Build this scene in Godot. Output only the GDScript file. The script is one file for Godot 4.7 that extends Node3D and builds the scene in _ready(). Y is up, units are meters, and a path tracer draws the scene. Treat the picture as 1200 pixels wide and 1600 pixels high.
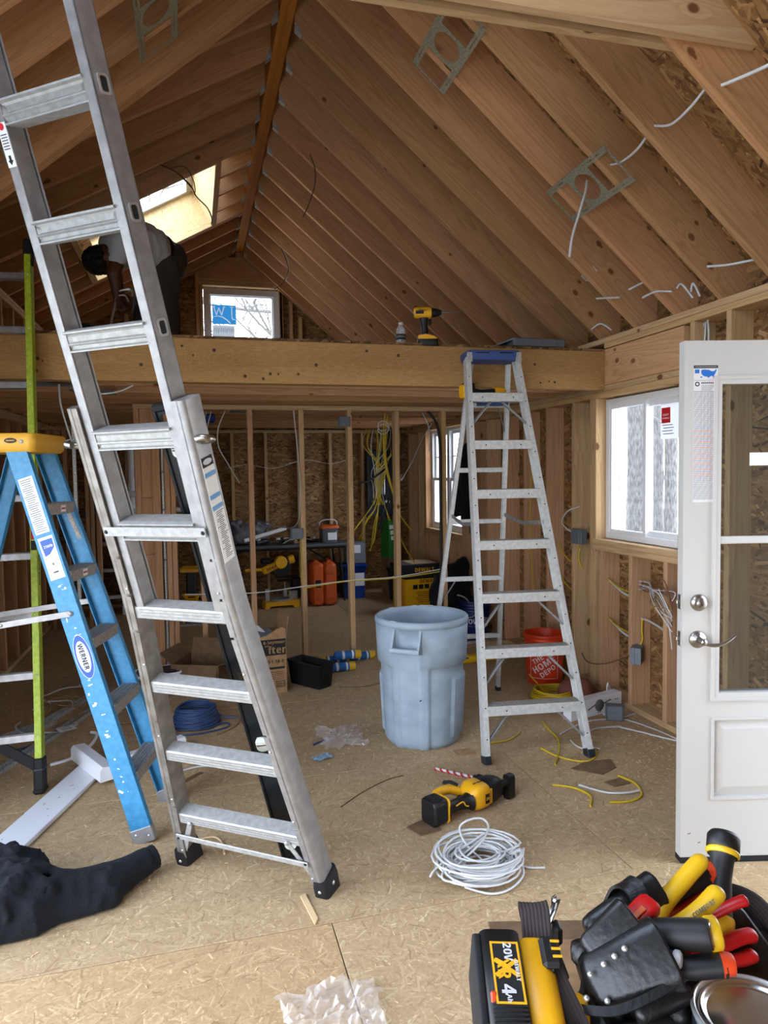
extends Node3D
# A timber house under construction: loft beam, rafters, ladders and tools.

var rng := RandomNumberGenerator.new()
var M := {}
var taken := {}
var board_cache := {}

func _ready() -> void:
	rng.seed = 4711
	# ---------- camera
	var cam := Camera3D.new()
	cam.name = "camera"
	cam.fov = 71.61
	cam.near = 0.05
	cam.far = 300.0
	add_child(cam)
	cam.transform = Transform3D(Basis(Vector3.UP, deg_to_rad(-14.9)) * Basis(Vector3.RIGHT, deg_to_rad(-3.2)) * Basis(Vector3.BACK, deg_to_rad(-0.86)), Vector3(0, 1.57, 0))
	cam.current = true
	# ---------- sky and exposure
	var e := Environment.new()
	var sm := ProceduralSkyMaterial.new()
	sm.sky_top_color = Color(0.80, 0.88, 1.0)
	sm.sky_horizon_color = Color(0.97, 0.98, 1.0)
	sm.sky_curve = 0.2
	sm.ground_horizon_color = Color(0.9, 0.9, 0.88)
	sm.ground_bottom_color = Color(0.8, 0.8, 0.78)
	sm.sky_energy_multiplier = 1.0
	var sky := Sky.new()
	sky.sky_material = sm
	e.background_mode = Environment.BG_SKY
	e.sky = sky
	e.background_energy_multiplier = SKY_POWER
	e.tonemap_mode = Environment.TONE_MAPPER_LINEAR
	e.tonemap_exposure = EXPOSURE
	e.sdfgi_enabled = true
	e.ssao_enabled = true
	e.ssil_enabled = true
	var we := WorldEnvironment.new()
	we.name = "environment"
	we.environment = e
	add_child(we)
	# ---------- materials, then the structure, then the things
	make_materials()
	build_setting()
	build_outside()
	build_things()

const SKY_POWER := 11.2
const EXPOSURE := 1.0

# ================= naming and tags
func numbered(n: String) -> String:
	if not taken.has(n):
		taken[n] = 0
		return n
	taken[n] += 1
	return "%s_%03d" % [n, taken[n]]

func thing(called: String, label: String, category: String, at := Vector3.ZERO, turn := 0.0, group := "") -> Node3D:
	var o := Node3D.new()
	o.name = numbered(called)
	add_child(o)
	o.position = at
	o.rotation.y = turn
	return tag(o, label, category, group)

func tag(o: Node3D, label: String, category: String, group := "") -> Node3D:
	o.set_meta("label", label)
	o.set_meta("category", category)
	if group != "":
		o.set_meta("group", group)
	return o

func struct(called: String, label := "", category := "") -> Node3D:
	var o := Node3D.new()
	o.name = numbered(called)
	o.set_meta("kind", "structure")
	if label != "":
		o.set_meta("label", label)
		o.set_meta("category", category)
	add_child(o)
	return o

func mesh_node(called: String, mesh: Mesh, mat: Material, parent: Node = null) -> MeshInstance3D:
	var mi := MeshInstance3D.new()
	mi.mesh = mesh
	mi.material_override = mat
	if parent == null or parent == self:
		mi.name = numbered(called)
		add_child(mi)
	else:
		mi.name = called
		parent.add_child(mi, true)
	return mi

const SMALL := ["rivet", "bolt", "tread_ridge", "rung_ridge", "decal_print", "decal_band", "paint_fleck", "scuff", "print", "battery_rib", "rim_scuff", "mark", "knockout", "sticker_line", "sticker_print", "gauge_light", "strap", "ear", "eye", "belt_hook"]

func obj(called: String, s: SurfaceTool, mat: Material, parent: Node = null) -> MeshInstance3D:
	s.generate_normals()
	var m := mesh_node(called, s.commit(), mat, parent)
	if called in SMALL:
		m.set_meta("kind", "stuff")
	return m

func single(called: String, s: SurfaceTool, mat: Material, label: String, category: String, group := "") -> MeshInstance3D:
	var o := obj(called, s, mat)
	tag(o, label, category, group)
	return o

# ================= mesh building (front faces are given counter-clockwise here and turned)
func mb() -> SurfaceTool:
	var s := SurfaceTool.new()
	s.begin(Mesh.PRIMITIVE_TRIANGLES)
	s.set_smooth_group(-1)
	return s

func qd(s: SurfaceTool, a: Vector3, b: Vector3, c: Vector3, d: Vector3) -> void:
	s.add_vertex(a); s.add_vertex(c); s.add_vertex(b)
	s.add_vertex(a); s.add_vertex(d); s.add_vertex(c)

func tri(s: SurfaceTool, a: Vector3, b: Vector3, c: Vector3) -> void:
	s.add_vertex(a); s.add_vertex(c); s.add_vertex(b)

func bx(s: SurfaceTool, c: Vector3, size: Vector3, ch := 0.0, b := Basis()) -> void:
	s.set_smooth_group(-1)
	var h := size * 0.5
	ch = minf(ch, minf(h.x, minf(h.y, h.z)) * 0.95)
	var P := func(sg: Array, ax: int) -> Vector3:
		var v := Vector3.ZERO
		for i in 3:
			v[i] = (h[i] if i == ax else h[i] - ch) * sg[i]
		return c + b * v
	for ax in 3:
		var u := (ax + 1) % 3
		var w := (ax + 2) % 3
		for sg in [-1, 1]:
			var r := []
			for k in [[-1, -1], [1, -1], [1, 1], [-1, 1]]:
				var g := [0, 0, 0]
				g[ax] = sg
				g[u] = k[0]
				g[w] = k[1]
				r.append(P.call(g, ax))
			if sg > 0:
				qd(s, r[0], r[1], r[2], r[3])
			else:
				qd(s, r[3], r[2], r[1], r[0])
	if ch <= 0.0:
		return
	for a in 3:
		var bb := (a + 1) % 3
		var ee := (a + 2) % 3
		for sa in [-1, 1]:
			for sb in [-1, 1]:
				var lo := [0, 0, 0]
				lo[a] = sa
				lo[bb] = sb
				lo[ee] = -1
				var hi := lo.duplicate()
				hi[ee] = 1
				var p: Array = [P.call(lo, a), P.call(lo, bb), P.call(hi, bb), P.call(hi, a)]
				if sa * sb > 0:
					qd(s, p[0], p[1], p[2], p[3])
				else:
					qd(s, p[3], p[2], p[1], p[0])
	for sx in [-1, 1]:
		for sy in [-1, 1]:
			for sz in [-1, 1]:
				var g := [sx, sy, sz]
				var p: Array = [P.call(g, 0), P.call(g, 1), P.call(g, 2)]
				if sx * sy * sz > 0:
					tri(s, p[0], p[1], p[2])
				else:
					tri(s, p[2], p[1], p[0])

# a bar of rectangular section from a to b; "up" gives the direction of its height h
func bar(s: SurfaceTool, a: Vector3, b: Vector3, w: float, h: float, up := Vector3.UP, ch := 0.0) -> void:
	bx(s, (a + b) * 0.5, Vector3((b - a).length(), h, w), ch, frame(b - a, up))

func frame(dir: Vector3, up: Vector3) -> Basis:
	var x := dir.normalized()
	if absf(x.dot(up.normalized())) > 0.999:
		up = Vector3.RIGHT if absf(x.x) < 0.9 else Vector3.BACK
	var z := x.cross(up).normalized()
	var y := z.cross(x)
	return Basis(x, y, z)

func tube(s: SurfaceTool, pts: Array, r: float, n := 6, closed := false, r_end := -1.0) -> void:
	var m := pts.size()
	var rings := []
	var t0: Vector3 = (pts[1] - pts[0]).normalized()
	var nrm := t0.cross(Vector3.UP)
	if nrm.length() < 0.05:
		nrm = t0.cross(Vector3.RIGHT)
	nrm = nrm.normalized()
	for i in m:
		var t: Vector3
		if closed:
			t = pts[(i + 1) % m] - pts[(i - 1 + m) % m]
		else:
			t = pts[mini(i + 1, m - 1)] - pts[maxi(i - 1, 0)]
		t = t.normalized()
		nrm = nrm - t * nrm.dot(t)
		if nrm.length() < 1e-4:
			nrm = t.cross(Vector3(0.3, 1, 0.2))
		nrm = nrm.normalized()
		var bn := t.cross(nrm)
		var rr := r if r_end < 0.0 else lerpf(r, r_end, float(i) / (m - 1))
		var ring := PackedVector3Array()
		for k in n:
			var a := TAU * k / n
			ring.append(pts[i] + (nrm * cos(a) + bn * sin(a)) * rr)
		rings.append(ring)
	loft(s, rings, not closed, closed)

func loft(s: SurfaceTool, rings: Array, caps := true, closed := false, group := 3) -> void:
	s.set_smooth_group(group)
	var m := rings.size()
	var n: int = rings[0].size()
	for i in (m if closed else m - 1):
		var a: PackedVector3Array = rings[i]
		var b: PackedVector3Array = rings[(i + 1) % m]
		for k in n:
			var k2 := (k + 1) % n
			qd(s, a[k], a[k2], b[k2], b[k])
	s.set_smooth_group(-1)
	if caps:
		for e in [0, m - 1]:
			var ring: PackedVector3Array = rings[e]
			var c := Vector3.ZERO
			for p in ring:
				c += p / n
			for k in n:
				if e == 0:
					tri(s, c, ring[(k + 1) % n], ring[k])
				else:
					tri(s, c, ring[k], ring[(k + 1) % n])

# lathe about local Y; the profile runs up the outside; a doubled point makes a crease
func lathe(s: SurfaceTool, prof: Array, n := 24, xf := Transform3D()) -> void:
	var g := 5
	for j in prof.size() - 1:
		var p: Vector2 = prof[j]
		var q: Vector2 = prof[j + 1]
		if p.is_equal_approx(q):
			g += 1
			continue
		s.set_smooth_group(g)
		for i in n:
			var a0 := TAU * i / n
			var a1 := TAU * (i + 1) / n
			var u0 := Vector3(cos(a0), 0, sin(a0))
			var u1 := Vector3(cos(a1), 0, sin(a1))
			var A := xf * (u1 * p.x + Vector3.UP * p.y)
			var B := xf * (u0 * p.x + Vector3.UP * p.y)
			var C := xf * (u0 * q.x + Vector3.UP * q.y)
			var D := xf * (u1 * q.x + Vector3.UP * q.y)
			if p.x < 1e-6:
				tri(s, A, C, D)
			elif q.x < 1e-6:
				tri(s, A, B, C)
			else:
				qd(s, A, B, C, D)
	s.set_smooth_group(-1)

func xf_axis(at: Vector3, dir: Vector3, spin := 0.0) -> Transform3D:
	var y := dir.normalized()
	var x := y.cross(Vector3.UP)
	if x.length() < 0.01:
		x = Vector3.RIGHT
	x = x.normalized()
	return Transform3D(Basis(x, y, x.cross(y)) * Basis(Vector3.UP, spin), at)

func cyl(s: SurfaceTool, a: Vector3, b: Vector3, r: float, n := 14, ch := 0.0) -> void:
	var L := (b - a).length()
	var pr := []
	if ch > 0.0:
		pr = [Vector2(0, 0), Vector2(r - ch, 0), Vector2(r - ch, 0), Vector2(r, ch), Vector2(r, ch), Vector2(r, L - ch), Vector2(r, L - ch), Vector2(r - ch, L), Vector2(r - ch, L), Vector2(0, L)]
	else:
		pr = [Vector2(0, 0), Vector2(r, 0), Vector2(r, 0), Vector2(r, L), Vector2(r, L), Vector2(0, L)]
	lathe(s, pr, n, xf_axis(a, b - a))

# polygon in local XY pushed out along Z from z0 to z1
func prism(s: SurfaceTool, poly: Array, z0: float, z1: float, xf := Transform3D(), smooth := false) -> void:
	var P := PackedVector2Array(poly)
	if Geometry2D.is_polygon_clockwise(P):
		P.reverse()
	# Godot's test is made for y pointing down, so the sign is settled here
	var area := 0.0
	for i in P.size():
		area += P[i].cross(P[(i + 1) % P.size()])
	if area < 0.0:
		P.reverse()
	var id := Geometry2D.triangulate_polygon(P)
	s.set_smooth_group(-1)
	for i in range(0, id.size(), 3):
		var a := P[id[i]]
		var b := P[id[i + 1]]
		var c := P[id[i + 2]]
		if (b - a).cross(c - a) < 0.0:
			var t := b
			b = c
			c = t
		tri(s, xf * Vector3(a.x, a.y, z1), xf * Vector3(b.x, b.y, z1), xf * Vector3(c.x, c.y, z1))
		tri(s, xf * Vector3(c.x, c.y, z0), xf * Vector3(b.x, b.y, z0), xf * Vector3(a.x, a.y, z0))
	s.set_smooth_group(4 if smooth else -1)
	for i in P.size():
		var a := P[i]
		var b := P[(i + 1) % P.size()]
		qd(s, xf * Vector3(a.x, a.y, z0), xf * Vector3(b.x, b.y, z0), xf * Vector3(b.x, b.y, z1), xf * Vector3(a.x, a.y, z1))
	s.set_smooth_group(-1)

# a flat frame: outer polygon with a hole, both of the same point count
func ring_prism(s: SurfaceTool, outer: Array, inner: Array, z0: float, z1: float, xf := Transform3D()) -> void:
	s.set_smooth_group(-1)
	var n := outer.size()
	for i in n:
		var j := (i + 1) % n
		var o0: Vector2 = outer[i]
		var o1: Vector2 = outer[j]
		var i0: Vector2 = inner[i]
		var i1: Vector2 = inner[j]
		qd(s, xf * Vector3(o0.x, o0.y, z1), xf * Vector3(o1.x, o1.y, z1), xf * Vector3(i1.x, i1.y, z1), xf * Vector3(i0.x, i0.y, z1))
		qd(s, xf * Vector3(i0.x, i0.y, z0), xf * Vector3(i1.x, i1.y, z0), xf * Vector3(o1.x, o1.y, z0), xf * Vector3(o0.x, o0.y, z0))
		qd(s, xf * Vector3(o0.x, o0.y, z0), xf * Vector3(o1.x, o1.y, z0), xf * Vector3(o1.x, o1.y, z1), xf * Vector3(o0.x, o0.y, z1))
		qd(s, xf * Vector3(i0.x, i0.y, z1), xf * Vector3(i1.x, i1.y, z1), xf * Vector3(i1.x, i1.y, z0), xf * Vector3(i0.x, i0.y, z0))

func rect2(x0: float, y0: float, x1: float, y1: float) -> Array:
	return [Vector2(x0, y0), Vector2(x1, y0), Vector2(x1, y1), Vector2(x0, y1)]

func rrect(w: float, h: float, r: float, n := 3) -> Array:
	var o := []
	r = minf(r, minf(w, h) * 0.499)
	for c in [[1, 1, 0.0], [-1, 1, 0.25], [-1, -1, 0.5], [1, -1, 0.75]]:
		for k in n + 1:
			var a: float = TAU * (c[2] + 0.25 * k / n)
			o.append(Vector2(c[0] * (w * 0.5 - r) + cos(a) * r, c[1] * (h * 0.5 - r) + sin(a) * r))
	return o

# body along local Z through rounded sections [z, cx, cy, w, h, r]
func body(s: SurfaceTool, secs: Array, xf := Transform3D(), n := 3, group := 3) -> void:
	var rings := []
	for q in secs:
		var ring := PackedVector3Array()
		for p in rrect(q[3], q[4], q[5], n):
			ring.append(xf * Vector3(q[1] + p.x, q[2] + p.y, q[0]))
		rings.append(ring)
	loft(s, rings, true, false, group)

func spline(pts: Array, per := 8, closed := false) -> Array:
	var o := []
	var m := pts.size()
	for i in (m if closed else m - 1):
		var p0: Vector3 = pts[(i - 1 + m) % m] if closed else pts[maxi(i - 1, 0)]
		var p1: Vector3 = pts[i]
		var p2: Vector3 = pts[(i + 1) % m]
		var p3: Vector3 = pts[(i + 2) % m] if closed else pts[mini(i + 2, m - 1)]
		for k in per:
			o.append(p1.cubic_interpolate(p2, p0, p3, float(k) / per))
	if not closed:
		o.append(pts[m - 1])
	return o

func V(a: Array) -> Array:
	var o := []
	for p in a:
		o.append(Vector3(p[0], p[1], p[2]))
	return o

func text_mesh(txt: String, size: float, depth := 0.001, bold := true, font := "Droid Sans") -> TextMesh:
	var t := TextMesh.new()
	var f := SystemFont.new()
	f.font_names = PackedStringArray([font])
	f.font_weight = 700 if bold else 400
	t.font = f
	t.text = txt
	t.font_size = 32
	t.pixel_size = size / 32.0
	t.depth = depth
	t.curve_step = 4.0
	return t

# lettering as a part of its thing
func letter(called: String, txt: String, size: float, mat: Material, parent: Node, xf: Transform3D, bold := true, font := "Droid Sans") -> MeshInstance3D:
	var m := mesh_node(called, text_mesh(txt, size, 0.0008, bold, font), mat, parent)
	m.transform = xf
	return m

# a board from a to b along its own X (so that the grain follows it); shares meshes between boards of one size
func board(called: String, parent: Node, a: Vector3, b: Vector3, thick: float, deep: float, up: Vector3, mat: Material) -> MeshInstance3D:
	var L := (b - a).length()
	var key := "%d_%d_%d" % [roundi(L * 1000), roundi(thick * 10000), roundi(deep * 10000)]
	if not board_cache.has(key):
		var s := mb()
		bx(s, Vector3.ZERO, Vector3(L, deep, thick), 0.0025)
		s.generate_normals()
		board_cache[key] = s.commit()
	var m := mesh_node(called, board_cache[key], mat, parent)
	m.transform = Transform3D(frame(b - a, up), (a + b) * 0.5)
	return m

func pick(kind: String) -> Material:
	var a: Array = M[kind]
	return a[rng.randi() % a.size()]

# ================= signed-distance bodies
var gf: PackedFloat32Array
var gn: Vector3i
var g0: Vector3
var gc: float

func grid(lo: Vector3, hi: Vector3, cell: float) -> void:
	gc = cell
	g0 = lo
	gn = Vector3i(ceili((hi.x - lo.x) / cell) + 1, ceili((hi.y - lo.y) / cell) + 1, ceili((hi.z - lo.z) / cell) + 1)
	gf = PackedFloat32Array()
	gf.resize(gn.x * gn.y * gn.z)
	gf.fill(1.0)

# a tapered capsule flattened by "flat" along z, joined with smooth radius k
func cap(a: Vector3, b: Vector3, ra: float, rb: float, k := 0.02, cut := false, sc := Vector3.ONE) -> void:
	var m := maxf(ra, rb) * maxf(1.0 / minf(sc.x, minf(sc.y, sc.z)), 1.0) + k + gc * 2.0
	var lo := (a.min(b) - Vector3.ONE * m - g0) / gc
	var hi := (a.max(b) + Vector3.ONE * m - g0) / gc
	var ba := (b - a) * sc
	var l2 := maxf(ba.length_squared(), 1e-9)
	for z in range(maxi(0, floori(lo.z)), mini(gn.z - 1, ceili(hi.z)) + 1):
		for y in range(maxi(0, floori(lo.y)), mini(gn.y - 1, ceili(hi.y)) + 1):
			var row := (z * gn.y + y) * gn.x
			for x in range(maxi(0, floori(lo.x)), mini(gn.x - 1, ceili(hi.x)) + 1):
				var p := (g0 + Vector3(x, y, z) * gc - a) * sc
				var t := clampf(p.dot(ba) / l2, 0.0, 1.0)
				var d := (p - ba * t).length() - lerpf(ra, rb, t)
				var o := gf[row + x]
				if cut:
					gf[row + x] = maxf(o, -d)
				else:
					var h := maxf(k - absf(o - d), 0.0) / k
					gf[row + x] = minf(o, d) - h * h * k * 0.25

func net(s: SurfaceTool, xf := Transform3D()) -> void:
	s.set_smooth_group(9)
	var at := PackedInt32Array()
	at.resize(gf.size())
	at.fill(-1)
	var vs := PackedVector3Array()
	var nx := gn.x
	var nxy := gn.x * gn.y
	var off := [0, 1, nx, nx + 1, nxy, nxy + 1, nxy + nx, nxy + nx + 1]
	var cp := [Vector3(0, 0, 0), Vector3(1, 0, 0), Vector3(0, 1, 0), Vector3(1, 1, 0), Vector3(0, 0, 1), Vector3(1, 0, 1), Vector3(0, 1, 1), Vector3(1, 1, 1)]
	var ed := [[0, 1], [2, 3], [4, 5], [6, 7], [0, 2], [1, 3], [4, 6], [5, 7], [0, 4], [1, 5], [2, 6], [3, 7]]
	for z in gn.z - 1:
		for y in gn.y - 1:
			for x in gn.x - 1:
				var i := z * nxy + y * nx + x
				var v0 := gf[i]
				if absf(v0) > gc * 5.0:
					continue
				var mask := 0
				for k in 8:
					if gf[i + off[k]] < 0.0:
						mask |= 1 << k
				if mask == 0 or mask == 255:
					continue
				var c := Vector3.ZERO
				var cnt := 0
				for q in ed:
					var fa := gf[i + off[q[0]]]
					var fb := gf[i + off[q[1]]]
					if (fa < 0.0) != (fb < 0.0):
						c += (cp[q[0]] as Vector3).lerp(cp[q[1]], fa / (fa - fb))
						cnt += 1
				at[i] = vs.size()
				vs.append(xf * (g0 + (Vector3(x, y, z) + c / cnt) * gc))
	var st := [1, nx, nxy]
	for z in range(1, gn.z - 1):
		for y in range(1, gn.y - 1):
			for x in range(1, gn.x - 1):
				var i := z * nxy + y * nx + x
				if absf(gf[i]) > gc * 5.0:
					continue
				for ax in 3:
					var ins := gf[i] < 0.0
					if ins == (gf[i + st[ax]] < 0.0):
						continue
					var u: int = st[(ax + 1) % 3]
					var w: int = st[(ax + 2) % 3]
					var a := at[i - u - w]
					var b := at[i - w]
					var c := at[i]
					var d := at[i - u]
					if a < 0 or b < 0 or c < 0 or d < 0:
						continue
					if ins:
						qd(s, vs[a], vs[b], vs[c], vs[d])
					else:
						qd(s, vs[d], vs[c], vs[b], vs[a])
	s.set_smooth_group(-1)

# ================= materials
func flat(n: String, c: Color, rough := 0.7, metal := 0.0, spec := 0.5) -> StandardMaterial3D:
	var m := StandardMaterial3D.new()
	m.resource_name = n
	m.albedo_color = c
	m.roughness = rough
	m.metallic = metal
	m.metallic_specular = spec
	M[n] = m
	return m

func noise(seed_: int, freq: float, oct := 3) -> FastNoiseLite:
	var n := FastNoiseLite.new()
	n.seed = seed_
	n.noise_type = FastNoiseLite.TYPE_SIMPLEX_SMOOTH
	n.frequency = freq
	n.fractal_octaves = oct
	return n

# plain-sawn softwood, grain along u; 5 m by 0.3 m, seamless across
func wood_image(seed_: int, early: Color, late: Color, knot: Color, knots: int, rings: int, wav: float) -> ImageTexture:
	var W := 1024
	var H := 192
	var n1 := noise(seed_, 1.0, 2)
	var n2 := noise(seed_ + 5, 1.0, 3)
	var r := RandomNumberGenerator.new()
	r.seed = seed_
	var kn := []
	for i in knots:
		kn.append([r.randf_range(0.02, 0.98) * 5.0, r.randf() * 0.3, r.randf_range(0.008, 0.02)])
	var data := PackedByteArray()
	data.resize(W * H * 3)
	for x in W:
		var um := 5.0 * x / W
		var near := []
		for k in kn:
			if absf(um - k[0]) < 0.22:
				near.append(k)
		for y in H:
			var a := TAU * y / H
			var cy := cos(a) * 0.35
			var cz := sin(a) * 0.35
			var w := n1.get_noise_3d(um * 0.55, cy, cz)
			var ph := float(rings) * y / H + w * wav
			var core := 0.0
			for k in near:
				var dv := absf(0.3 * y / H - k[1])
				dv = minf(dv, 0.3 - dv)
				var du: float = (um - k[0]) * 0.45
				var rr: float = (du * du + dv * dv) / (k[2] * k[2])
				ph += 1.6 * exp(-rr * 0.35)
				du *= 1.6
				rr = (du * du + dv * dv) / (k[2] * k[2])
				core = maxf(core, clampf(1.6 - rr * 1.3, 0.0, 1.0))
			var f := fposmod(ph, 1.0)
			var g := f * f * 0.75 if f < 0.9 else (1.0 - f) * 6.0
			var fib := n2.get_noise_3d(um * 7.0, cy * 38.0, cz * 38.0)
			var t := clampf(0.12 + g * 0.62 + fib * 0.33, 0.0, 1.0)
			var c := early.lerp(late, t).lerp(knot, core * 0.75)
			var i := (y * W + x) * 3
			data[i] = int(c.r * 255.0)
			data[i + 1] = int(c.g * 255.0)
			data[i + 2] = int(c.b * 255.0)
	return ImageTexture.create_from_image(Image.create_from_data(W, H, false, Image.FORMAT_RGB8, data))

func lumber(n: String, tex: Texture2D, tints: Array, per: int) -> void:
	M[n] = []
	var k := 0
	for t in tints:
		for i in per:
			var m := StandardMaterial3D.new()
			m.resource_name = "%s_%d" % [n, k]
			m.albedo_texture = tex
			m.albedo_color = t
			m.roughness = 0.82
			m.metallic_specular = 0.3
			m.uv1_triplanar = true
			m.uv1_triplanar_sharpness = 12.0
			m.uv1_scale = Vector3(0.2, 1.0 / 0.3, 1.0 / 0.3)
			m.uv1_offset = Vector3(0.5 + 0.37 * k, 0.19 * k + 0.07, 0.31 * k)
			M[n].append(m)
			k += 1

# strands of oriented strand board as one index picture, then coloured through a table
func osb_index(seed_: int, count: int, lmin: float, lmax: float, wmin: float, wmax: float, along: float) -> PackedByteArray:
	var W := 1024
	var d := PackedByteArray()
	d.resize(W * W)
	d.fill(90)
	var r := RandomNumberGenerator.new()
	r.seed = seed_
	for i in count:
		var cx := r.randf() * W
		var cy := r.randf() * W
		var L := r.randf_range(lmin, lmax)
		var w := r.randf_range(wmin, wmax)
		var a := r.randfn(0.0, along)
		var tone := clampi(int(r.randfn(125.0, 48.0)), 3, 252)
		var ca := cos(a)
		var sa := sin(a)
		var skew := r.randf_range(-0.6, 0.6)
		var ny := int(w)
		for j in ny:
			var v := j - w * 0.5
			var l0 := -L * 0.5 + v * skew + r.randf() * 3.0
			var l1 := L * 0.5 + v * skew - r.randf() * 3.0
			var streak := r.randi_range(-16, 16)
			var edge := -26 if (j == 0 or j == ny - 1) else 0
			var tt := clampi(tone + streak + edge, 0, 255)
			var px := cx + ca * l0 - sa * v
			var py := cy + sa * l0 + ca * v
			for q in int(l1 - l0):
				d[(int(py) & 1023) * 1024 + (int(px) & 1023)] = tt
				px += ca
				py += sa
	return d

func osb_image(d: PackedByteArray, ramp: Array, dirt: float, seed_: int) -> ImageTexture:
	var lut := PackedByteArray()
	lut.resize(768)
	for i in 256:
		var f := i / 255.0 * (ramp.size() - 1)
		var k := mini(int(f), ramp.size() - 2)
		var c: Color = (ramp[k] as Color).lerp(ramp[k + 1], f - k)
		lut[i * 3] = int(c.r * 255)
		lut[i * 3 + 1] = int(c.g * 255)
		lut[i * 3 + 2] = int(c.b * 255)
	var nz := noise(seed_, 0.004, 4)
	var rr := RandomNumberGenerator.new()
	rr.seed = seed_
	var out := PackedByteArray()
	out.resize(1024 * 1024 * 3)
	var o := 0
	for y in 1024:
		for x in 1024:
			var k := int(d[y * 1024 + x]) * 3
			out[o] = lut[k]
			out[o + 1] = lut[k + 1]
			out[o + 2] = lut[k + 2]
			o += 3
	var im := Image.create_from_data(1024, 1024, false, Image.FORMAT_RGB8, out)
	im.resize(1024, 1024)
	return ImageTexture.create_from_image(im)

func osb_mat(n: String, tex: Texture2D, size: float, tints: Array, rough := 0.8) -> void:
	M[n] = []
	var k := 0
	for t in tints:
		var m := StandardMaterial3D.new()
		m.resource_name = "%s_%d" % [n, k]
		m.albedo_texture = tex
		m.albedo_color = t
		m.roughness = rough
		m.metallic_specular = 0.35
		m.uv1_triplanar = true
		m.uv1_triplanar_sharpness = 10.0
		m.uv1_scale = Vector3.ONE / size
		m.uv1_offset = Vector3(0.13 + 0.41 * k, 0.29 * k, 0.17 * k)
		M[n].append(m)
		k += 1

# rotary-cut veneer of laminated beams: drifting contour lines and patches
func lvl_image(seed_: int, a: Color, b: Color, c: Color) -> ImageTexture:
	var W := 1024
	var H := 160
	var n1 := noise(seed_, 1.0, 2)
	var n2 := noise(seed_ + 3, 1.0, 3)
	var data := PackedByteArray()
	data.resize(W * H * 3)
	for y in H:
		for x in W:
			var u := 5.0 * x / W
			var v := 0.4 * y / H
			var w := n1.get_noise_3d(u * 2.2, v * 9.0, 3.0)
			var ph := fposmod(w * 9.0 + v * 6.0, 1.0)
			var line := pow(absf(ph - 0.5) * 2.0, 6.0)
			var fib := n2.get_noise_3d(u * 14.0, v * 130.0, 0.0)
			var blot := n2.get_noise_3d(u * 0.9, v * 3.0, 9.0)
			var col := a.lerp(b, clampf(0.4 + fib * 0.5 + blot * 0.5, 0.0, 1.0)).lerp(c, line * 0.4)
			var i := (y * W + x) * 3
			data[i] = int(clampf(col.r, 0, 1) * 255.0)
			data[i + 1] = int(clampf(col.g, 0, 1) * 255.0)
			data[i + 2] = int(clampf(col.b, 0, 1) * 255.0)
	return ImageTexture.create_from_image(Image.create_from_data(W, H, false, Image.FORMAT_RGB8, data))

func speckle_tex(seed_: int, freq: float, c0: Color, c1: Color, oct := 4, size := 256) -> NoiseTexture2D:
	var t := NoiseTexture2D.new()
	t.width = size
	t.height = size
	t.seamless = true
	t.noise = noise(seed_, freq, oct)
	var g := Gradient.new()
	g.set_color(0, c0)
	g.set_color(1, c1)
	g.set_offset(0, 0.25)
	g.set_offset(1, 0.75)
	t.color_ramp = g
	return t

func worn(n: String, c0: Color, c1: Color, rough: float, metal: float, scale_: float, seed_ := 1, freq := 0.02) -> StandardMaterial3D:
	var m := flat(n, Color.WHITE, rough, metal)
	m.albedo_texture = speckle_tex(seed_, freq, c0, c1)
	m.uv1_triplanar = true
	m.uv1_scale = Vector3.ONE * scale_
	return m

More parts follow.
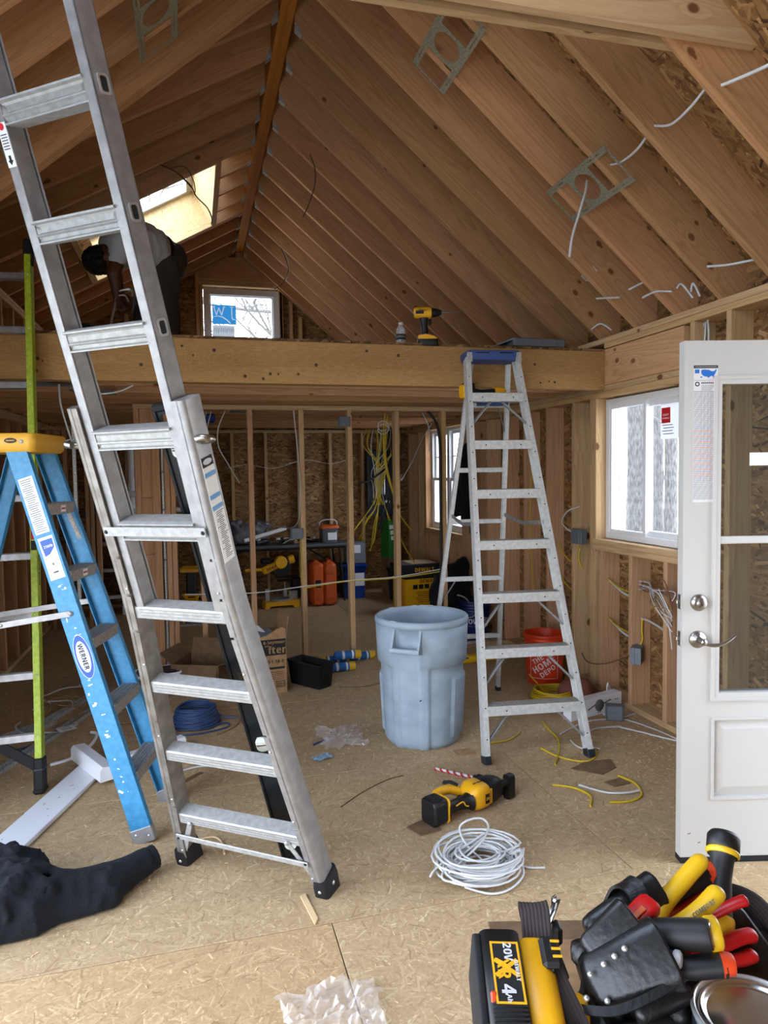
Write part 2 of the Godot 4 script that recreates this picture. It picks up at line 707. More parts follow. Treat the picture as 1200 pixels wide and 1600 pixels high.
func make_materials() -> void:
	var fir := wood_image(11, Color(0.80, 0.67, 0.53), Color(0.63, 0.48, 0.35), Color(0.42, 0.27, 0.16), 6, 9, 3.2)
	var fir2 := wood_image(29, Color(0.79, 0.65, 0.51), Color(0.63, 0.47, 0.34), Color(0.40, 0.25, 0.15), 5, 6, 2.2)
	var spruce := wood_image(47, Color(0.83, 0.73, 0.58), Color(0.68, 0.54, 0.40), Color(0.36, 0.21, 0.11), 11, 6, 1.6)
	lumber("rafter", fir, [Color(1.0, 0.93, 0.86), Color(0.96, 0.88, 0.80), Color(0.90, 0.83, 0.74)], 2)
	lumber("rafter_b", fir2, [Color(1.0, 0.92, 0.85), Color(0.96, 0.90, 0.83), Color(0.92, 0.85, 0.75)], 2)
	M["rafter"].append_array(M["rafter_b"])
	lumber("stud", spruce, [Color(0.94, 0.90, 0.85), Color(0.9, 0.86, 0.8), Color(0.93, 0.87, 0.77)], 2)
	lumber("studfir", fir2, [Color(0.96, 0.93, 0.90), Color(0.95, 0.90, 0.86)], 2)
	var lvl := lvl_image(5, Color(0.71, 0.57, 0.38), Color(0.57, 0.44, 0.28), Color(0.79, 0.67, 0.49))
	lumber("lvl", lvl, [Color(0.98, 0.95, 0.9), Color(0.95, 0.92, 0.85)], 1)
	lumber("ridge", lvl, [Color(1.0, 0.80, 0.48), Color(0.96, 0.76, 0.44)], 1)
	for k in ["lvl", "ridge"]:
		for m in M[k]:
			m.uv1_scale = Vector3(0.2, 2.5, 2.5)
	var fine := osb_index(3, 9000, 22.0, 75.0, 3.0, 9.0, 1.3)
	var big := osb_index(8, 4200, 40.0, 110.0, 8.0, 20.0, 0.5)
	osb_mat("floor", osb_image(fine, [Color(0.62, 0.52, 0.39), Color(0.71, 0.60, 0.46), Color(0.76, 0.65, 0.51), Color(0.81, 0.71, 0.57), Color(0.90, 0.81, 0.67)], 0.1, 4), 1.0, [Color(0.93, 0.92, 0.88), Color(0.91, 0.90, 0.87), Color(0.93, 0.90, 0.84)], 0.85)
	osb_mat("osb", osb_image(big, [Color(0.22, 0.15, 0.09), Color(0.42, 0.31, 0.20), Color(0.55, 0.42, 0.28), Color(0.63, 0.50, 0.34), Color(0.76, 0.64, 0.47)], 0.1, 6), 1.22, [Color(1, 0.97, 0.92), Color(0.95, 0.92, 0.87), Color(0.97, 0.93, 0.85)], 0.7)
	osb_mat("shaft", osb_image(fine, [Color(0.72, 0.60, 0.42), Color(0.82, 0.71, 0.52), Color(0.85, 0.75, 0.56), Color(0.88, 0.78, 0.60), Color(0.92, 0.83, 0.66)], 0.1, 4), 1.6, [Color(1, 1, 1)], 0.8)
	flat("dark_gap", Color(0.10, 0.08, 0.06), 0.95)
	flat("wrap", Color(0.55, 0.55, 0.55), 0.9)
	worn("zinc", Color(0.60, 0.61, 0.60), Color(0.80, 0.80, 0.78), 0.45, 0.45, 8.0, 2, 0.03)
	worn("bracket_zinc", Color(0.52, 0.51, 0.43), Color(0.64, 0.62, 0.53), 0.5, 0.3, 8.0, 2, 0.03)
	worn("alu", Color(0.54, 0.53, 0.52), Color(0.60, 0.59, 0.58), 0.45, 0.5, 3.0, 7, 0.02)
	worn("alu_worn", Color(0.46, 0.43, 0.39), Color(0.56, 0.54, 0.51), 0.5, 0.45, 2.2, 9, 0.02)
	worn("alu_bright", Color(0.58, 0.58, 0.56), Color(0.64, 0.64, 0.63), 0.5, 0.2, 4.0, 4, 0.03)
	worn("step_alu", Color(0.50, 0.47, 0.43), Color(0.62, 0.59, 0.55), 0.5, 0.25, 7.0, 3, 0.03)
	worn("fiber_blue", Color(0.15, 0.44, 0.59), Color(0.20, 0.50, 0.66), 0.5, 0.0, 5.0, 12, 0.02)
	worn("lime", Color(0.58, 0.66, 0.12), Color(0.68, 0.75, 0.18), 0.5, 0.0, 5.0, 13, 0.02)
	worn("bin_plastic", Color(0.54, 0.60, 0.65), Color(0.60, 0.66, 0.705), 0.55, 0.0, 2.5, 14, 0.012)
	worn("card", Color(0.55, 0.42, 0.28), Color(0.63, 0.49, 0.34), 0.85, 0.0, 3.0, 15, 0.02)
	worn("card_dark", Color(0.40, 0.31, 0.21), Color(0.47, 0.36, 0.25), 0.85, 0.0, 3.0, 15, 0.02)
	worn("hoodie", Color(0.075, 0.08, 0.09), Color(0.115, 0.12, 0.135), 0.95, 0.0, 10.0, 16, 0.05)
	M["hoodie"].rim_enabled = true
	M["hoodie"].rim = 0.06
	M["hoodie"].metallic_specular = 0.28
	worn("leather", Color(0.04, 0.04, 0.04), Color(0.085, 0.083, 0.08), 0.38, 0.0, 9.0, 17, 0.04)
	var bump := NoiseTexture2D.new()
	bump.width = 256
	bump.height = 256
	bump.seamless = true
	bump.as_normal_map = true
	bump.bump_strength = 6.0
	bump.noise = noise(5, 0.03, 4)
	for q in ["leather", "hoodie"]:
		M[q].normal_enabled = true
		M[q].normal_texture = bump
		M[q].normal_scale = 0.22 if q == "leather" else 0.6
	worn("bark", Color(0.30, 0.28, 0.26), Color(0.48, 0.46, 0.43), 0.95, 0.0, 1.4, 18, 0.03)
	M["bark"].uv1_scale = Vector3(5, 0.9, 5)
	worn("snow", Color(0.62, 0.60, 0.55), Color(0.80, 0.79, 0.77), 0.95, 0.0, 0.3, 19, 0.02)
	worn("alu_pale", Color(0.72, 0.72, 0.70), Color(0.79, 0.79, 0.77), 0.5, 0.12, 4.0, 21, 0.03)
	flat("tool_yellow", Color(0.90, 0.66, 0.07), 0.45)
	flat("tool_black", Color(0.03, 0.03, 0.032), 0.5)
	flat("rubber", Color(0.022, 0.022, 0.024), 0.75)
	flat("cap_yellow", Color(0.80, 0.60, 0.16), 0.5)
	flat("cap_blue", Color(0.20, 0.29, 0.50), 0.5)
	flat("white_paint", Color(0.745, 0.735, 0.71), 0.42)
	flat("white_pvc", Color(0.90, 0.90, 0.91), 0.4)
	flat("vinyl", Color(0.88, 0.88, 0.88), 0.35)
	flat("paper", Color(0.86, 0.86, 0.84), 0.7)
	flat("ink", Color(0.04, 0.04, 0.045), 0.7)
	flat("ink_grey", Color(0.38, 0.38, 0.38), 0.7)
	flat("brand_blue", Color(0.06, 0.27, 0.58), 0.5)
	flat("sign_blue", Color(0.30, 0.60, 0.82), 0.6)
	M["sign_blue"].backlight_enabled = true
	M["sign_blue"].backlight = Color(0.8, 0.8, 0.8)
	flat("sign_red", Color(0.75, 0.05, 0.08), 0.6)
	flat("cable_white", Color(0.76, 0.76, 0.75), 0.5)
	flat("cable_yellow", Color(0.78, 0.66, 0.10), 0.5)
	flat("cable_black", Color(0.02, 0.02, 0.02), 0.55)
	flat("cable_blue", Color(0.17, 0.26, 0.42), 0.5)
	flat("cable_brown", Color(0.36, 0.25, 0.17), 0.7)
	flat("bucket_orange", Color(0.84, 0.24, 0.09), 0.42)
	flat("bucket_blue", Color(0.03, 0.09, 0.28), 0.42)
	flat("case_orange", Color(0.78, 0.33, 0.10), 0.5)
	flat("green_card", Color(0.10, 0.42, 0.13), 0.7)
	flat("panel_grey", Color(0.12, 0.14, 0.17), 0.5, 0.2)
	flat("box_grey", Color(0.42, 0.45, 0.47), 0.5, 0.3)
	flat("box_blue", Color(0.08, 0.22, 0.55), 0.5)
	flat("skin", Color(0.36, 0.21, 0.14), 0.55)
	flat("shirt", Color(0.80, 0.83, 0.85), 0.9)
	flat("pants", Color(0.25, 0.23, 0.20), 0.9)
	flat("hair", Color(0.03, 0.022, 0.018), 0.7)
	flat("steel", Color(0.80, 0.80, 0.79), 0.3, 0.75)
	flat("nickel", Color(0.62, 0.60, 0.57), 0.32, 1.0)
	flat("chrome", Color(0.80, 0.80, 0.79), 0.22, 1.0)
	flat("level_dark", Color(0.035, 0.06, 0.085), 0.35, 0.3)
	flat("level_edge", Color(0.36, 0.52, 0.68), 0.4, 0.4)
	flat("vial", Color(0.80, 0.84, 0.80), 0.25)
	flat("table_grey", Color(0.33, 0.33, 0.34), 0.6)
	flat("red_plastic", Color(0.70, 0.05, 0.06), 0.4)
	flat("orange_grip", Color(0.80, 0.24, 0.07), 0.5)
	flat("yellow_grip", Color(0.83, 0.66, 0.10), 0.4)
	flat("grip_grey", Color(0.07, 0.07, 0.07), 0.55)
	flat("blue_grip", Color(0.05, 0.16, 0.24), 0.4)
	flat("elastic", Color(0.16, 0.12, 0.11), 0.85)
	flat("pink_bag", Color(0.47, 0.27, 0.22), 0.8)
	flat("amber", Color(0.45, 0.34, 0.10), 0.35, 0.4)
	flat("gasket", Color(0.05, 0.05, 0.05), 0.8)
	flat("bag_grey", Color(0.42, 0.43, 0.45), 0.6)
	flat("can_blue", Color(0.12, 0.38, 0.62), 0.4)
	flat("print_white", Color(0.86, 0.86, 0.86), 0.6)
	M["print_white"].backlight_enabled = true
	M["print_white"].backlight = Color(0.8, 0.8, 0.8)
	flat("knot_dark", Color(0.30, 0.20, 0.13), 0.8)
	flat("chip", Color(0.82, 0.70, 0.52), 0.85)
	flat("stain", Color(0.42, 0.34, 0.26), 0.85)
	var g := flat("glass", Color(0.9, 0.95, 0.95, 0.06), 0.02)
	g.transparency = BaseMaterial3D.TRANSPARENCY_ALPHA
	var g2 := flat("door_glass", Color(0.2, 0.26, 0.25, 0.42), 0.02)
	g2.transparency = BaseMaterial3D.TRANSPARENCY_ALPHA
	var w := flat("clear_wrap", Color(0.92, 0.90, 0.88, 0.22), 0.12)
	w.transparency = BaseMaterial3D.TRANSPARENCY_ALPHA
	var pb := flat("bottle_clear", Color(0.9, 0.95, 0.97, 0.18), 0.05)
	pb.transparency = BaseMaterial3D.TRANSPARENCY_ALPHA

# ================= the setting
const XR := 2.70
const XL := -1.49
const ZB := -8.96
const ZF := 3.0
const XC := 0.605
const SL := 0.853
const SD := 0.55

# cells between the cut lines that lie in no hole; rect = [u0, v0, u1, v1]
func cells(us: Array, vs: Array, holes: Array) -> Array:
	var U := us.duplicate()
	var W := vs.duplicate()
	for h in holes:
		for v in [h[0], h[2]]:
			if v > us[0] and v < us[-1] and not U.has(v): U.append(v)
		for v in [h[1], h[3]]:
			if v > vs[0] and v < vs[-1] and not W.has(v): W.append(v)
	U.sort()
	W.sort()
	var o := []
	for i in U.size() - 1:
		for j in W.size() - 1:
			var cu: float = (U[i] + U[i + 1]) * 0.5
			var cv: float = (W[j] + W[j + 1]) * 0.5
			var free := true
			for h in holes:
				if cu > h[0] and cu < h[2] and cv > h[1] and cv < h[3]:
					free = false
			if free:
				o.append([U[i], W[j], U[i + 1], W[j + 1]])
	return o

func steps(a: float, b: float, d: float, off := 0.0) -> Array:
	var o := [a]
	var t := a + (off if off > 0.0 else d)
	while t < b - 0.02:
		o.append(t)
		t += d
	o.append(b)
	return o

# sheathing panels and the wrap behind them; axis "x" walls run along z, axis "z" walls along x
func sheath(parent: Node3D, axis: String, at: float, out: float, us: Array, vs: Array, holes: Array) -> void:
	for r in cells(us, vs, holes):
		var g := 0.0012
		var s := mb()
		var du: float = r[2] - r[0] - 2 * g
		var dv: float = r[3] - r[1] - 2 * g
		var c := Vector3(at + out * 0.0055, (r[1] + r[3]) * 0.5, (r[0] + r[2]) * 0.5)
		var size := Vector3(0.011, dv, du)
		if axis == "z":
			c = Vector3((r[0] + r[2]) * 0.5, (r[1] + r[3]) * 0.5, at + out * 0.0055)
			size = Vector3(du, dv, 0.011)
		bx(s, Vector3.ZERO, size)
		var m := obj("panel", s, pick("osb"), parent)
		m.position = c
	var w := mb()
	for r in cells([us[0], us[-1]], [vs[0], vs[-1]], holes):
		if axis == "x":
			bx(w, Vector3(at + out * 0.03, (r[1] + r[3]) * 0.5, (r[0] + r[2]) * 0.5), Vector3(0.036, r[3] - r[1], r[2] - r[0]))
		else:
			bx(w, Vector3((r[0] + r[2]) * 0.5, (r[1] + r[3]) * 0.5, at + out * 0.03), Vector3(r[2] - r[0], r[3] - r[1], 0.036))
	obj("house_wrap", w, M["wrap"], parent)

# a stud or other upright on an x wall (depth along x, inner face at x = xi)
func upright(called: String, parent: Node3D, x0: float, x1: float, z0: float, z1: float, y0: float, y1: float, mat: Material) -> MeshInstance3D:
	var c := Vector3((x0 + x1) * 0.5, 0, (z0 + z1) * 0.5)
	var dx := absf(x1 - x0)
	var dz := absf(z1 - z0)
	if dx < dz:
		return board(called, parent, Vector3(c.x, y0, c.z), Vector3(c.x, y1, c.z), dx, dz, Vector3.BACK, mat)
	return board(called, parent, Vector3(c.x, y0, c.z), Vector3(c.x, y1, c.z), dz, dx, Vector3.RIGHT, mat)

func build_setting() -> void:
	build_floor()
	build_roof()
	build_loft()
	build_right_wall()
	build_back_wall()
	build_partition()
	build_left_and_front()
	build_windows()
	build_door()

func build_floor() -> void:
	var f := struct("floor", "worn oriented strand board floor of the house under construction", "floor")
	var zc := [ZF + 0.1]
	var z := -2.37 + 1.22 * 4
	var row := 4
	var zs := []
	for k in range(-7, 6):
		zs.append(-2.37 + 1.22 * k)
	for i in zs.size() - 1:
		var z0: float = maxf(zs[i], -9.1)
		var z1: float = minf(zs[i + 1], ZF + 0.12)
		if z1 - z0 < 0.05:
			continue
		# the row in front of z = -2.37 has a joint at x = 0.42, the row behind it at x = 1.62
		var j: float = 0.42 if (roundi((zs[i] + 2.37) / 1.22) % 2 == 0) else 1.62
		var xs := []
		for q in range(-2, 3):
			xs.append(clampf(j + 2.44 * q, -1.75, 2.9))
		for q in xs.size() - 1:
			if xs[q + 1] - xs[q] < 0.05:
				continue
			var s := mb()
			bx(s, Vector3.ZERO, Vector3(xs[q + 1] - xs[q] - 0.004, 0.018, z1 - z0 - 0.004), 0.0015)
			var p := obj("floor_panel", s, pick("floor"), f)
			p.position = Vector3((xs[q] + xs[q + 1]) * 0.5, -0.009, (z0 + z1) * 0.5)
	var s2 := mb()
	bx(s2, Vector3(0.6, -0.13, -3.05), Vector3(4.7, 0.2, 12.3))
	obj("subfloor", s2, M["dark_gap"], f)

# rafter in slope-aligned axes: X runs down the slope, plumb cut at the ridge
func rafter(parent: Node3D, called: String, x0: float, y0: float, x1: float, side: float, slope: float, z: float, mat: Material, deep := 0.235, thick := 0.038) -> MeshInstance3D:
	var th := atan(slope)
	var L := absf(x1 - x0) / cos(th)
	var key := "r%d_%d_%d" % [roundi(L * 1000), roundi(th * 1000), roundi(deep * 1000)]
	if not board_cache.has(key):
		var s := mb()
		prism(s, [Vector2(0, 0), Vector2(L, 0), Vector2(L, deep), Vector2(-deep * tan(th), deep)], -thick * 0.5, thick * 0.5)
		s.generate_normals()
		board_cache[key] = s.commit()
	var m := mesh_node(called, board_cache[key], mat, parent)
	var X := Vector3(side * cos(th), -sin(th), 0)
	var Y := Vector3(side * sin(th), cos(th), 0)
	m.transform = Transform3D(Basis(X, Y, X.cross(Y)), Vector3(x0, y0, z))
	return m

func roof_deck(parent: Node3D, yp: float, xe: float, side: float, slope: float, z0: float, z1: float, holes: Array) -> void:
	var th := atan(slope)
	var L := absf(xe - XC) / cos(th)
	var X := Vector3(side * cos(th), -sin(th), 0)
	var Y := Vector3(side * sin(th), cos(th), 0)
	var B := Basis(X, Y, X.cross(Y))
	for r in cells(steps(0.0, L, 1.22, 0.62), steps(z0, z1, 2.44, 1.1), holes):
		var s := mb()
		bx(s, Vector3.ZERO, Vector3(r[2] - r[0] - 0.003, 0.012, r[3] - r[1] - 0.003))
		var m := obj("roof_panel", s, pick("osb"), parent)
		m.transform = Transform3D(B, Vector3(XC, yp, 0) + X * (r[0] + r[2]) * 0.5 + Y * 0.006 + Vector3(0, 0, (r[1] + r[3]) * 0.5))
	var w := mb()
	for r in cells([0.0, L], [z0, z1], holes):
		bx(w, Vector3(XC, yp, 0) + X * (r[0] + r[2]) * 0.5 + Y * 0.032 + Vector3(0, 0, (r[1] + r[3]) * 0.5), Vector3(r[2] - r[0], 0.036, r[3] - r[1]), 0.0, B)
	obj("roofing", w, M["wrap"], parent)

func hanger(parent: Node3D, x: float, y: float, z: float, side: float, slope: float) -> void:
	# bent strap that cups the end of a rafter at the ridge
	if not board_cache.has("hanger%d" % side):
		var s := mb()
		for q in [-1, 1]:
			prism(s, [Vector2(0, -0.004), Vector2(side * 0.036, -0.033), Vector2(side * 0.034, -0.008), Vector2(side * 0.010, 0.03), Vector2(0, 0.03)], q * 0.0205 - 0.0012, q * 0.0205 + 0.0012)
		bar(s, Vector3(0, -0.004, 0), Vector3(side * 0.038, -0.035, 0), 0.043, 0.003)
		s.generate_normals()
		board_cache["hanger%d" % side] = s.commit()
	var m := mesh_node("rafter_hanger", board_cache["hanger%d" % side], M["zinc"], parent)
	m.position = Vector3(x, y, z)

func build_roof() -> void:
	var c := struct("ceiling", "open rafter roof with orange ridge beam and strand board decking", "roof")
	for q in [-1, 1]:
		board("ridge_ply", c, Vector3(XC + q * 0.0225, 4.405, -8.95), Vector3(XC + q * 0.0225, 4.405, ZF), 0.0446, 0.27, Vector3.UP, M["ridge"][0 if q < 0 else 1])
	# right slope
	var near := [-3.945, -3.565, -3.195, -2.835, -2.443]
	for k in range(-17, 12):
		var z := -4.345 - 0.408 * k
		if k < 0:
			z = near[-k - 1] if k >= -5 else -2.443 + 0.406 * (-k - 5)
		if z > ZF - 0.05 or z < ZB + 0.03:
			continue
		rafter(c, "rafter", 0.652, 4.20, 2.98, 1, SL, z, pick("rafter"))
		hanger(c, 0.652, 4.20, z, 1, SL)
	rafter(c, "rafter", 0.652, 4.20, 2.98, 1, SL, ZB + 0.02, pick("rafter"))
	# left: steep slope near the camera, low-slope dormer over the loft
	for k in range(-17, 0):
		var z: float = near[-k - 1] if k >= -5 else -2.443 + 0.406 * (-k - 5)
		if z > ZF - 0.05:
			continue
		if z > -1.9 and z < -0.4:
			continue
		rafter(c, "rafter", 0.558, 4.20, -1.77, -1, SL, z, pick("rafter"))
		hanger(c, 0.558, 4.20, z, -1, SL)
	rafter(c, "rafter", 0.558, 4.20, -1.77, -1, SL, -3.994, pick("rafter"))
	var yd := func(x: float) -> float: return 4.26 - SD * (0.558 - x)
	for k in range(0, 12):
		var z := -4.36 - 0.406 * k
		if z < ZB + 0.03:
			continue
		if k in [5, 6, 7]:
			rafter(c, "rafter", 0.558, 4.26, 0.275, -1, SD, z, pick("rafter"))
			rafter(c, "rafter", -0.925, yd.call(-0.925), -1.72, -1, SD, z, pick("rafter"))
		else:
			rafter(c, "rafter", 0.558, 4.26, -1.72, -1, SD, z, pick("rafter"))
		hanger(c, 0.558, 4.26, z, -1, SD)
	rafter(c, "rafter", 0.558, 4.26, -1.72, -1, SD, -6.022, pick("rafter"))
	rafter(c, "rafter", 0.558, 4.26, -1.72, -1, SD, -7.567, pick("rafter"))
	rafter(c, "rafter", 0.558, 4.26, -1.72, -1, SD, ZB + 0.02, pick("rafter"))
	# headers of the skylight opening, square to the slope
	var th := atan(SD)
	var X := Vector3(-cos(th), -sin(th), 0)
	var Y := Vector3(-sin(th), cos(th), 0)
	for hx in [0.272, -0.888]:
		board("skylight_header", c, Vector3(hx, yd.call(hx), -6.045) + Y * 0.118, Vector3(hx, yd.call(hx), -7.545) + Y * 0.118, 0.045, 0.235, Y, pick("stud"))
	# collar ties: a board on either side of a rafter
	for t in [[-2.405, 3.21, 0.0], [-2.482, 3.21, -0.03]]:
		var yb: float = t[1]
		var xr: float = 0.652 + (4.20 - yb) / SL
		var xl: float = 0.558 - (4.20 - yb) / SL
		var s := mb()
		var ch := 0.36
		var dx: float = 0.235 / SL
		var P := [Vector2(xl - ch, 0), Vector2(xr + ch + t[2], 0), Vector2(xr + ch + t[2], 0.02), Vector2(xr + ch - dx + 0.03, 0.235), Vector2(xl - ch + dx, 0.235)]
		prism(s, P, -0.019, 0.019)
		var m := obj("collar_tie", s, M["stud"][0] if t[2] == 0.0 else M["stud"][2], c)
		m.position = Vector3(0, yb, t[0])
	roof_deck(c, 4.509 + SL * 0.045, 3.12, 1, SL, -9.06, ZF + 0.15, [])
	roof_deck(c, 4.509 + SL * 0.045, -1.92, -1, SL, -4.0, ZF + 0.15, [[0.75, -1.95, 2.0, -0.35]])
	# dormer deck with the skylight hole, in slope distances
	var s0 := (XC - 0.25) / cos(th)
	var s1 := (XC + 0.865) / cos(th)
	roof_deck(c, 4.528 + SD * 0.047, -1.92, -1, SD, -9.06, -4.0, [[s0, -7.545, s1, -6.045]])
	# cheek between the steep roof and the dormer roof
	var s := mb()
	prism(s, [Vector2(0.60, 4.55), Vector2(-1.95, 4.55 - SD * 2.55), Vector2(-1.95, 4.55 - SL * 2.55)], -0.03, 0.0)
	var ck := obj("dormer_cheek", s, M["osb"][0], c)
	ck.position = Vector3(0, 0, -4.02)
	# eave blocking: shades the gap above the outer wall plates
	var e := mb()
	bx(e, Vector3(XC, 4.60, -3.0), Vector3(0.34, 0.06, 12.3))
	bx(e, Vector3(3.06, 2.50, -3.0), Vector3(0.03, 0.30, 12.3))
	bx(e, Vector3(2.96, 2.36, -3.0), Vector3(0.22, 0.02, 12.3))
	bx(e, Vector3(-1.84, 2.50, -0.45), Vector3(0.03, 0.30, 7.2))
	bx(e, Vector3(-1.74, 2.36, -0.45), Vector3(0.24, 0.02, 7.2))
	bx(e, Vector3(-1.84, 3.25, -6.5), Vector3(0.03, 0.26, 5.2))
	bx(e, Vector3(-1.74, 3.13, -6.5), Vector3(0.24, 0.02, 5.2))
	obj("eave_trim", e, M["wrap"], c)

func build_loft() -> void:
	var l := struct("floor", "loft floor with laminated beam front and exposed joists underneath", "floor")
	for q in 2:
		board("beam_ply", l, Vector3(-1.49, 2.2345, -4.312 - 0.045 * q), Vector3(2.698, 2.2345, -4.312 - 0.045 * q), 0.0445, 0.253, Vector3.UP, M["lvl"][q])
	# nail plugs and knots on the face of the beam
	for i in 26:
		var x := rng.randf_range(-1.3, 2.6)
		var s := mb()
		var r := rng.randf_range(0.006, 0.011)
		knot_disc(s, Vector3(x, rng.randf_range(2.13, 2.34), -4.2895), r)
		obj("beam_plug", s, M["knot_dark"], l)
	for k in 11:
		var z := -4.70 - 0.406 * k
		if z < ZB + 0.05:
			continue
		board("joist", l, Vector3(XL, 2.2475, z), Vector3(XR, 2.2475, z), 0.038, 0.235, Vector3.UP, pick("rafter"))
	for r in cells(steps(-9.0, -4.325, 1.22, 0.9), steps(XL, XR + 0.1, 2.44, 1.5), []):
		var s := mb()
		bx(s, Vector3.ZERO, Vector3(r[3] - r[1] - 0.003, 0.018, r[2] - r[0] - 0.003))
		var m := obj("deck_panel", s, pick("osb"), l)
		m.position = Vector3((r[1] + r[3]) * 0.5, 2.374, (r[0] + r[2]) * 0.5)

func knot_disc(s: SurfaceTool, at: Vector3, r: float) -> void:
	lathe(s, [Vector2(r, 0), Vector2(r * 0.8, 0.0012), Vector2(0, 0.0015)], 9, Transform3D(Basis(Vector3.RIGHT, PI / 2), at))

func build_right_wall() -> void:
	var w := struct("wall_right", "right wall of open studs over strand board sheathing", "wall")
	var holes := [[-4.40, 1.085, -3.53, 2.05], [-8.16, 0.90, -6.98, 2.06], [-2.14, -0.02, -1.21, 2.08]]
	sheath(w, "x", XR + 0.14, 1, steps(-9.06, ZF + 0.1, 2.44, 1.75), [-0.02, 1.22, 2.44, 2.74], holes)
	var x0 := XR
	var x1 := XR + 0.14
	# sole plates
	board("sole_plate", w, Vector3(XR + 0.07, 0.019, ZB), Vector3(XR + 0.07, 0.019, -2.2), 0.14, 0.038, Vector3.UP, pick("stud"))
	board("sole_plate", w, Vector3(XR + 0.07, 0.019, -1.15), Vector3(XR + 0.07, 0.019, ZF), 0.14, 0.038, Vector3.UP, pick("stud"))
	# upper plates run to the loft, lower plates carry the loft joists
	board("top_plate", w, Vector3(XR + 0.068, 2.436, -4.64), Vector3(XR + 0.068, 2.436, ZF), 0.14, 0.036, Vector3.UP, M["stud"][1])
	board("top_plate", w, Vector3(XR + 0.07, 2.399, -4.30), Vector3(XR + 0.07, 2.399, ZF), 0.14, 0.036, Vector3.UP, M["stud"][4])
	board("top_plate", w, Vector3(XR + 0.07, 2.116, ZB), Vector3(XR + 0.07, 2.116, -3.50), 0.14, 0.038, Vector3.UP, M["stud"][2])
	board("top_plate", w, Vector3(XR + 0.07, 2.077, ZB), Vector3(XR + 0.07, 2.077, -3.50), 0.14, 0.038, Vector3.UP, M["stud"][5])
	board("rim_board", w, Vector3(XR + 0.022, 2.256, -4.30), Vector3(XR + 0.022, 2.256, -3.49), 0.042, 0.238, Vector3.UP, M["rafter"][1])
	board("rim_board", w, Vector3(XR + 0.022, 2.256, ZB), Vector3(XR + 0.022, 2.256, -4.39), 0.042, 0.238, Vector3.UP, M["rafter"][3])
	# studs under the loft
	for z in [-4.69, -5.09, -5.49, -5.89, -6.29, -6.62, -8.45, -8.86]:
		upright("stud", w, x0, x1, z, z - 0.038, 0.038, 2.058, pick("studfir") if rng.randf() < 0.6 else pick("stud"))
	for z in [-4.40, -4.44]:
		upright("jack_stud", w, x0, x1, z, z - 0.036, 0.038, 2.058, M["stud"][3])
	upright("jack_stud", w, x0, x1, -3.53, -3.492, 0.038, 2.058, pick("stud"))
	for z in [-8.16, -8.20, -6.94, -6.90]:
		upright("jack_stud", w, x0, x1, z, z - 0.036, 0.038, 2.058, pick("studfir"))
	# studs under the windows, and the full studs towards the door
	for z in [-4.32, -3.972, -3.62]:
		upright("cripple_stud", w, x0, x1, z, z - 0.038, 0.038, 1.01, M["studfir"][1] if z > -4.0 else pick("studfir"))
	for z in [-8.05, -7.7, -7.35, -7.05]:
		upright("cripple_stud", w, x0, x1, z, z - 0.038, 0.038, 0.82, pick("studfir"))
	for z in [-3.40, -3.12, -2.75, -2.37, -2.18, -1.17, -0.8, -0.4, 0.0, 0.4, 0.8, 1.2, 1.6, 2.0, 2.4, 2.9]:
		upright("stud", w, x0, x1, z, z - 0.038, 0.038, 2.381, pick("stud"))
	# window sills, jamb liners and the door header
	for q in 2:
		board("window_sill", w, Vector3(XR + 0.067, 1.066 - 0.038 * q, -4.43), Vector3(XR + 0.067, 1.066 - 0.038 * q, -3.50), 0.146, 0.037, Vector3.UP, M["stud"][0])
		board("window_sill", w, Vector3(XR + 0.067, 0.88 - 0.038 * q, -8.2), Vector3(XR + 0.067, 0.88 - 0.038 * q, -6.94), 0.146, 0.037, Vector3.UP, M["stud"][4])
	board("door_header", w, Vector3(XR + 0.07, 2.23, -2.2), Vector3(XR + 0.07, 2.23, -1.15), 0.14, 0.29, Vector3.UP, M["rafter"][2])
	# holes are drilled through these studs; grain stamps left out

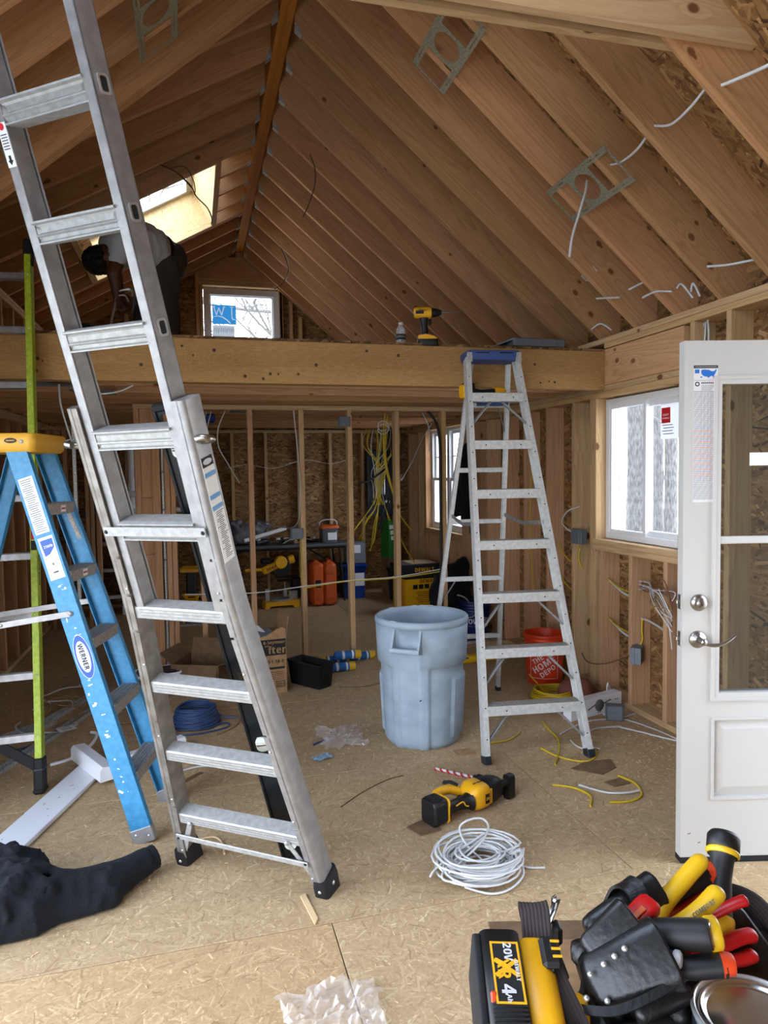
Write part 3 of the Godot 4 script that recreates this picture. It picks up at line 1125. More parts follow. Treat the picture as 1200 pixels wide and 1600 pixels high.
func build_back_wall() -> void:
	var w := struct("wall_back", "far gable wall of open studs over strand board sheathing", "wall")
	var gx := [0.14, 1.10]
	var holes := [[gx[0] + 0.02, 2.90, gx[1] - 0.02, 3.84]]
	# sheathing: rectangles up to the plates, then the gable in strips that follow the slopes
	sheath(w, "z", -9.05, -1, steps(-1.7, 2.95, 1.22, 0.9), [-0.02, 1.2, 2.4], [])
	for strip in [[-1.49, 0.16], [0.16, 1.08], [1.08, 2.84]]:
		var a: float = strip[0]
		var b: float = strip[1]
		var top := func(x: float) -> float: return 4.545 - (SD * (XC - x) if x < XC else SL * (x - XC))
		var polys := []
		if a == 0.16:
			polys = [[Vector2(a, 2.4), Vector2(b, 2.4), Vector2(b, 2.9), Vector2(a, 2.9)], [Vector2(a, 3.84), Vector2(b, 3.84), Vector2(b, top.call(b)), Vector2(XC, 4.545), Vector2(a, top.call(a))]]
		else:
			polys = [[Vector2(a, 2.4), Vector2(b, 2.4), Vector2(b, top.call(b)), Vector2(a, top.call(a))]]
		for p in polys:
			var s := mb()
			prism(s, p, -0.04, 0.0)
			var m := obj("panel", s, pick("osb"), w)
			m.position.z = -9.05
	board("sole_plate", w, Vector3(XL, 0.019, -9.005), Vector3(XR, 0.019, -9.005), 0.089, 0.038, Vector3.UP, pick("stud"))
	board("top_plate", w, Vector3(XL, 2.10, -9.005), Vector3(XR, 2.10, -9.005), 0.089, 0.038, Vector3.UP, pick("stud"))
	for x in [-1.2, -0.79, -0.38, 0.03, 0.439, 0.85, 1.259, 1.668, 2.089, 2.497]:
		upright("stud", w, x, x + 0.038, -9.05, ZB, 0.038, 2.081, pick("stud"))
	# gable framing above the loft
	for x in [0.077, 1.085, 1.205]:
		upright("king_stud", w, x, x + 0.04, -9.05, ZB, 2.39, 4.17 if x < 1.0 else (3.95 if x < 1.2 else 3.72), pick("stud"))
	for x in [0.125, 1.045]:
		upright("jack_stud", w, x + (0.0 if x < 1 else 0.035), x + (0.037 if x < 1 else 0.072), -9.05, ZB, 2.39, 3.86, pick("stud"))
	for x in [1.32, 1.725, 2.13, -0.33, -0.74, -1.15]:
		var yt: float = 4.13 - SL * (x + 0.04 - 0.652) if x > 0 else 4.2 - SD * (0.558 - x)
		upright("gable_stud", w, x, x + 0.04, -9.05, ZB + 0.002, 2.39, yt, pick("stud"))
	board("window_header", w, Vector3(0.117, 4.075, -8.98), Vector3(1.13, 4.075, -8.98), 0.045, 0.262, Vector3.UP, M["studfir"][0])
	for q in 2:
		board("header_plate", w, Vector3(0.117, 3.923 - q * 0.039, -9.0), Vector3(1.13 - q * 0.01, 3.923 - q * 0.039, -9.0), 0.09 - q * 0.004, 0.038, Vector3.UP, M["stud"][q])
	board("window_sill", w, Vector3(0.12, 2.87, -9.0), Vector3(1.12, 2.87, -9.0), 0.09, 0.038, Vector3.UP, pick("stud"))
	upright("ridge_post", w, 0.565, 0.645, -9.04, ZB + 0.002, 4.207, 4.27, M["stud"][0])

func build_partition() -> void:
	var w := struct("wall_middle", "open stud partition below the loft", "wall")
	board("top_plate", w, Vector3(-0.45, 2.111, -5.895), Vector3(XR, 2.111, -5.895), 0.089, 0.038, Vector3.UP, M["stud"][0])
	board("sole_plate", w, Vector3(-0.14, 0.019, -5.895), Vector3(XR, 0.019, -5.895), 0.089, 0.038, Vector3.UP, M["stud"][3])
	var st := [[0.03, "studfir", 1], [0.425, "studfir", 0], [0.842, "stud", 0], [1.25, "stud", 1], [1.662, "stud", 2], [2.086, "stud", 4]]
	for q in st:
		upright("stud", w, q[0], q[0] + 0.042, -5.94, -5.852, 0.038, 2.092, M[q[1]][q[2]])
	# built-up post beside the opening
	upright("post_stud", w, -0.446, -0.405, -5.94, -5.85, 0.0, 2.092, M["studfir"][0])
	upright("post_filler", w, -0.405, -0.319, -5.94, -5.872, 1.40, 2.092, M["studfir"][1])
	upright("post_filler", w, -0.405, -0.319, -5.94, -5.866, 0.95, 1.397, M["studfir"][2])
	upright("post_filler", w, -0.405, -0.319, -5.94, -5.870, 0.0, 0.947, M["studfir"][3])
	upright("post_stud", w, -0.319, -0.262, -5.94, -5.85, 0.0, 2.092, M["studfir"][2])
	upright("post_stud", w, -0.228, -0.19, -6.06, -5.90, 0.0, 2.092, M["studfir"][0])
	upright("post_stud", w, -0.188, -0.15, -6.06, -5.92, 0.0, 2.092, M["studfir"][1])
	# short partition far to the left
	var v := struct("wall_middle", "short stud partition in the dark far left corner", "wall")
	for x in [-1.45, -1.30, -1.10, -1.055, -1.0]:
		upright("stud", v, x, x + 0.038, -7.99, -7.9, 0.0, 2.05, pick("studfir"))
	board("top_plate", v, Vector3(-1.49, 2.07, -7.945), Vector3(-0.93, 2.07, -7.945), 0.089, 0.038, Vector3.UP, M["studfir"][0])

func build_left_and_front() -> void:
	var w := struct("wall_left", "left wall of open studs with a low dormer wall above the loft", "wall")
	var hole := [[-3.0, 0.0, 2.7, 2.15]]
	sheath(w, "x", XL - 0.14, -1, steps(-9.06, ZF + 0.1, 2.44, 1.1), [-0.02, 1.22, 2.44, 2.74], hole)
	sheath(w, "x", XL - 0.14, -1, steps(-9.06, -4.0, 2.44, 1.1), [2.74, 3.40], [])
	board("sole_plate", w, Vector3(XL - 0.07, 0.019, ZB), Vector3(XL - 0.07, 0.019, -3.05), 0.14, 0.038, Vector3.UP, pick("stud"))
	for z in [-3.05, -3.34, -3.75, -4.15, -4.56, -4.96, -5.37, -5.78, -6.18, -6.59, -7.0, -7.4, -7.8, -8.2, -8.6]:
		upright("stud", w, XL - 0.14, XL, z, z - 0.038, 0.038, 2.058, pick("studfir"))
	board("top_plate", w, Vector3(XL - 0.07, 2.09, ZB), Vector3(XL - 0.07, 2.09, -3.0), 0.14, 0.075, Vector3.UP, pick("stud"))
	# door header over the wide opening out of view
	board("opening_header", w, Vector3(XL - 0.07, 2.30, -3.4), Vector3(XL - 0.07, 2.30, ZF), 0.14, 0.28, Vector3.UP, M["lvl"][0])
	# low dormer wall
	board("top_plate", w, Vector3(XL - 0.06, 3.10, ZB), Vector3(XL - 0.06, 3.10, -4.02), 0.14, 0.038, Vector3.UP, M["stud"][1])
	board("top_plate", w, Vector3(XL - 0.06, 3.062, ZB), Vector3(XL - 0.06, 3.062, -4.02), 0.14, 0.036, Vector3.UP, M["stud"][0])
	var z := -4.05
	while z > ZB:
		upright("dormer_stud", w, XL - 0.13, XL + 0.005, z, z - 0.038, 2.39, 3.043, pick("stud"))
		z -= 0.406
	# wall behind the camera
	var f := struct("wall_front", "front wall behind the photographer with a wide opening", "wall")
	sheath(f, "z", ZF + 0.12, 1, steps(-1.7, 2.95, 1.22, 0.6), [-0.02, 1.22, 2.4], [[-1.45, 0.0, -0.5, 2.36]])
	var s := mb()
	prism(s, [Vector2(-1.95, 2.4), Vector2(3.15, 2.4), Vector2(XC, 4.6)], 0.0, 0.05)
	var g := obj("gable_panel", s, M["osb"][1], f)
	g.position.z = ZF + 0.12
	for x in [-1.49, -0.5, -0.1, 0.3, 0.9, 1.3, 1.7, 2.1, 2.5]:
		upright("stud", f, x, x + 0.038, ZF + 0.02, ZF + 0.11, 0.0, 2.39, pick("stud"))

# ================= windows
func pane_box(called: String, parent: Node3D, c: Vector3, size: Vector3, mat: Material) -> MeshInstance3D:
	var s := mb()
	bx(s, Vector3.ZERO, size)
	var m := obj(called, s, mat, parent)
	m.position = c
	return m

# single-sheet pane facing along x or z
func pane(parent: Node3D, c: Vector3, w: float, h: float, axis: String) -> MeshInstance3D:
	var s := mb()
	if axis == "x":
		qd(s, Vector3(0, -h / 2, w / 2), Vector3(0, h / 2, w / 2), Vector3(0, h / 2, -w / 2), Vector3(0, -h / 2, -w / 2))
	else:
		qd(s, Vector3(-w / 2, -h / 2, 0), Vector3(w / 2, -h / 2, 0), Vector3(w / 2, h / 2, 0), Vector3(-w / 2, h / 2, 0))
	var m := obj("pane", s, M["glass"], parent)
	m.position = c
	return m

# rectangular frame of four mitred-looking bars; u along z (axis x) or x (axis z)
func frame4(called: String, parent: Node3D, axis: String, at: float, u0: float, v0: float, u1: float, v1: float, face: float, depth: float, mat: Material) -> MeshInstance3D:
	var s := mb()
	var uc := (u0 + u1) * 0.5
	var vc := (v0 + v1) * 0.5
	var parts := [[uc, v0 + face / 2, u1 - u0, face], [uc, v1 - face / 2, u1 - u0, face], [u0 + face / 2, vc, face, v1 - v0 - 2 * face], [u1 - face / 2, vc, face, v1 - v0 - 2 * face]]
	for p in parts:
		if axis == "x":
			bx(s, Vector3(at, p[1], p[0]), Vector3(depth, p[3], p[2]), 0.003)
		else:
			bx(s, Vector3(p[0], p[1], at), Vector3(p[2], p[3], depth), 0.003)
	return obj(called, s, mat, parent)

func build_windows() -> void:
	# sliding window on the right
	var w := struct("window_1", "white vinyl sliding window in the right wall near the door", "window")
	frame4("window_frame", w, "x", 2.815, -4.405, 1.088, -3.525, 2.048, 0.045, 0.07, M["vinyl"])
	frame4("sash", w, "x", 2.80, -4.37, 1.125, -3.955, 2.01, 0.03, 0.03, M["vinyl"])
	pane(w, Vector3(2.80, 1.567, -4.16), 0.36, 0.83, "x")
	frame4("sash", w, "x", 2.826, -4.0, 1.125, -3.56, 2.01, 0.045, 0.03, M["vinyl"])
	pane(w, Vector3(2.826, 1.567, -3.78), 0.36, 0.80, "x")
	var st := mb()
	bx(st, Vector3(2.822, 1.86, -3.77), Vector3(0.001, 0.22, 0.17))
	var sh := obj("sticker", st, M["print_white"], w)
	var s2 := mb()
	bx(s2, Vector3(2.8205, 1.895, -3.805), Vector3(0.001, 0.095, 0.085))
	obj("sticker_square", s2, M["sign_red"], sh)
	var s3 := mb()
	for k in 4:
		bx(s3, Vector3(2.8203, 1.835 - 0.018 * k, -3.79 + 0.01 * (k % 2)), Vector3(0.001, 0.005, 0.10))
	obj("sticker_line", s3, M["ink_grey"], sh)
	for t in [["READY", 1.898, 0.018], ["TO INSTALL", 1.877, 0.012]]:
		letter("sticker_text", t[0], t[2], M["print_white"], sh, Transform3D(Basis(Vector3.UP, -PI / 2), Vector3(2.8196, t[1], -3.805)))
	# pair of double-hung windows in the far room
	w = struct("window_2", "pair of white double hung windows in the far right wall", "window")
	for z in [-8.155, -7.575]:
		var z1: float = z + 0.57
		frame4("window_frame", w, "x", 2.815, z, 0.90, z1, 2.06, 0.035, 0.08, M["vinyl"])
		frame4("sash", w, "x", 2.825, z + 0.035, 1.46, z1 - 0.035, 2.025, 0.035, 0.03, M["vinyl"])
		frame4("sash", w, "x", 2.798, z + 0.035, 0.935, z1 - 0.035, 1.50, 0.035, 0.03, M["vinyl"])
		pane(w, Vector3(2.825, 1.74, z + 0.285), 0.44, 0.50, "x")
		pane(w, Vector3(2.798, 1.22, z + 0.285), 0.44, 0.50, "x")
		var mm := mb()
		bx(mm, Vector3(2.822, 1.74, z + 0.285), Vector3(0.012, 0.012, 0.44))
		bx(mm, Vector3(2.822, 1.74, z + 0.285), Vector3(0.012, 0.49, 0.012))
		obj("muntin", mm, M["vinyl"], w)
	# gable window over the loft
	w = struct("window_3", "white gable window above the loft with a blue maker sticker", "window")
	frame4("window_frame", w, "z", -9.0, 0.168, 2.90, 1.078, 3.83, 0.075, 0.07, M["vinyl"])
	frame4("sash", w, "z", -9.01, 0.235, 2.965, 1.01, 3.765, 0.022, 0.04, M["vinyl"])
	pane(w, Vector3(0.622, 3.365, -9.01), 0.73, 0.76, "z")
	for q in [[0.412, 3.525, 0.285, 0.235, 0], [0.40, 3.31, 0.26, 0.17, 1]]:
		var b := mb()
		for k in [[0, 1, -1, -1], [1, 0, 1, 1], [1, 1, 1, -1], [0, 1, -1, -1], [0, 0, -1, 1], [1, 0, 1, 1]]:
			b.set_uv(Vector2(k[0], k[1]))
			b.add_vertex(Vector3(q[0] + k[2] * q[2] / 2, q[1] + k[3] * q[3] / 2, -9.004))
		var sm := flat("window_sticker_%d" % q[4], Color.WHITE, 0.6)
		sm.albedo_texture = sticker_image(q[4])
		sm.backlight_enabled = true
		sm.backlight = Color.WHITE
		obj("sticker", b, sm, w)
	# skylight in the dormer slope
	w = struct("window_4", "skylight with pale lined shaft in the left roof slope", "window")
	var th := atan(SD)
	var X := Vector3(-cos(th), -sin(th), 0)
	var Y := Vector3(-sin(th), cos(th), 0)
	var B := Basis(X, Y, X.cross(Y))
	var o := Vector3(0.25, 4.26 - SD * (0.558 - 0.25), -6.795)
	var L := 1.115 / cos(th)
	var lin := [[Vector3(L / 2, 0.19, 0.74), Vector3(L, 0.38, 0.012)], [Vector3(L / 2, 0.19, -0.74), Vector3(L, 0.38, 0.012)], [Vector3(0.006, 0.19, 0), Vector3(0.012, 0.38, 1.468)], [Vector3(L - 0.006, 0.19, 0), Vector3(0.012, 0.38, 1.468)]]
	for q in lin:
		var s := mb()
		bx(s, Vector3.ZERO, q[1])
		var m := obj("shaft_panel", s, M["shaft"][0], w)
		m.transform = Transform3D(B, o + B * q[0])
	var fr := mb()
	for q in [[Vector3(L / 2, 0.40, 0.71), Vector3(L, 0.06, 0.07)], [Vector3(L / 2, 0.40, -0.71), Vector3(L, 0.06, 0.07)], [Vector3(0.04, 0.40, 0), Vector3(0.07, 0.06, 1.35)], [Vector3(L - 0.04, 0.40, 0), Vector3(0.07, 0.06, 1.35)]]:
		bx(fr, q[0], q[1], 0.004)
	var f := obj("window_frame", fr, M["white_paint"], w)
	f.transform = Transform3D(B, o)
	var gp := mb()
	qd(gp, Vector3(0.05, 0.42, 0.68), Vector3(L - 0.05, 0.42, 0.68), Vector3(L - 0.05, 0.42, -0.68), Vector3(0.05, 0.42, -0.68))
	var gm := obj("pane", gp, M["glass"], w)
	gm.transform = Transform3D(B, o)

# thin prints on the gable window seen from behind: the maker's initials, and a paper with bars
func sticker_image(kind: int) -> ImageTexture:
	var im := Image.create(128, 106, false, Image.FORMAT_RGB8)
	im.fill(Color(0.13, 0.36, 0.50) if kind == 0 else Color(0.5, 0.5, 0.5))
	var seg := []
	if kind == 0:
		# mirrored J and W: the W stands at the left, the J hooks the other way at the right
		seg = [[8, 10, 22, 56, 4], [22, 56, 36, 18, 4], [36, 18, 50, 56, 4], [50, 56, 64, 10, 4], [3, 10, 14, 10, 3], [58, 10, 70, 10, 3], [104, 10, 104, 66, 5], [96, 10, 114, 10, 3], [104, 66, 110, 78, 5], [110, 78, 122, 78, 4], [6, 66, 28, 62, 3], [28, 62, 52, 66, 4], [52, 66, 76, 80, 5], [76, 80, 94, 98, 5]]
	else:
		for k in 24:
			seg.append([8 + 5 * k, 14 + (k * 7) % 9, 8 + 5 * k, 40 + (k * 13) % 22, 1 + k % 2])
		for k in 3:
			seg.append([10, 76 + 9 * k, 108 - 14 * k, 76 + 9 * k, 1])
	for q in seg:
		var a := Vector2(q[0], q[1])
		var d := Vector2(q[2], q[3]) - a
		for n in 61:
			var p := a + d * n / 60.0
			im.fill_rect(Rect2i(int(p.x) - q[4] / 2, int(p.y) - q[4] / 2, q[4], q[4]), Color(0.52, 0.52, 0.52) if kind == 0 else Color(0.22, 0.23, 0.24))
	return ImageTexture.create_from_image(im)

func build_door() -> void:
	var d := struct("door_1", "white half glazed entry door standing open on the right", "door")
	d.position = Vector3(1.828, 0.0, -2.372)
	d.rotation.y = -atan2(0.235, 0.972)
	var W := 0.91
	var H := 2.03
	var y0 := 0.024
	# slab: stiles and rails with the glass opening and the lower panel recess
	var s := mb()
	var zf := 0.022
	var open := [[0.125, 0.665, W - 0.125, 1.91], [0.125, 0.262, W - 0.125, 0.582]]
	for r in cells([0.0, W], [y0, y0 + H], open):
		bx(s, Vector3((r[0] + r[2]) / 2, (r[1] + r[3]) / 2, 0), Vector3(r[2] - r[0], r[3] - r[1], 0.044))
	obj("door_slab", s, M["white_paint"], d)
	# glazing moulding, muntins and glass
	var m := mb()
	ring_prism(m, rect2(0.115, 0.655, W - 0.115, 1.92), rect2(0.128, 0.668, W - 0.128, 1.907), 0.018, 0.030)
	ring_prism(m, rect2(0.124, 0.664, W - 0.124, 1.911), rect2(0.146, 0.686, W - 0.146, 1.889), -0.02, 0.026)
	obj("glazing_bead", m, M["white_paint"], d)
	for yy in [1.287]:
		var mu := mb()
		bx(mu, Vector3(W / 2, yy, 0.014), Vector3(W - 0.29, 0.029, 0.018), 0.004)
		obj("muntin", mu, M["white_paint"], d)
	for q in [[0.686, 1.273], [1.301, 1.889]]:
		var gl := mb()
		qd(gl, Vector3(0.146, q[0], 0.004), Vector3(W - 0.146, q[0], 0.004), Vector3(W - 0.146, q[1], 0.004), Vector3(0.146, q[1], 0.004))
		obj("pane", gl, M["door_glass"], d)
	# raised lower panel: sunk moulding round a bevelled field
	var pn := mb()
	ring_prism(pn, rect2(0.119, 0.256, W - 0.119, 0.588), rect2(0.130, 0.267, W - 0.130, 0.577), 0.0, 0.0262)
	var o := rect2(0.130, 0.267, W - 0.130, 0.577)
	var i := rect2(0.168, 0.305, W - 0.168, 0.539)
	for k in 4:
		var a: Vector2 = o[k]
		var b: Vector2 = o[(k + 1) % 4]
		var c: Vector2 = i[(k + 1) % 4]
		var e: Vector2 = i[k]
		qd(pn, Vector3(a.x, a.y, 0.007), Vector3(b.x, b.y, 0.007), Vector3(c.x, c.y, 0.019), Vector3(e.x, e.y, 0.019))
	qd(pn, Vector3(i[0].x, i[0].y, 0.019), Vector3(i[1].x, i[1].y, 0.019), Vector3(i[2].x, i[2].y, 0.019), Vector3(i[3].x, i[3].y, 0.019))
	bx(pn, Vector3(W / 2, 0.422, -0.01), Vector3(W - 0.25, 0.33, 0.02))
	obj("door_panel", pn, M["white_paint"], d)
	var sw := mb()
	bx(sw, Vector3(W / 2, 0.012, 0), Vector3(W, 0.022, 0.05))
	obj("door_sweep", sw, M["gasket"], d)
	# deadbolt
	var db := mb()
	lathe(db, [Vector2(0.033, 0), Vector2(0.033, 0.006), Vector2(0.030, 0.012), Vector2(0.022, 0.016), Vector2(0.022, 0.016), Vector2(0.021, 0.03), Vector2(0.019, 0.032), Vector2(0, 0.032)], 28, Transform3D(Basis(Vector3.RIGHT, PI / 2), Vector3(0.063, 1.045, zf)))
	var dbm := obj("deadbolt", db, M["nickel"], d)
	var kh := mb()
	bx(kh, Vector3(0.063, 1.042, zf + 0.033), Vector3(0.003, 0.009, 0.002))
	obj("key_slot", kh, M["ink"], dbm)
	# lever handle
	var lv := mb()
	lathe(lv, [Vector2(0.034, 0), Vector2(0.034, 0.005), Vector2(0.030, 0.011), Vector2(0.014, 0.014), Vector2(0.012, 0.02), Vector2(0.012, 0.05), Vector2(0.013, 0.056), Vector2(0.012, 0.06), Vector2(0, 0.061)], 28, Transform3D(Basis(Vector3.RIGHT, PI / 2), Vector3(0.060, 0.90, zf)))
	var lm := obj("lever_handle", lv, M["nickel"], d)
	var rings := []
	for k in 13:
		var t := k / 12.0
		var c := Vector3(0.060 + 0.125 * t, 0.897 - 0.012 * sin(t * PI * 1.15) + 0.022 * t * t, zf + 0.052 + 0.006 * sin(t * PI))
		var hh := lerpf(0.016, 0.013, t) * (1.0 if k < 12 else 0.4)
		var ring := PackedVector3Array()
		for j in 10:
			var an := TAU * j / 10
			ring.append(c + Vector3(0, cos(an) * hh * 0.5, sin(an) * 0.0055))
		rings.append(ring)
	var lev := mb()
	loft(lev, rings)
	obj("lever", lev, M["nickel"], lm)
	# latch plates on the edge
	for q in [[1.045, 0.058], [0.90, 0.058]]:
		var lp := mb()
		bx(lp, Vector3(-0.001, q[0], 0), Vector3(0.003, q[1], 0.026), 0.001)
		var lpm := obj("latch_plate", lp, M["nickel"], d)
		var bolt := mb()
		bx(bolt, Vector3(-0.008, q[0], 0), Vector3(0.014, 0.018, 0.012), 0.003)
		obj("latch_bolt", bolt, M["nickel"], lpm)
	# hinge leaves on the wall side
	for yy in [0.25, 1.05, 1.85]:
		var h := mb()
		cyl(h, Vector3(W + 0.008, yy - 0.05, 0.018), Vector3(W + 0.008, yy + 0.05, 0.018), 0.007, 10)
		obj("hinge", h, M["nickel"], d)
	# energy label on the stile
	var lb := mb()
	lb.set_uv(Vector2(0, 1)); lb.add_vertex(Vector3(0.036, 1.436, zf + 0.0008))
	lb.set_uv(Vector2(1, 0)); lb.add_vertex(Vector3(0.130, 1.960, zf + 0.0008))
	lb.set_uv(Vector2(1, 1)); lb.add_vertex(Vector3(0.130, 1.436, zf + 0.0008))
	lb.set_uv(Vector2(0, 1)); lb.add_vertex(Vector3(0.036, 1.436, zf + 0.0008))
	lb.set_uv(Vector2(0, 0)); lb.add_vertex(Vector3(0.036, 1.960, zf + 0.0008))
	lb.set_uv(Vector2(1, 0)); lb.add_vertex(Vector3(0.130, 1.960, zf + 0.0008))
	var lmat := flat("door_label", Color.WHITE, 0.5)
	lmat.albedo_texture = label_image()
	obj("energy_label", lb, lmat, d).set_meta("label", "printed energy label with a blue map")
	var ws := mb()
	bx(ws, Vector3(0.305, 1.60, 0.006), Vector3(0.078, 0.05, 0.0008))
	obj("glass_sticker", ws, M["paper"], d)
	# small scuffs at the bottom
	var sc := mb()
	for q in [[0.075, 0.083], [0.20, 0.055], [0.225, 0.045], [0.035, 0.12]]:
		bx(sc, Vector3(q[0], q[1], zf + 0.0003), Vector3(0.012, 0.003, 0.0006), 0.0, Basis(Vector3.BACK, 0.3))
	obj("scuff", sc, M["stain"], d)

func label_image() -> ImageTexture:
	var im := Image.create(188, 1048, false, Image.FORMAT_RGB8)
	im.fill(Color(0.84, 0.84, 0.83))
	im.fill_rect(Rect2i(0, 0, 188, 22), Color(0.08, 0.08, 0.09))
	for x in range(12, 176, 7):
		im.fill_rect(Rect2i(x, 8, 4, 6), Color(0.8, 0.8, 0.8))
	im.fill_rect(Rect2i(8, 30, 36, 30), Color(0.16, 0.42, 0.75))
	var map := PackedVector2Array([Vector2(60, 34), Vector2(78, 30), Vector2(112, 33), Vector2(128, 38), Vector2(136, 46), Vector2(144, 42), Vector2(152, 46), Vector2(162, 38), Vector2(172, 30), Vector2(178, 32), Vector2(174, 44), Vector2(168, 54), Vector2(164, 66), Vector2(156, 74), Vector2(158, 92), Vector2(152, 92), Vector2(146, 80), Vector2(128, 82), Vector2(112, 96), Vector2(104, 84), Vector2(90, 84), Vector2(72, 78), Vector2(60, 64), Vector2(56, 48)])
	for y in range(26, 100):
		for x in range(50, 184):
			if Geometry2D.is_point_in_polygon(Vector2(x, y), map):
				im.set_pixel(x, y, Color(0.12, 0.42, 0.75))
	im.fill_rect(Rect2i(52, 84, 14, 10), Color(0.12, 0.42, 0.75))
	im.fill_rect(Rect2i(150, 96, 30, 6), Color(0.75, 0.3, 0.3))
	im.fill_rect(Rect2i(0, 112, 188, 2), Color(0.3, 0.3, 0.3))
	for y in range(120, 162):
		for x in range(8, 48):
			var q := Vector2(x - 28, y - 141).length()
			if q < 18 and q > 10:
				im.set_pixel(x, y, Color(0.12, 0.12, 0.13))
	for k in 8:
		im.fill_rect(Rect2i(60 + 14 * k, 126, 10, 14), Color(0.35, 0.32, 0.33) if k != 5 else Color(0.78, 0.15, 0.15))
	for k in 5:
		im.fill_rect(Rect2i(60, 150 + 9 * k, 110 - 9 * k, 4), Color(0.55, 0.55, 0.55))
	im.fill_rect(Rect2i(0, 196, 188, 3), Color(0.25, 0.25, 0.25))
	var y := 204
	var k2 := 0
	while y < 1030:
		var c := Color(0.66, 0.66, 0.66)
		if y > 480 and y < 860 and k2 % 3 == 0:
			c = Color(0.86, 0.58, 0.45)
		elif y > 440 and y < 880 and k2 % 3 == 1:
			c = Color(0.60, 0.63, 0.72)
		im.fill_rect(Rect2i(2, y, 184, 6), c)
		for x in range(4, 180, 9):
			if (x * 7 + k2 * 13) % 5 != 0:
				im.fill_rect(Rect2i(x, y + 8, 6, 3), Color(0.45, 0.45, 0.46))
		y += 14
		k2 += 1
	for x in [58, 84, 110, 134, 158]:
		im.fill_rect(Rect2i(x, 200, 2, 690), Color(0.58, 0.58, 0.58))
	return ImageTexture.create_from_image(im)

# ================= outside
func build_outside() -> void:
	var s := mb()
	bx(s, Vector3(0, -0.75, -5), Vector3(90, 0.2, 90))
	var g := obj("ground", s, M["snow"])
	g.set_meta("kind", "structure")
	tree(Vector3(6.05, -0.65, -8.72), 0.25, 6.5, 1, "thick rough barked tree trunk filling the left pane of the slider", 0.12)
	tree(Vector3(6.15, -0.65, -8.22), 0.085, 6.0, 2, "thinner tree trunk seen through the right pane of the slider", 0.2)
	tree(Vector3(-1.3, -0.65, -14.6), 0.16, 7.0, 9, "bare branching tree behind the gable window", 0.6)
	tree(Vector3(3.2, -0.65, -19.5), 0.18, 8.5, 9, "bare tree further behind the gable window", 0.8)
	tree(Vector3(5.6, -0.65, -17.3), 0.22, 6.0, 6, "dark trunk beyond the far double hung windows", 0.4)

func tree(at: Vector3, r: float, h: float, branches: int, label: String, spread: float) -> void:
	var t := thing("bare_tree", label, "tree", at, 0.0, "")
	var rr := RandomNumberGenerator.new()
	rr.seed = int(at.x * 100 + at.z * 10)
	var nz := noise(rr.seed, 2.2, 3)
	var rings := []
	var n := 34
	for j in 60:
		var y := h * j / 59.0
		var ring := PackedVector3Array()
		for k in n:
			var a := TAU * k / n
			var rad := r * lerpf(1.0, 0.8, y / h) * (1.0 + 0.35 * exp(-y * 2.0))
			rad *= 1.0 + 0.10 * nz.get_noise_3d(cos(a) * 2.4, y * 0.7, sin(a) * 2.4) + 0.05 * sin(a * 11.0 + 3.0 * nz.get_noise_1d(y * 0.8))
			ring.append(Vector3(cos(a) * rad, y, -sin(a) * rad) + Vector3(sin(y * 0.5), 0, cos(y * 0.4)) * r * 0.25)
		rings.append(ring)
	var s := mb()
	loft(s, rings, true)
	obj("trunk", s, M["bark"], t)
	for b in branches:
		var bs := mb()
		var y := h * rr.randf_range(0.25, 0.95)
		var a := rr.randf() * TAU
		limb(bs, Vector3(0, y, 0), Vector3(cos(a), rr.randf_range(0.1, 0.7), sin(a)).normalized(), r * 0.32, h * 0.42 * (0.4 + spread), 3, rr)
		obj("branch", bs, M["bark"], t)

func limb(s: SurfaceTool, at: Vector3, dir: Vector3, r: float, L: float, depth: int, rr: RandomNumberGenerator) -> void:
	var p := at
	var d := dir
	var pts := [p]
	for i in 5:
		p += d * L / 5.0
		d = (d + Vector3(rr.randfn(0, 0.16), rr.randfn(0.03, 0.12), rr.randfn(0, 0.16))).normalized()
		pts.append(p)
		if depth > 0 and i > 0:
			var e := (d + Vector3(rr.randfn(0, 0.6), rr.randfn(0.1, 0.5), rr.randfn(0, 0.6))).normalized()
			limb(s, p, e, r * 0.55, L * 0.55, depth - 1, rr)
	tube(s, pts, r, 5, false, r * 0.45)

# ================= ladders
# a channel rail through points; web on the side "sgn" of local X, flanges front and back
func rail(s: SurfaceTool, a: Vector3, b: Vector3, B: Basis, w: float, d: float, sgn: float, t := 0.004) -> void:
	# w = flange length along B.x, d = depth along B.z
	bar(s, a + B.x * sgn * (w / 2 - t / 2), b + B.x * sgn * (w / 2 - t / 2), d, t, B.x, 0.0012)
	bar(s, a + B.z * (d / 2 - t / 2), b + B.z * (d / 2 - t / 2), t, w, B.x, 0.0012)
	bar(s, a - B.z * (d / 2 - t / 2), b - B.z * (d / 2 - t / 2), t, w, B.x, 0.0012)

func rivet(s: SurfaceTool, at: Vector3, dir: Vector3, r := 0.006) -> void:
	lathe(s, [Vector2(r, 0), Vector2(r * 0.8, r * 0.4), Vector2(0, r * 0.55)], 10, xf_axis(at, dir))

func build_things() -> void:
	multi_ladder()
	box_level()
	blue_ladder()
	lime_ladder()
	alu_ladder()
	small_ladder()
	build_floor_things()
	build_scraps()
	build_far_room()
	build_wires()
	build_loft_things()
	build_person()
	build_bench()

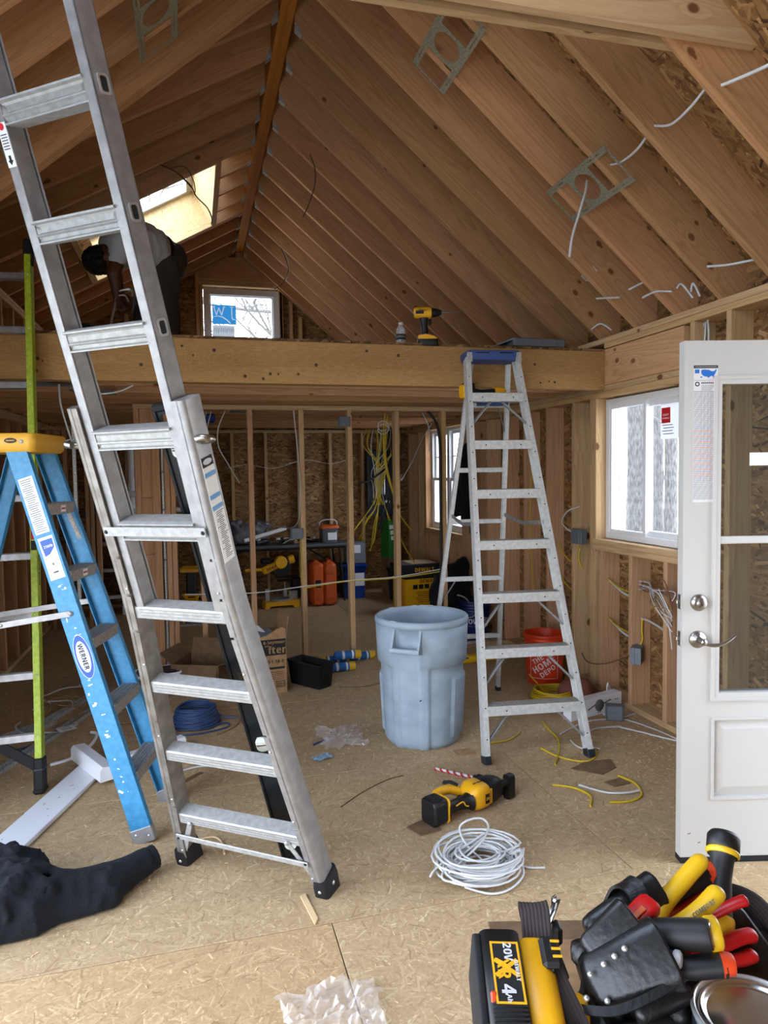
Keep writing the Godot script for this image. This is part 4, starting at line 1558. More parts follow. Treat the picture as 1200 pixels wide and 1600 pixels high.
func multi_ladder() -> void:
	var t := thing("multi_ladder", "tall silver aluminium multi position ladder leaning in the foreground at left", "ladder", Vector3(0.191, 0, -2.753))
	var r := Vector3(0.7985, 0, 0.602)
	var u := Vector3(-0.205, 1, 0.256).normalized()
	var z := r.cross(u).normalized()
	r = u.cross(z).normalized()
	var B := Basis(r, u, z)
	t.basis = B
	# local axes from here: x along the rungs, y up the rails, z to the front
	var X := Vector3.RIGHT
	for sg in [-1, 1]:
		var s := mb()
		# flared outer rail, a rounded tube on the outside
		var secs := [[0.0, 0.294], [0.3, 0.266], [0.7, 0.229], [1.08, 0.193], [1.22, 0.184], [1.36, 0.182], [1.87, 0.182]]
		var rings := []
		for q in secs:
			var ring := PackedVector3Array()
			for p in rrect(0.044, 0.094, 0.017, 4):
				ring.append(Vector3(sg * (q[1] + 0.021) + p.x, q[0] + 0.02, -p.y))
			rings.append(ring)
		loft(s, rings)
		# flat front flange on the inner side
		for i in secs.size() - 1:
			bar(s, Vector3(sg * (secs[i][1] + 0.008), secs[i][0] + 0.03, 0.045), Vector3(sg * (secs[i + 1][1] + 0.008), secs[i + 1][0] + 0.02, 0.045), 0.004, 0.026, X)
		var o := obj("outer_rail", s, M["alu"] if sg > 0 else M["alu_worn"], t)
		# dark grime runs and rivets down the lower rail
		var rv := mb()
		for yy in [0.10, 0.36, 0.66, 0.97, 1.27]:
			rivet(rv, Vector3(sg * (0.294 - 0.0985 * minf(yy, 1.2) + 0.008), yy, 0.048), Vector3.BACK, 0.005)
		obj("rivet", rv, M["steel"], o)
		# inner rail of the upper section
		var s2 := mb()
		rail(s2, Vector3(sg * 0.160, 1.16, 0), Vector3(sg * 0.160, 3.32, 0), Basis(), 0.032, 0.074, sg, 0.005)
		bx(s2, Vector3(sg * 0.1605, 2.24, 0.0), Vector3(0.025, 2.16, 0.060), 0.004)
		var inr := obj("inner_rail", s2, M["alu"], t)
		var ec := mb()
		bx(ec, Vector3(sg * 0.160, 1.158, 0), Vector3(0.036, 0.012, 0.078), 0.003)
		obj("end_cap", ec, M["rubber"], inr)
		# rung sockets: dark slot with a bright rim on the outside of the inner rail
		for k in range(5, 10):
			var yy: float = 0.259 + 0.305 * k + 0.005
			if yy < 1.9:
				continue
			var h := mb()
			var of := rrect(0.040, 0.050, 0.010)
			var inf := rrect(0.027, 0.037, 0.007)
			ring_prism(h, of, inf, 0.0, 0.004, Transform3D(Basis(Vector3.UP, sg * PI / 2), Vector3(sg * 0.1765, yy, 0.0)))
			obj("lock_socket_rim", h, M["steel"], inr)
			var h2 := mb()
			prism(h2, inf, 0.0, 0.0015, Transform3D(Basis(Vector3.UP, sg * PI / 2), Vector3(sg * 0.1765, yy, 0.0)))
			obj("lock_socket", h2, M["ink"], inr)
		# rubber boot
		var f := mb()
		body(f, [[-0.055, 0, 0, 0.058, 0.104, 0.012], [0.02, 0, 0, 0.060, 0.108, 0.014], [0.05, 0, 0, 0.056, 0.102, 0.016]], Transform3D(Basis(Vector3.RIGHT, -PI / 2), Vector3(sg * 0.314, 0.035, 0)))
		var fo := obj("rubber_foot", f, M["rubber"], t)
		var fb := mb()
		rivet(fb, Vector3(sg * 0.345, 0.045, 0.0), Vector3(sg, 0, 0), 0.008)
		rivet(fb, Vector3(sg * 0.314, 0.045, 0.054), Vector3.BACK, 0.007)
		obj("bolt", fb, M["steel"], fo)
		# locking handle
		var lk := mb()
		cyl(lk, Vector3(sg * 0.222, 1.76, 0.0), Vector3(sg * 0.252, 1.76, 0.0), 0.013, 12)
		tube(lk, spline(V([[sg * 0.250, 1.76, 0.0], [sg * 0.268, 1.764, 0.012], [sg * 0.272, 1.772, 0.032], [sg * 0.258, 1.778, 0.045], [sg * 0.240, 1.775, 0.045]]), 5), 0.011, 9)
		obj("lock_handle", lk, M["nickel"], t)
	# rungs
	for k in 10:
		var y: float = 0.259 + 0.305 * k
		var s := mb()
		if k < 4:
			var hw: float = (0.527 - 0.0603 * k) / 2 + 0.02
			prism(s, [Vector2(-0.032, 0.012), Vector2(-0.022, 0.024), Vector2(0.036, 0.024), Vector2(0.040, 0.018), Vector2(0.040, -0.018), Vector2(0.034, -0.024), Vector2(-0.022, -0.024), Vector2(-0.032, -0.012)], -hw, hw, Transform3D(Basis(Vector3.BACK, Vector3.UP, Vector3.LEFT), Vector3(0, y, 0)))
			var gz := mb()
			for q in [-0.008, 0.004, 0.016]:
				bx(gz, Vector3(0, y + q, 0.0405), Vector3(2 * hw - 0.06, 0.002, 0.002))
			var rg := obj("rung", s, M["alu_bright"], t)
			obj("rung_ridge", gz, M["alu"], rg)
		else:
			var hw := 0.150
			# deep ribbed tread of the upper section
			prism(s, [Vector2(-0.034, 0.03), Vector2(0.030, 0.03), Vector2(0.046, 0.027), Vector2(0.046, 0.022), Vector2(0.034, 0.018), Vector2(0.030, 0.012), Vector2(0.030, -0.004), Vector2(0.036, -0.008), Vector2(0.038, -0.012), Vector2(0.030, -0.016), Vector2(0.030, -0.026), Vector2(0.038, -0.030), Vector2(0.038, -0.034), Vector2(-0.034, -0.034)], -hw, hw, Transform3D(Basis(Vector3.BACK, Vector3.UP, Vector3.LEFT), Vector3(0, y, 0)))
			var rg := obj("rung", s, M["alu_bright"], t)
			for e in [-1, 1]:
				var fl := mb()
				body(fl, [[0, 0, 0, 0.066, 0.062, 0.02], [0.022, 0, 0, 0.052, 0.050, 0.018]], Transform3D(Basis(Vector3.UP, -e * PI / 2), Vector3(e * 0.146, y - 0.002, 0.002)))
				obj("swage", fl, M["alu"], rg)
	# tie bar over the fifth rung, bottom tie bar and its short braces
	var s := mb()
	bx(s, Vector3(0, 0.259 + 0.305 * 4 + 0.004, 0.056), Vector3(0.40, 0.032, 0.006), 0.002)
	var tb := obj("tie_bar", s, M["alu_bright"], t)
	s = mb()
	for e in [-1, 1]:
		rivet(s, Vector3(e * 0.19, 1.483, 0.059), Vector3.BACK, 0.007)
	obj("bolt", s, M["ink"], tb)
	s = mb()
	bar(s, Vector3(-0.292, 0.182, 0.055), Vector3(0.292, 0.172, 0.055), 0.006, 0.024, Vector3.UP, 0.002)
	tb = obj("tie_bar", s, M["alu_bright"], t)
	s = mb()
	for e in [-1, 1]:
		rivet(s, Vector3(e * 0.282, 0.177, 0.058), Vector3.BACK, 0.006)
	obj("bolt", s, M["ink"], tb)
	for e in [-1, 1]:
		s = mb()
		bar(s, Vector3(e * 0.215, 0.252, 0.045), Vector3(e * 0.292, 0.09, 0.035), 0.005, 0.022, Vector3.RIGHT, 0.002)
		rivet(s, Vector3(e * 0.215, 0.252, 0.048), Vector3.BACK, 0.009)
		obj("foot_brace", s, M["alu_bright"], t)
	# warning decals on the outer right rail and the upper left rail
	var d := mb()
	bx(d, Vector3(0.226, 1.54, 0.005), Vector3(0.0012, 0.34, 0.058))
	var dm := obj("decal", d, M["paper"], t)
	d = mb()
	bx(d, Vector3(0.2268, 1.695, 0.005), Vector3(0.001, 0.03, 0.056))
	obj("decal_band", d, M["ink"], dm)
	d = mb()
	prism(d, ellipse(0.022, 0.009), 0.0, 0.0006, Transform3D(Basis(Vector3.UP, PI / 2), Vector3(0.2273, 1.695, 0.005)))
	obj("decal_mark", d, M["print_white"], dm)
	d = mb()
	for yy in [1.655, 1.585, 1.55]:
		bx(d, Vector3(0.2268, yy, 0.005), Vector3(0.001, 0.014, 0.054))
	obj("decal_band", d, M["sign_blue"], dm)
	d = mb()
	for k in 26:
		bx(d, Vector3(0.2268, 1.535 - 0.006 * k, 0.004 * (k % 3)), Vector3(0.001, 0.0022, 0.038 - 0.006 * (k % 4)))
	obj("decal_print", d, M["ink_grey"], dm)
	d = mb()
	bx(d, Vector3(-0.160, 2.62, 0.0377), Vector3(0.030, 0.11, 0.001))
	dm = obj("decal", d, M["paper"], t)
	d = mb()
	cyl(d, Vector3(-0.160, 2.665, 0.038), Vector3(-0.160, 2.665, 0.0388), 0.009, 16)
	obj("decal_mark", d, M["sign_red"], dm)
	d = mb()
	prism(d, [Vector2(-0.004, 0.012), Vector2(-0.004, 0.0), Vector2(-0.009, 0.0), Vector2(0, -0.012), Vector2(0.009, 0.0), Vector2(0.004, 0.0), Vector2(0.004, 0.012)], 0, 0.0008, Transform3D(Basis(), Vector3(-0.160, 2.582, 0.0382)))
	for k in 6:
		bx(d, Vector3(-0.160, 2.645 - 0.007 * k, 0.0386), Vector3(0.022, 0.002, 0.0008))
	obj("decal_print", d, M["ink"], dm)

func ellipse(a: float, b: float, n := 24) -> Array:
	var o := []
	for k in n:
		o.append(Vector2(cos(TAU * k / n) * a, sin(TAU * k / n) * b))
	return o

func box_level() -> void:
	var p0 := Vector3(0.352, 0.005, -2.80)
	var p1 := Vector3(-0.076, 1.795, -2.335)
	var t := thing("spirit_level", "long dark blue spirit level leaning behind the silver ladder", "level", (p0 + p1) * 0.5)
	var u := (p1 - p0).normalized()
	var x := Vector3(0.966, 0, 0.257)
	x = (x - u * x.dot(u)).normalized()
	t.basis = Basis(x, u, x.cross(u))
	var L := (p1 - p0).length()
	# I-shaped frame cut by hand holes and vial windows
	var W := 0.094
	var s := mb()
	for r in cells([-W / 2 + 0.004, W / 2 - 0.004], [-L / 2, L / 2], [[-0.027, L / 2 - 0.085, 0.029, L / 2 - 0.03], [-0.017, -0.11, 0.019, -0.045], [-0.017, L / 2 - 0.175, 0.02, L / 2 - 0.115], [-0.02, -0.395, 0.02, -0.33], [-0.02, -L / 2 + 0.07, 0.02, -L / 2 + 0.13]]):
		bx(s, Vector3((r[0] + r[2]) / 2, (r[1] + r[3]) / 2, 0), Vector3(r[2] - r[0], r[3] - r[1], 0.012))
	obj("web", s, M["level_dark"], t)
	for e in [-1, 1]:
		s = mb()
		bx(s, Vector3(e * (W / 2 - 0.004), 0, 0), Vector3(0.009, L, 0.030), 0.002)
		obj("edge_rail", s, M["level_edge"] if e > 0 else M["level_dark"], t)
	for y in [L / 2 - 0.145, -0.362, -L / 2 + 0.10]:
		s = mb()
		body(s, [[-0.012, 0, 0, 0.046, 0.062, 0.02], [0.012, 0, 0, 0.046, 0.062, 0.02]], Transform3D(Basis(), Vector3(0, y, 0)), 5)
		var v := obj("vial_block", s, M["vial"], t)
		s = mb()
		cyl(s, Vector3(-0.02, y, 0.008), Vector3(0.02, y, 0.008), 0.008, 12)
		obj("vial", s, M["nickel"], v)
	for e in [-1, 1]:
		s = mb()
		bx(s, Vector3(0, e * (L / 2 - 0.008), 0), Vector3(W + 0.006, 0.026, 0.034), 0.006)
		obj("end_cap", s, M["rubber"], t)

func blue_ladder() -> void:
	var t := thing("step_ladder", "blue fibreglass step ladder with a yellow top cap at the left edge", "ladder", Vector3(-0.156, 0, -3.317))
	var r := Vector3(0.2327, 0, -0.9726)
	var l := Vector3(-0.298, 1, -0.107)
	var zh := Vector3(0.9726, 0, 0.2327)
	var B := Basis(r, l.normalized(), r.cross(l).normalized())
	var P := func(x: float, y: float, z := 0.0) -> Vector3: return l * y + r * x + zh * z
	var hw := func(y: float) -> float: return (0.345 - 0.069 * y) / 2
	for e in [-1, 1]:
		var s := mb()
		rail(s, P.call(e * (hw.call(0.0) + 0.018), 0.03, -0.045), P.call(e * (hw.call(1.68) + 0.018), 1.70, -0.045), B, 0.034, 0.088, e, 0.005)
		var ra := obj("front_rail", s, M["fiber_blue"], t)
		s = mb()
		bar(s, P.call(e * (hw.call(0.0) + 0.02), 0.0, -0.046), P.call(e * (hw.call(0.0) + 0.0195), 0.062, -0.046), 0.040, 0.096, B.z, 0.003)
		var ft := obj("foot", s, M["alu"], ra)
		s = mb()
		for q in [-0.025, 0.03]:
			rivet(s, P.call(e * (hw.call(0.0) + 0.041), 0.035, -0.046 + q), r * e, 0.006)
		obj("rivet", s, M["steel"], ft)
		# rear leg
		s = mb()
		var a: Vector3 = P.call(e * 0.145, 1.66, -0.20)
		var b := a
		b.y = 0.02
		b += Vector3(-0.47, 0, 0.02) + r * e * 0.10
		var BR := Basis(r, (a - b).normalized(), r.cross((a - b).normalized()))
		rail(s, b, a, BR, 0.03, 0.075, e, 0.005)
		obj("rear_leg", s, M["fiber_blue"], t)
		# hinged spreader
		s = mb()
		var c: Vector3 = P.call(e * (hw.call(0.98) + 0.040), 0.985, -0.04)
		var d: Vector3 = a.lerp(b, 0.46) + r * e * 0.02
		bar(s, c, d, 0.004, 0.026, Vector3.UP, 0.001)
		rivet(s, c, r * e, 0.011)
		rivet(s, c.lerp(d, 0.48), r * e, 0.009)
		rivet(s, c.lerp(d, 0.56), r * e, 0.009)
		obj("spreader", s, M["alu"], t)
		# paint flecks on the outer web of the near rail
		if e < 0:
			s = mb()
			for k in 34:
				var y := rng.randf_range(0.12, 1.2)
				var at: Vector3 = P.call(-(hw.call(y) + 0.0352), y, rng.randf_range(-0.08, -0.01))
				bx(s, at, Vector3(rng.randf_range(0.003, 0.01), rng.randf_range(0.004, 0.022), 0.0015), 0.0, Basis(zh, Vector3.UP, -r) * Basis(Vector3.BACK, rng.randf_range(0, 3)))
			obj("paint_fleck", s, M["paper"], ra)
			# decals follow the web: frame with X along the depth, Y up the rail, Z outward
			var rd: Vector3 = (P.call(-(hw.call(1.68) + 0.0355), 1.68) - P.call(-(hw.call(0.1) + 0.0355), 0.1)).normalized()
			var dx: Vector3 = (zh - rd * zh.dot(rd)).normalized()
			var D := Basis(dx, rd, dx.cross(rd))
			var plate := func(y0: float, y1: float, w: float, z0: float, mat: Material, nm: String, lift: float) -> MeshInstance3D:
				var q := mb()
				var ym := (y0 + y1) / 2
				bx(q, Vector3.ZERO, Vector3(w, (y1 - y0) * 1.05, 0.0008))
				var m := obj(nm, q, mat, ra)
				m.transform = Transform3D(D, P.call(-(hw.call(ym) + 0.0372 + lift), ym, z0))
				return m
			plate.call(1.33, 1.57, 0.062, -0.045, M["paper"], "decal", 0.0)
			var pr := mb()
			for k in 26:
				bx(pr, Vector3(-0.002 * (k % 3), 0.115 - 0.0092 * k, 0), Vector3(0.05 - 0.006 * (k % 4), 0.0032, 0.0008))
			var pm := obj("decal_print", pr, M["ink_grey"], ra)
			pm.transform = Transform3D(D, P.call(-(hw.call(1.45) + 0.0381), 1.45, -0.045))
			plate.call(1.135, 1.315, 0.064, -0.043, M["paper"], "decal", 0.0)
			var sh := mb()
			prism(sh, [Vector2(-0.026, 0.035), Vector2(0.028, 0.035), Vector2(0.026, -0.004), Vector2(0.0, -0.03), Vector2(-0.022, -0.036)], 0, 0.0008)
			var sm := obj("decal_shield", sh, M["brand_blue"], ra)
			sm.transform = Transform3D(D, P.call(-(hw.call(1.27) + 0.0378), 1.27, -0.043))
			letter("decal_text", "250lb", 0.016, M["print_white"], ra, Transform3D(D, P.call(-(hw.call(1.275) + 0.0392), 1.275, -0.040)))
			letter("decal_text", "6'", 0.016, M["ink"], ra, Transform3D(D, P.call(-(hw.call(1.20) + 0.0384), 1.20, -0.040)))
			letter("decal_text", "6006", 0.011, M["ink"], ra, Transform3D(D, P.call(-(hw.call(1.165) + 0.0384), 1.165, -0.042)))
			# oval maker's badge running down the rail
			var badge := [[0.036, 0.098, M["print_white"], 0.0], [0.0335, 0.0955, M["brand_blue"], 0.0006], [0.026, 0.070, M["print_white"], 0.0012]]
			for q in badge:
				var ov := mb()
				prism(ov, ellipse(q[0], q[1], 40), 0, 0.0008)
				var om := obj("badge", ov, q[2], ra)
				om.transform = Transform3D(D, P.call(-(hw.call(0.80) + 0.0365 + q[3]), 0.80, -0.045))
			letter("badge_text", "WERNER", 0.028, M["ink"], ra, Transform3D(D * Basis(Vector3.BACK, -PI / 2), P.call(-(hw.call(0.80) + 0.0392), 0.80, -0.045)))
	# steps
	for k in 5:
		var y: float = (0.267 + 0.2905 * k) / 1.0
		var w: float = 2 * hw.call(y) + 0.02
		var s := mb()
		var at: Vector3 = P.call(0, y, -0.04)
		var SB := Basis(r, Vector3.UP, r.cross(Vector3.UP))
		bx(s, at + Vector3(0, 0.022, 0), Vector3(w, 0.005, 0.082), 0.001, SB)
		bx(s, at + zh * 0.040, Vector3(w, 0.048, 0.004), 0.001, SB)
		bx(s, at - zh * 0.038, Vector3(w, 0.048, 0.004), 0.001, SB)
		var st := obj("step", s, M["step_alu"], t)
		s = mb()
		for q in [-0.03, -0.02, -0.006, 0.006, 0.02, 0.032]:
			bx(s, at + Vector3(0, 0.0255, 0) + zh * q, Vector3(w - 0.01, 0.003, 0.004), 0.0, SB)
		obj("tread_ridge", s, M["alu"], st)
		if k == 3 or k == 4:
			s = mb()
			bx(s, at + zh * 0.0425 + r * 0.01, Vector3(0.05, 0.03, 0.001), 0.0, SB)
			obj("step_label", s, M["paper"], st)
			letter("step_text", "DANGER", 0.011, M["sign_red"], st, Transform3D(Basis(-zh.cross(Vector3.UP), Vector3.UP, zh), at + zh * 0.0435 + r * 0.01))
	for e in [-1, 1]:
		var s := mb()
		bar(s, P.call(e * 0.10, 1.40, -0.02), P.call(e * (hw.call(1.3)), 1.28, -0.02), 0.003, 0.02, zh)
		obj("step_brace", s, M["step_alu"], t)
	# top cap
	var s := mb()
	var c: Vector3 = P.call(0, 1.725, -0.10)
	var CB := Basis(r, Vector3.UP, zh)
	CB.z = r.cross(Vector3.UP)
	var rings := []
	for q in [[-0.045, 0.30, 0.28], [-0.03, 0.33, 0.30], [0.03, 0.345, 0.31], [0.036, 0.33, 0.295]]:
		var ring := PackedVector3Array()
		for p in rrect(q[1], q[2], 0.03):
			ring.append(c + CB * Vector3(p.x, q[0], -p.y))
		rings.append(ring)
	loft(s, rings)
	var cp := obj("top_cap", s, M["cap_yellow"], t)
	s = mb()
	for q in [[-0.12, 0.012], [-0.06, 0.012], [-0.09, -0.022], [0.10, 0.0]]:
		rivet(s, c + zh * q[0] + Vector3(0, q[1], 0) - r * 0.170, -r, 0.009)
	obj("rivet", s, M["zinc"], cp)
	s = mb()
	prism(s, ellipse(0.026, 0.011), 0, 0.001, Transform3D(Basis(zh, Vector3.UP, -r), c + zh * 0.055 - r * 0.1715 + Vector3(0, 0.004, 0)))
	obj("cap_badge", s, M["ink"], cp)
	letter("cap_text", "WERNER", 0.009, M["cap_yellow"], cp, Transform3D(Basis(zh, Vector3.UP, -r), c + zh * 0.055 - r * 0.1728 + Vector3(0, 0.004, 0)))

func lime_ladder() -> void:
	var f := Vector3(-0.788, 0.0, -3.80)
	var top := Vector3(-0.838, 2.80, -4.305)
	var t := thing("extension_ladder", "lime green fibreglass ladder leaning on the loft beam at far left", "ladder", f)
	var u := (top - f).normalized()
	var x := (Vector3.RIGHT - u * u.x).normalized()
	var B := Basis(x, u, x.cross(u))
	t.basis = B
	var L := (top - f).length()
	for e in [0, 1]:
		var cx := -0.44 if e == 0 else 0.0
		var s := mb()
		rail(s, Vector3(cx, 0.08, 0), Vector3(cx, L, 0), Basis(), 0.034, 0.072, -1.0 if e == 0 else 1.0, 0.005)
		var ra := obj("rail", s, M["lime"], t)
		s = mb()
		bx(s, Vector3(cx, L + 0.012, 0.0), Vector3(0.042, 0.09, 0.08), 0.006)
		bx(s, Vector3(cx + 0.025, L - 0.045, 0.035), Vector3(0.014, 0.11, 0.014), 0.004)
		obj("end_cap", s, M["rubber"], ra)
		s = mb()
		bx(s, Vector3(cx, 0.085, 0), Vector3(0.048, 0.17, 0.088), 0.008)
		bx(s, Vector3(cx, 0.012, 0.0), Vector3(0.055, 0.03, 0.10), 0.01)
		var ft := obj("foot_boot", s, M["rubber"], ra)
		s = mb()
		ring_prism(s, rrect(0.054, 0.094, 0.01), rrect(0.047, 0.087, 0.008), -0.004, 0.004, Transform3D(Basis(Vector3.RIGHT, PI / 2), Vector3(cx, 0.115, 0)))
		obj("boot_strap", s, M["panel_grey"], ft)
		if e == 1:
			s = mb()
			for q in [[1.40, M["sign_red"]], [1.345, M["ink"]], [1.29, M["sign_red"]], [1.235, M["ink"]]]:
				var dl := mb()
				bx(dl, Vector3(0, q[0], 0.0368), Vector3(0.026, 0.05, 0.0008))
				obj("decal", dl, q[1], ra)
			letter("rail_text", "KING KOMBO", 0.028, M["ink"], ra, Transform3D(Basis(Vector3.UP, PI / 2) * Basis(Vector3.BACK, PI / 2), Vector3(0.0176, 1.12, 0.0)))
			s = mb()
			for k in 9:
				rivet(s, Vector3(0, 0.275 + 0.303 * k, 0.0365), Vector3.BACK, 0.005)
			obj("rivet", s, M["steel"], ra)
	for k in 9:
		var s := mb()
		prism(s, [Vector2(-0.02, -0.014), Vector2(0.024, -0.02), Vector2(0.024, 0.012), Vector2(0.018, 0.02), Vector2(-0.02, 0.02)], -0.425, -0.014, Transform3D(Basis(Vector3.BACK, Vector3.UP, Vector3.LEFT), Vector3(-0.44, 0.275 + 0.303 * k, 0)))
		obj("rung", s, M["alu"], t)
	var s := mb()
	bar(s, Vector3(-0.02, 0.13, 0.0), Vector3(-0.20, 0.255, -0.005), 0.012, 0.05, Vector3.UP, 0.003)
	obj("foot_brace", s, M["rubber"], t)

func alu_ladder() -> void:
	var t := thing("step_ladder", "bare aluminium step ladder with a blue top standing beside the grey bin", "ladder", Vector3(1.753, 0, -3.392))
	var r := Vector3(0.9924, 0, 0.1227)
	var l := Vector3(0.021, 1, -0.311)
	var zh := Vector3(-0.1227, 0, 0.9924)
	var B := Basis(r, l.normalized(), r.cross(l).normalized())
	var P := func(x: float, y: float, z := 0.0) -> Vector3: return l * y + r * x + zh * z
	var hw := func(y: float) -> float: return (0.552 - 0.1165 * y) / 2
	var SB := Basis(r, Vector3.UP, zh)
	var rear_top := func(e: float) -> Vector3: return P.call(e * 0.120, 2.235, -0.085)
	var rear_foot := func(e: float) -> Vector3: return Vector3(1.805, 0.012, -4.665) - Vector3(1.753, 0, -3.392) + r * e * 0.255
	for e in [-1, 1]:
		var s := mb()
		rail(s, P.call(e * (hw.call(0.0) + 0.014), 0.02, -0.036), P.call(e * (hw.call(2.26) + 0.012), 2.26, -0.036), B, 0.032, 0.070, e, 0.004)
		var ra := obj("front_rail", s, M["alu_pale"], t)
		s = mb()
		bar(s, P.call(e * (hw.call(0.0) + 0.014), 0.0, -0.036), P.call(e * (hw.call(0.0) + 0.014), 0.04, -0.036), 0.038, 0.074, B.z, 0.003)
		obj("foot", s, M["panel_grey"], ra)
		s = mb()
		for k in 14:
			rivet(s, P.call(e * (hw.call(0.13 + 0.155 * k) + 0.014), 0.13 + 0.155 * k, 0.0005), zh, 0.004)
		obj("rivet", s, M["ink"], ra)
		s = mb()
		rail(s, rear_foot.call(e) + Vector3(0, 0.01, 0), rear_top.call(e), Basis(r, Vector3.UP, zh), 0.026, 0.034, e, 0.0035)
		var rl := obj("rear_leg", s, M["alu_pale"], t)
		s = mb()
		bx(s, rear_foot.call(e), Vector3(0.034, 0.03, 0.042), 0.003, SB)
		obj("foot", s, M["panel_grey"], rl)
		# spreader: two links with a sag
		s = mb()
		var a: Vector3 = P.call(e * (hw.call(1.26) + 0.006), 1.26, -0.06)
		var b: Vector3 = rear_top.call(e).lerp(rear_foot.call(e), 0.43)
		var m := a.lerp(b, 0.5) + Vector3(0, -0.03, 0)
		bar(s, a, m, 0.004, 0.024, Vector3.UP, 0.001)
		bar(s, m, b, 0.004, 0.024, Vector3.UP, 0.001)
		rivet(s, m, r * -e, 0.008)
		obj("spreader", s, M["alu"], t)
	for k in 7:
		var y: float = (0.268 + 0.2912 * k)
		var w: float = 2 * hw.call(y) + 0.006
		var at: Vector3 = P.call(0, y, -0.037)
		var s := mb()
		bx(s, at + Vector3(0, 0.024, 0), Vector3(w, 0.005, 0.084), 0.001, SB)
		bx(s, at + zh * 0.041, Vector3(w, 0.052, 0.0035), 0.001, SB)
		bx(s, at - zh * 0.039, Vector3(w, 0.045, 0.0035), 0.001, SB)
		var st := obj("step", s, M["alu_pale"], t)
		s = mb()
		for q in 7:
			bx(s, at + Vector3(0, 0.0272, 0) + zh * (-0.033 + 0.011 * q), Vector3(w - 0.004, 0.002, 0.005), 0.0, SB)
		obj("tread_ridge", s, M["step_alu"], st)
		s = mb()
		for e in [-0.3, 0.3]:
			rivet(s, at + zh * 0.043 + r * e * w, zh, 0.004)
		obj("rivet", s, M["ink"], st)
		if k < 3 or k == 6:
			for e in [-1, 1]:
				s = mb()
				bar(s, at + r * e * (w * 0.5 - 0.13) + Vector3(0, -0.02, 0), P.call(e * hw.call(y - 0.14), y - 0.16, -0.03), 0.012, 0.024, zh, 0.003)
				obj("step_brace", s, M["alu"], st)
	# bars between the rear legs
	for y in [1.985, 1.575, 1.235, 0.84, 0.42]:
		var f: float = (2.235 - y) / 2.223
		var a: Vector3 = rear_top.call(-1).lerp(rear_foot.call(-1), f)
		var b: Vector3 = rear_top.call(1).lerp(rear_foot.call(1), f)
		var s := mb()
		bar(s, a, b, 0.03, 0.03, Vector3.UP, 0.003)
		obj("rear_bar", s, M["alu_pale"], t)
		if y > 1.9 or y < 1.0:
			for e in [-1, 1]:
				var q := mb()
				bar(q, a.lerp(b, 0.5 + e * 0.27), rear_top.call(e).lerp(rear_foot.call(e), f + 0.085), 0.005, 0.018, zh, 0.001)
				obj("rear_brace", q, M["alu"], t)
	# blue tool tray and top cap
	var tr := mb()
	var tc: Vector3 = rear_top.call(-1).lerp(rear_top.call(1), 0.55)
	bx(tr, tc + Vector3(0.0, -0.245, 0.012), Vector3(0.19, 0.025, 0.07), 0.005, SB)
	obj("tray", tr, M["cap_blue"], t)
	var s := mb()
	var c: Vector3 = P.call(0, 2.285, -0.07)
	var rings := []
	for q in [[-0.035, 0.315, 0.20], [-0.02, 0.33, 0.215], [0.012, 0.335, 0.22], [0.022, 0.325, 0.21]]:
		var ring := PackedVector3Array()
		for p in rrect(q[1], q[2], 0.028):
			ring.append(c + SB * Vector3(p.x, q[0], -p.y))
		rings.append(ring)
	loft(s, rings)
	var cp := obj("top_cap", s, M["cap_blue"], t)
	s = mb()
	for e in [-1, 1]:
		bx(s, c + SB * Vector3(e * 0.075, 0.006, 0.110), Vector3(0.085, 0.007, 0.003), 0.001, SB)
	obj("cap_slot", s, M["ink"], cp)
	s = mb()
	for e in [-1, 1]:
		bx(s, c + SB * Vector3(e * 0.155, -0.02, 0.105), Vector3(0.035, 0.06, 0.012), 0.004, SB)
	obj("cap_bracket", s, M["zinc"], cp)

func small_ladder() -> void:
	var t := thing("step_ladder", "small paint spattered step ladder with a blue top in the dark far room", "ladder", Vector3(-0.90, 0, -7.98), 0.0)
	var P := func(x: float, y: float) -> Vector3: return Vector3(x, y, -0.24 * y)
	for e in [-1, 1]:
		var s := mb()
		bar(s, P.call(e * 0.22 + 0.03, 0.0), P.call(e * 0.13 - 0.1, 1.14), 0.055, 0.022, Vector3.RIGHT, 0.002)
		obj("front_rail", s, M["alu"], t)
		s = mb()
		bar(s, Vector3(e * 0.22 + 0.03, 0.0, -0.46), Vector3(e * 0.12 - 0.1, 1.12, -0.33), 0.03, 0.02, Vector3.RIGHT, 0.002)
		obj("rear_leg", s, M["alu"], t)
	for y in [0.28, 0.56, 0.84]:
		var s := mb()
		bx(s, P.call(0.03 - 0.11 * y, y) , Vector3(0.42 - 0.16 * y, 0.035, 0.07), 0.003)
		obj("step", s, M["alu"], t)
	var s := mb()
	bx(s, P.call(-0.1, 1.16) + Vector3(0, 0, -0.06), Vector3(0.33, 0.045, 0.22), 0.012)
	obj("top_cap", s, M["cap_blue"], t)
	s = mb()
	bx(s, Vector3(0.22, 0.66, -0.3), Vector3(0.16, 0.03, 0.2), 0.008, Basis(Vector3.BACK, 0.2))
	obj("shelf", s, M["cap_blue"], t)

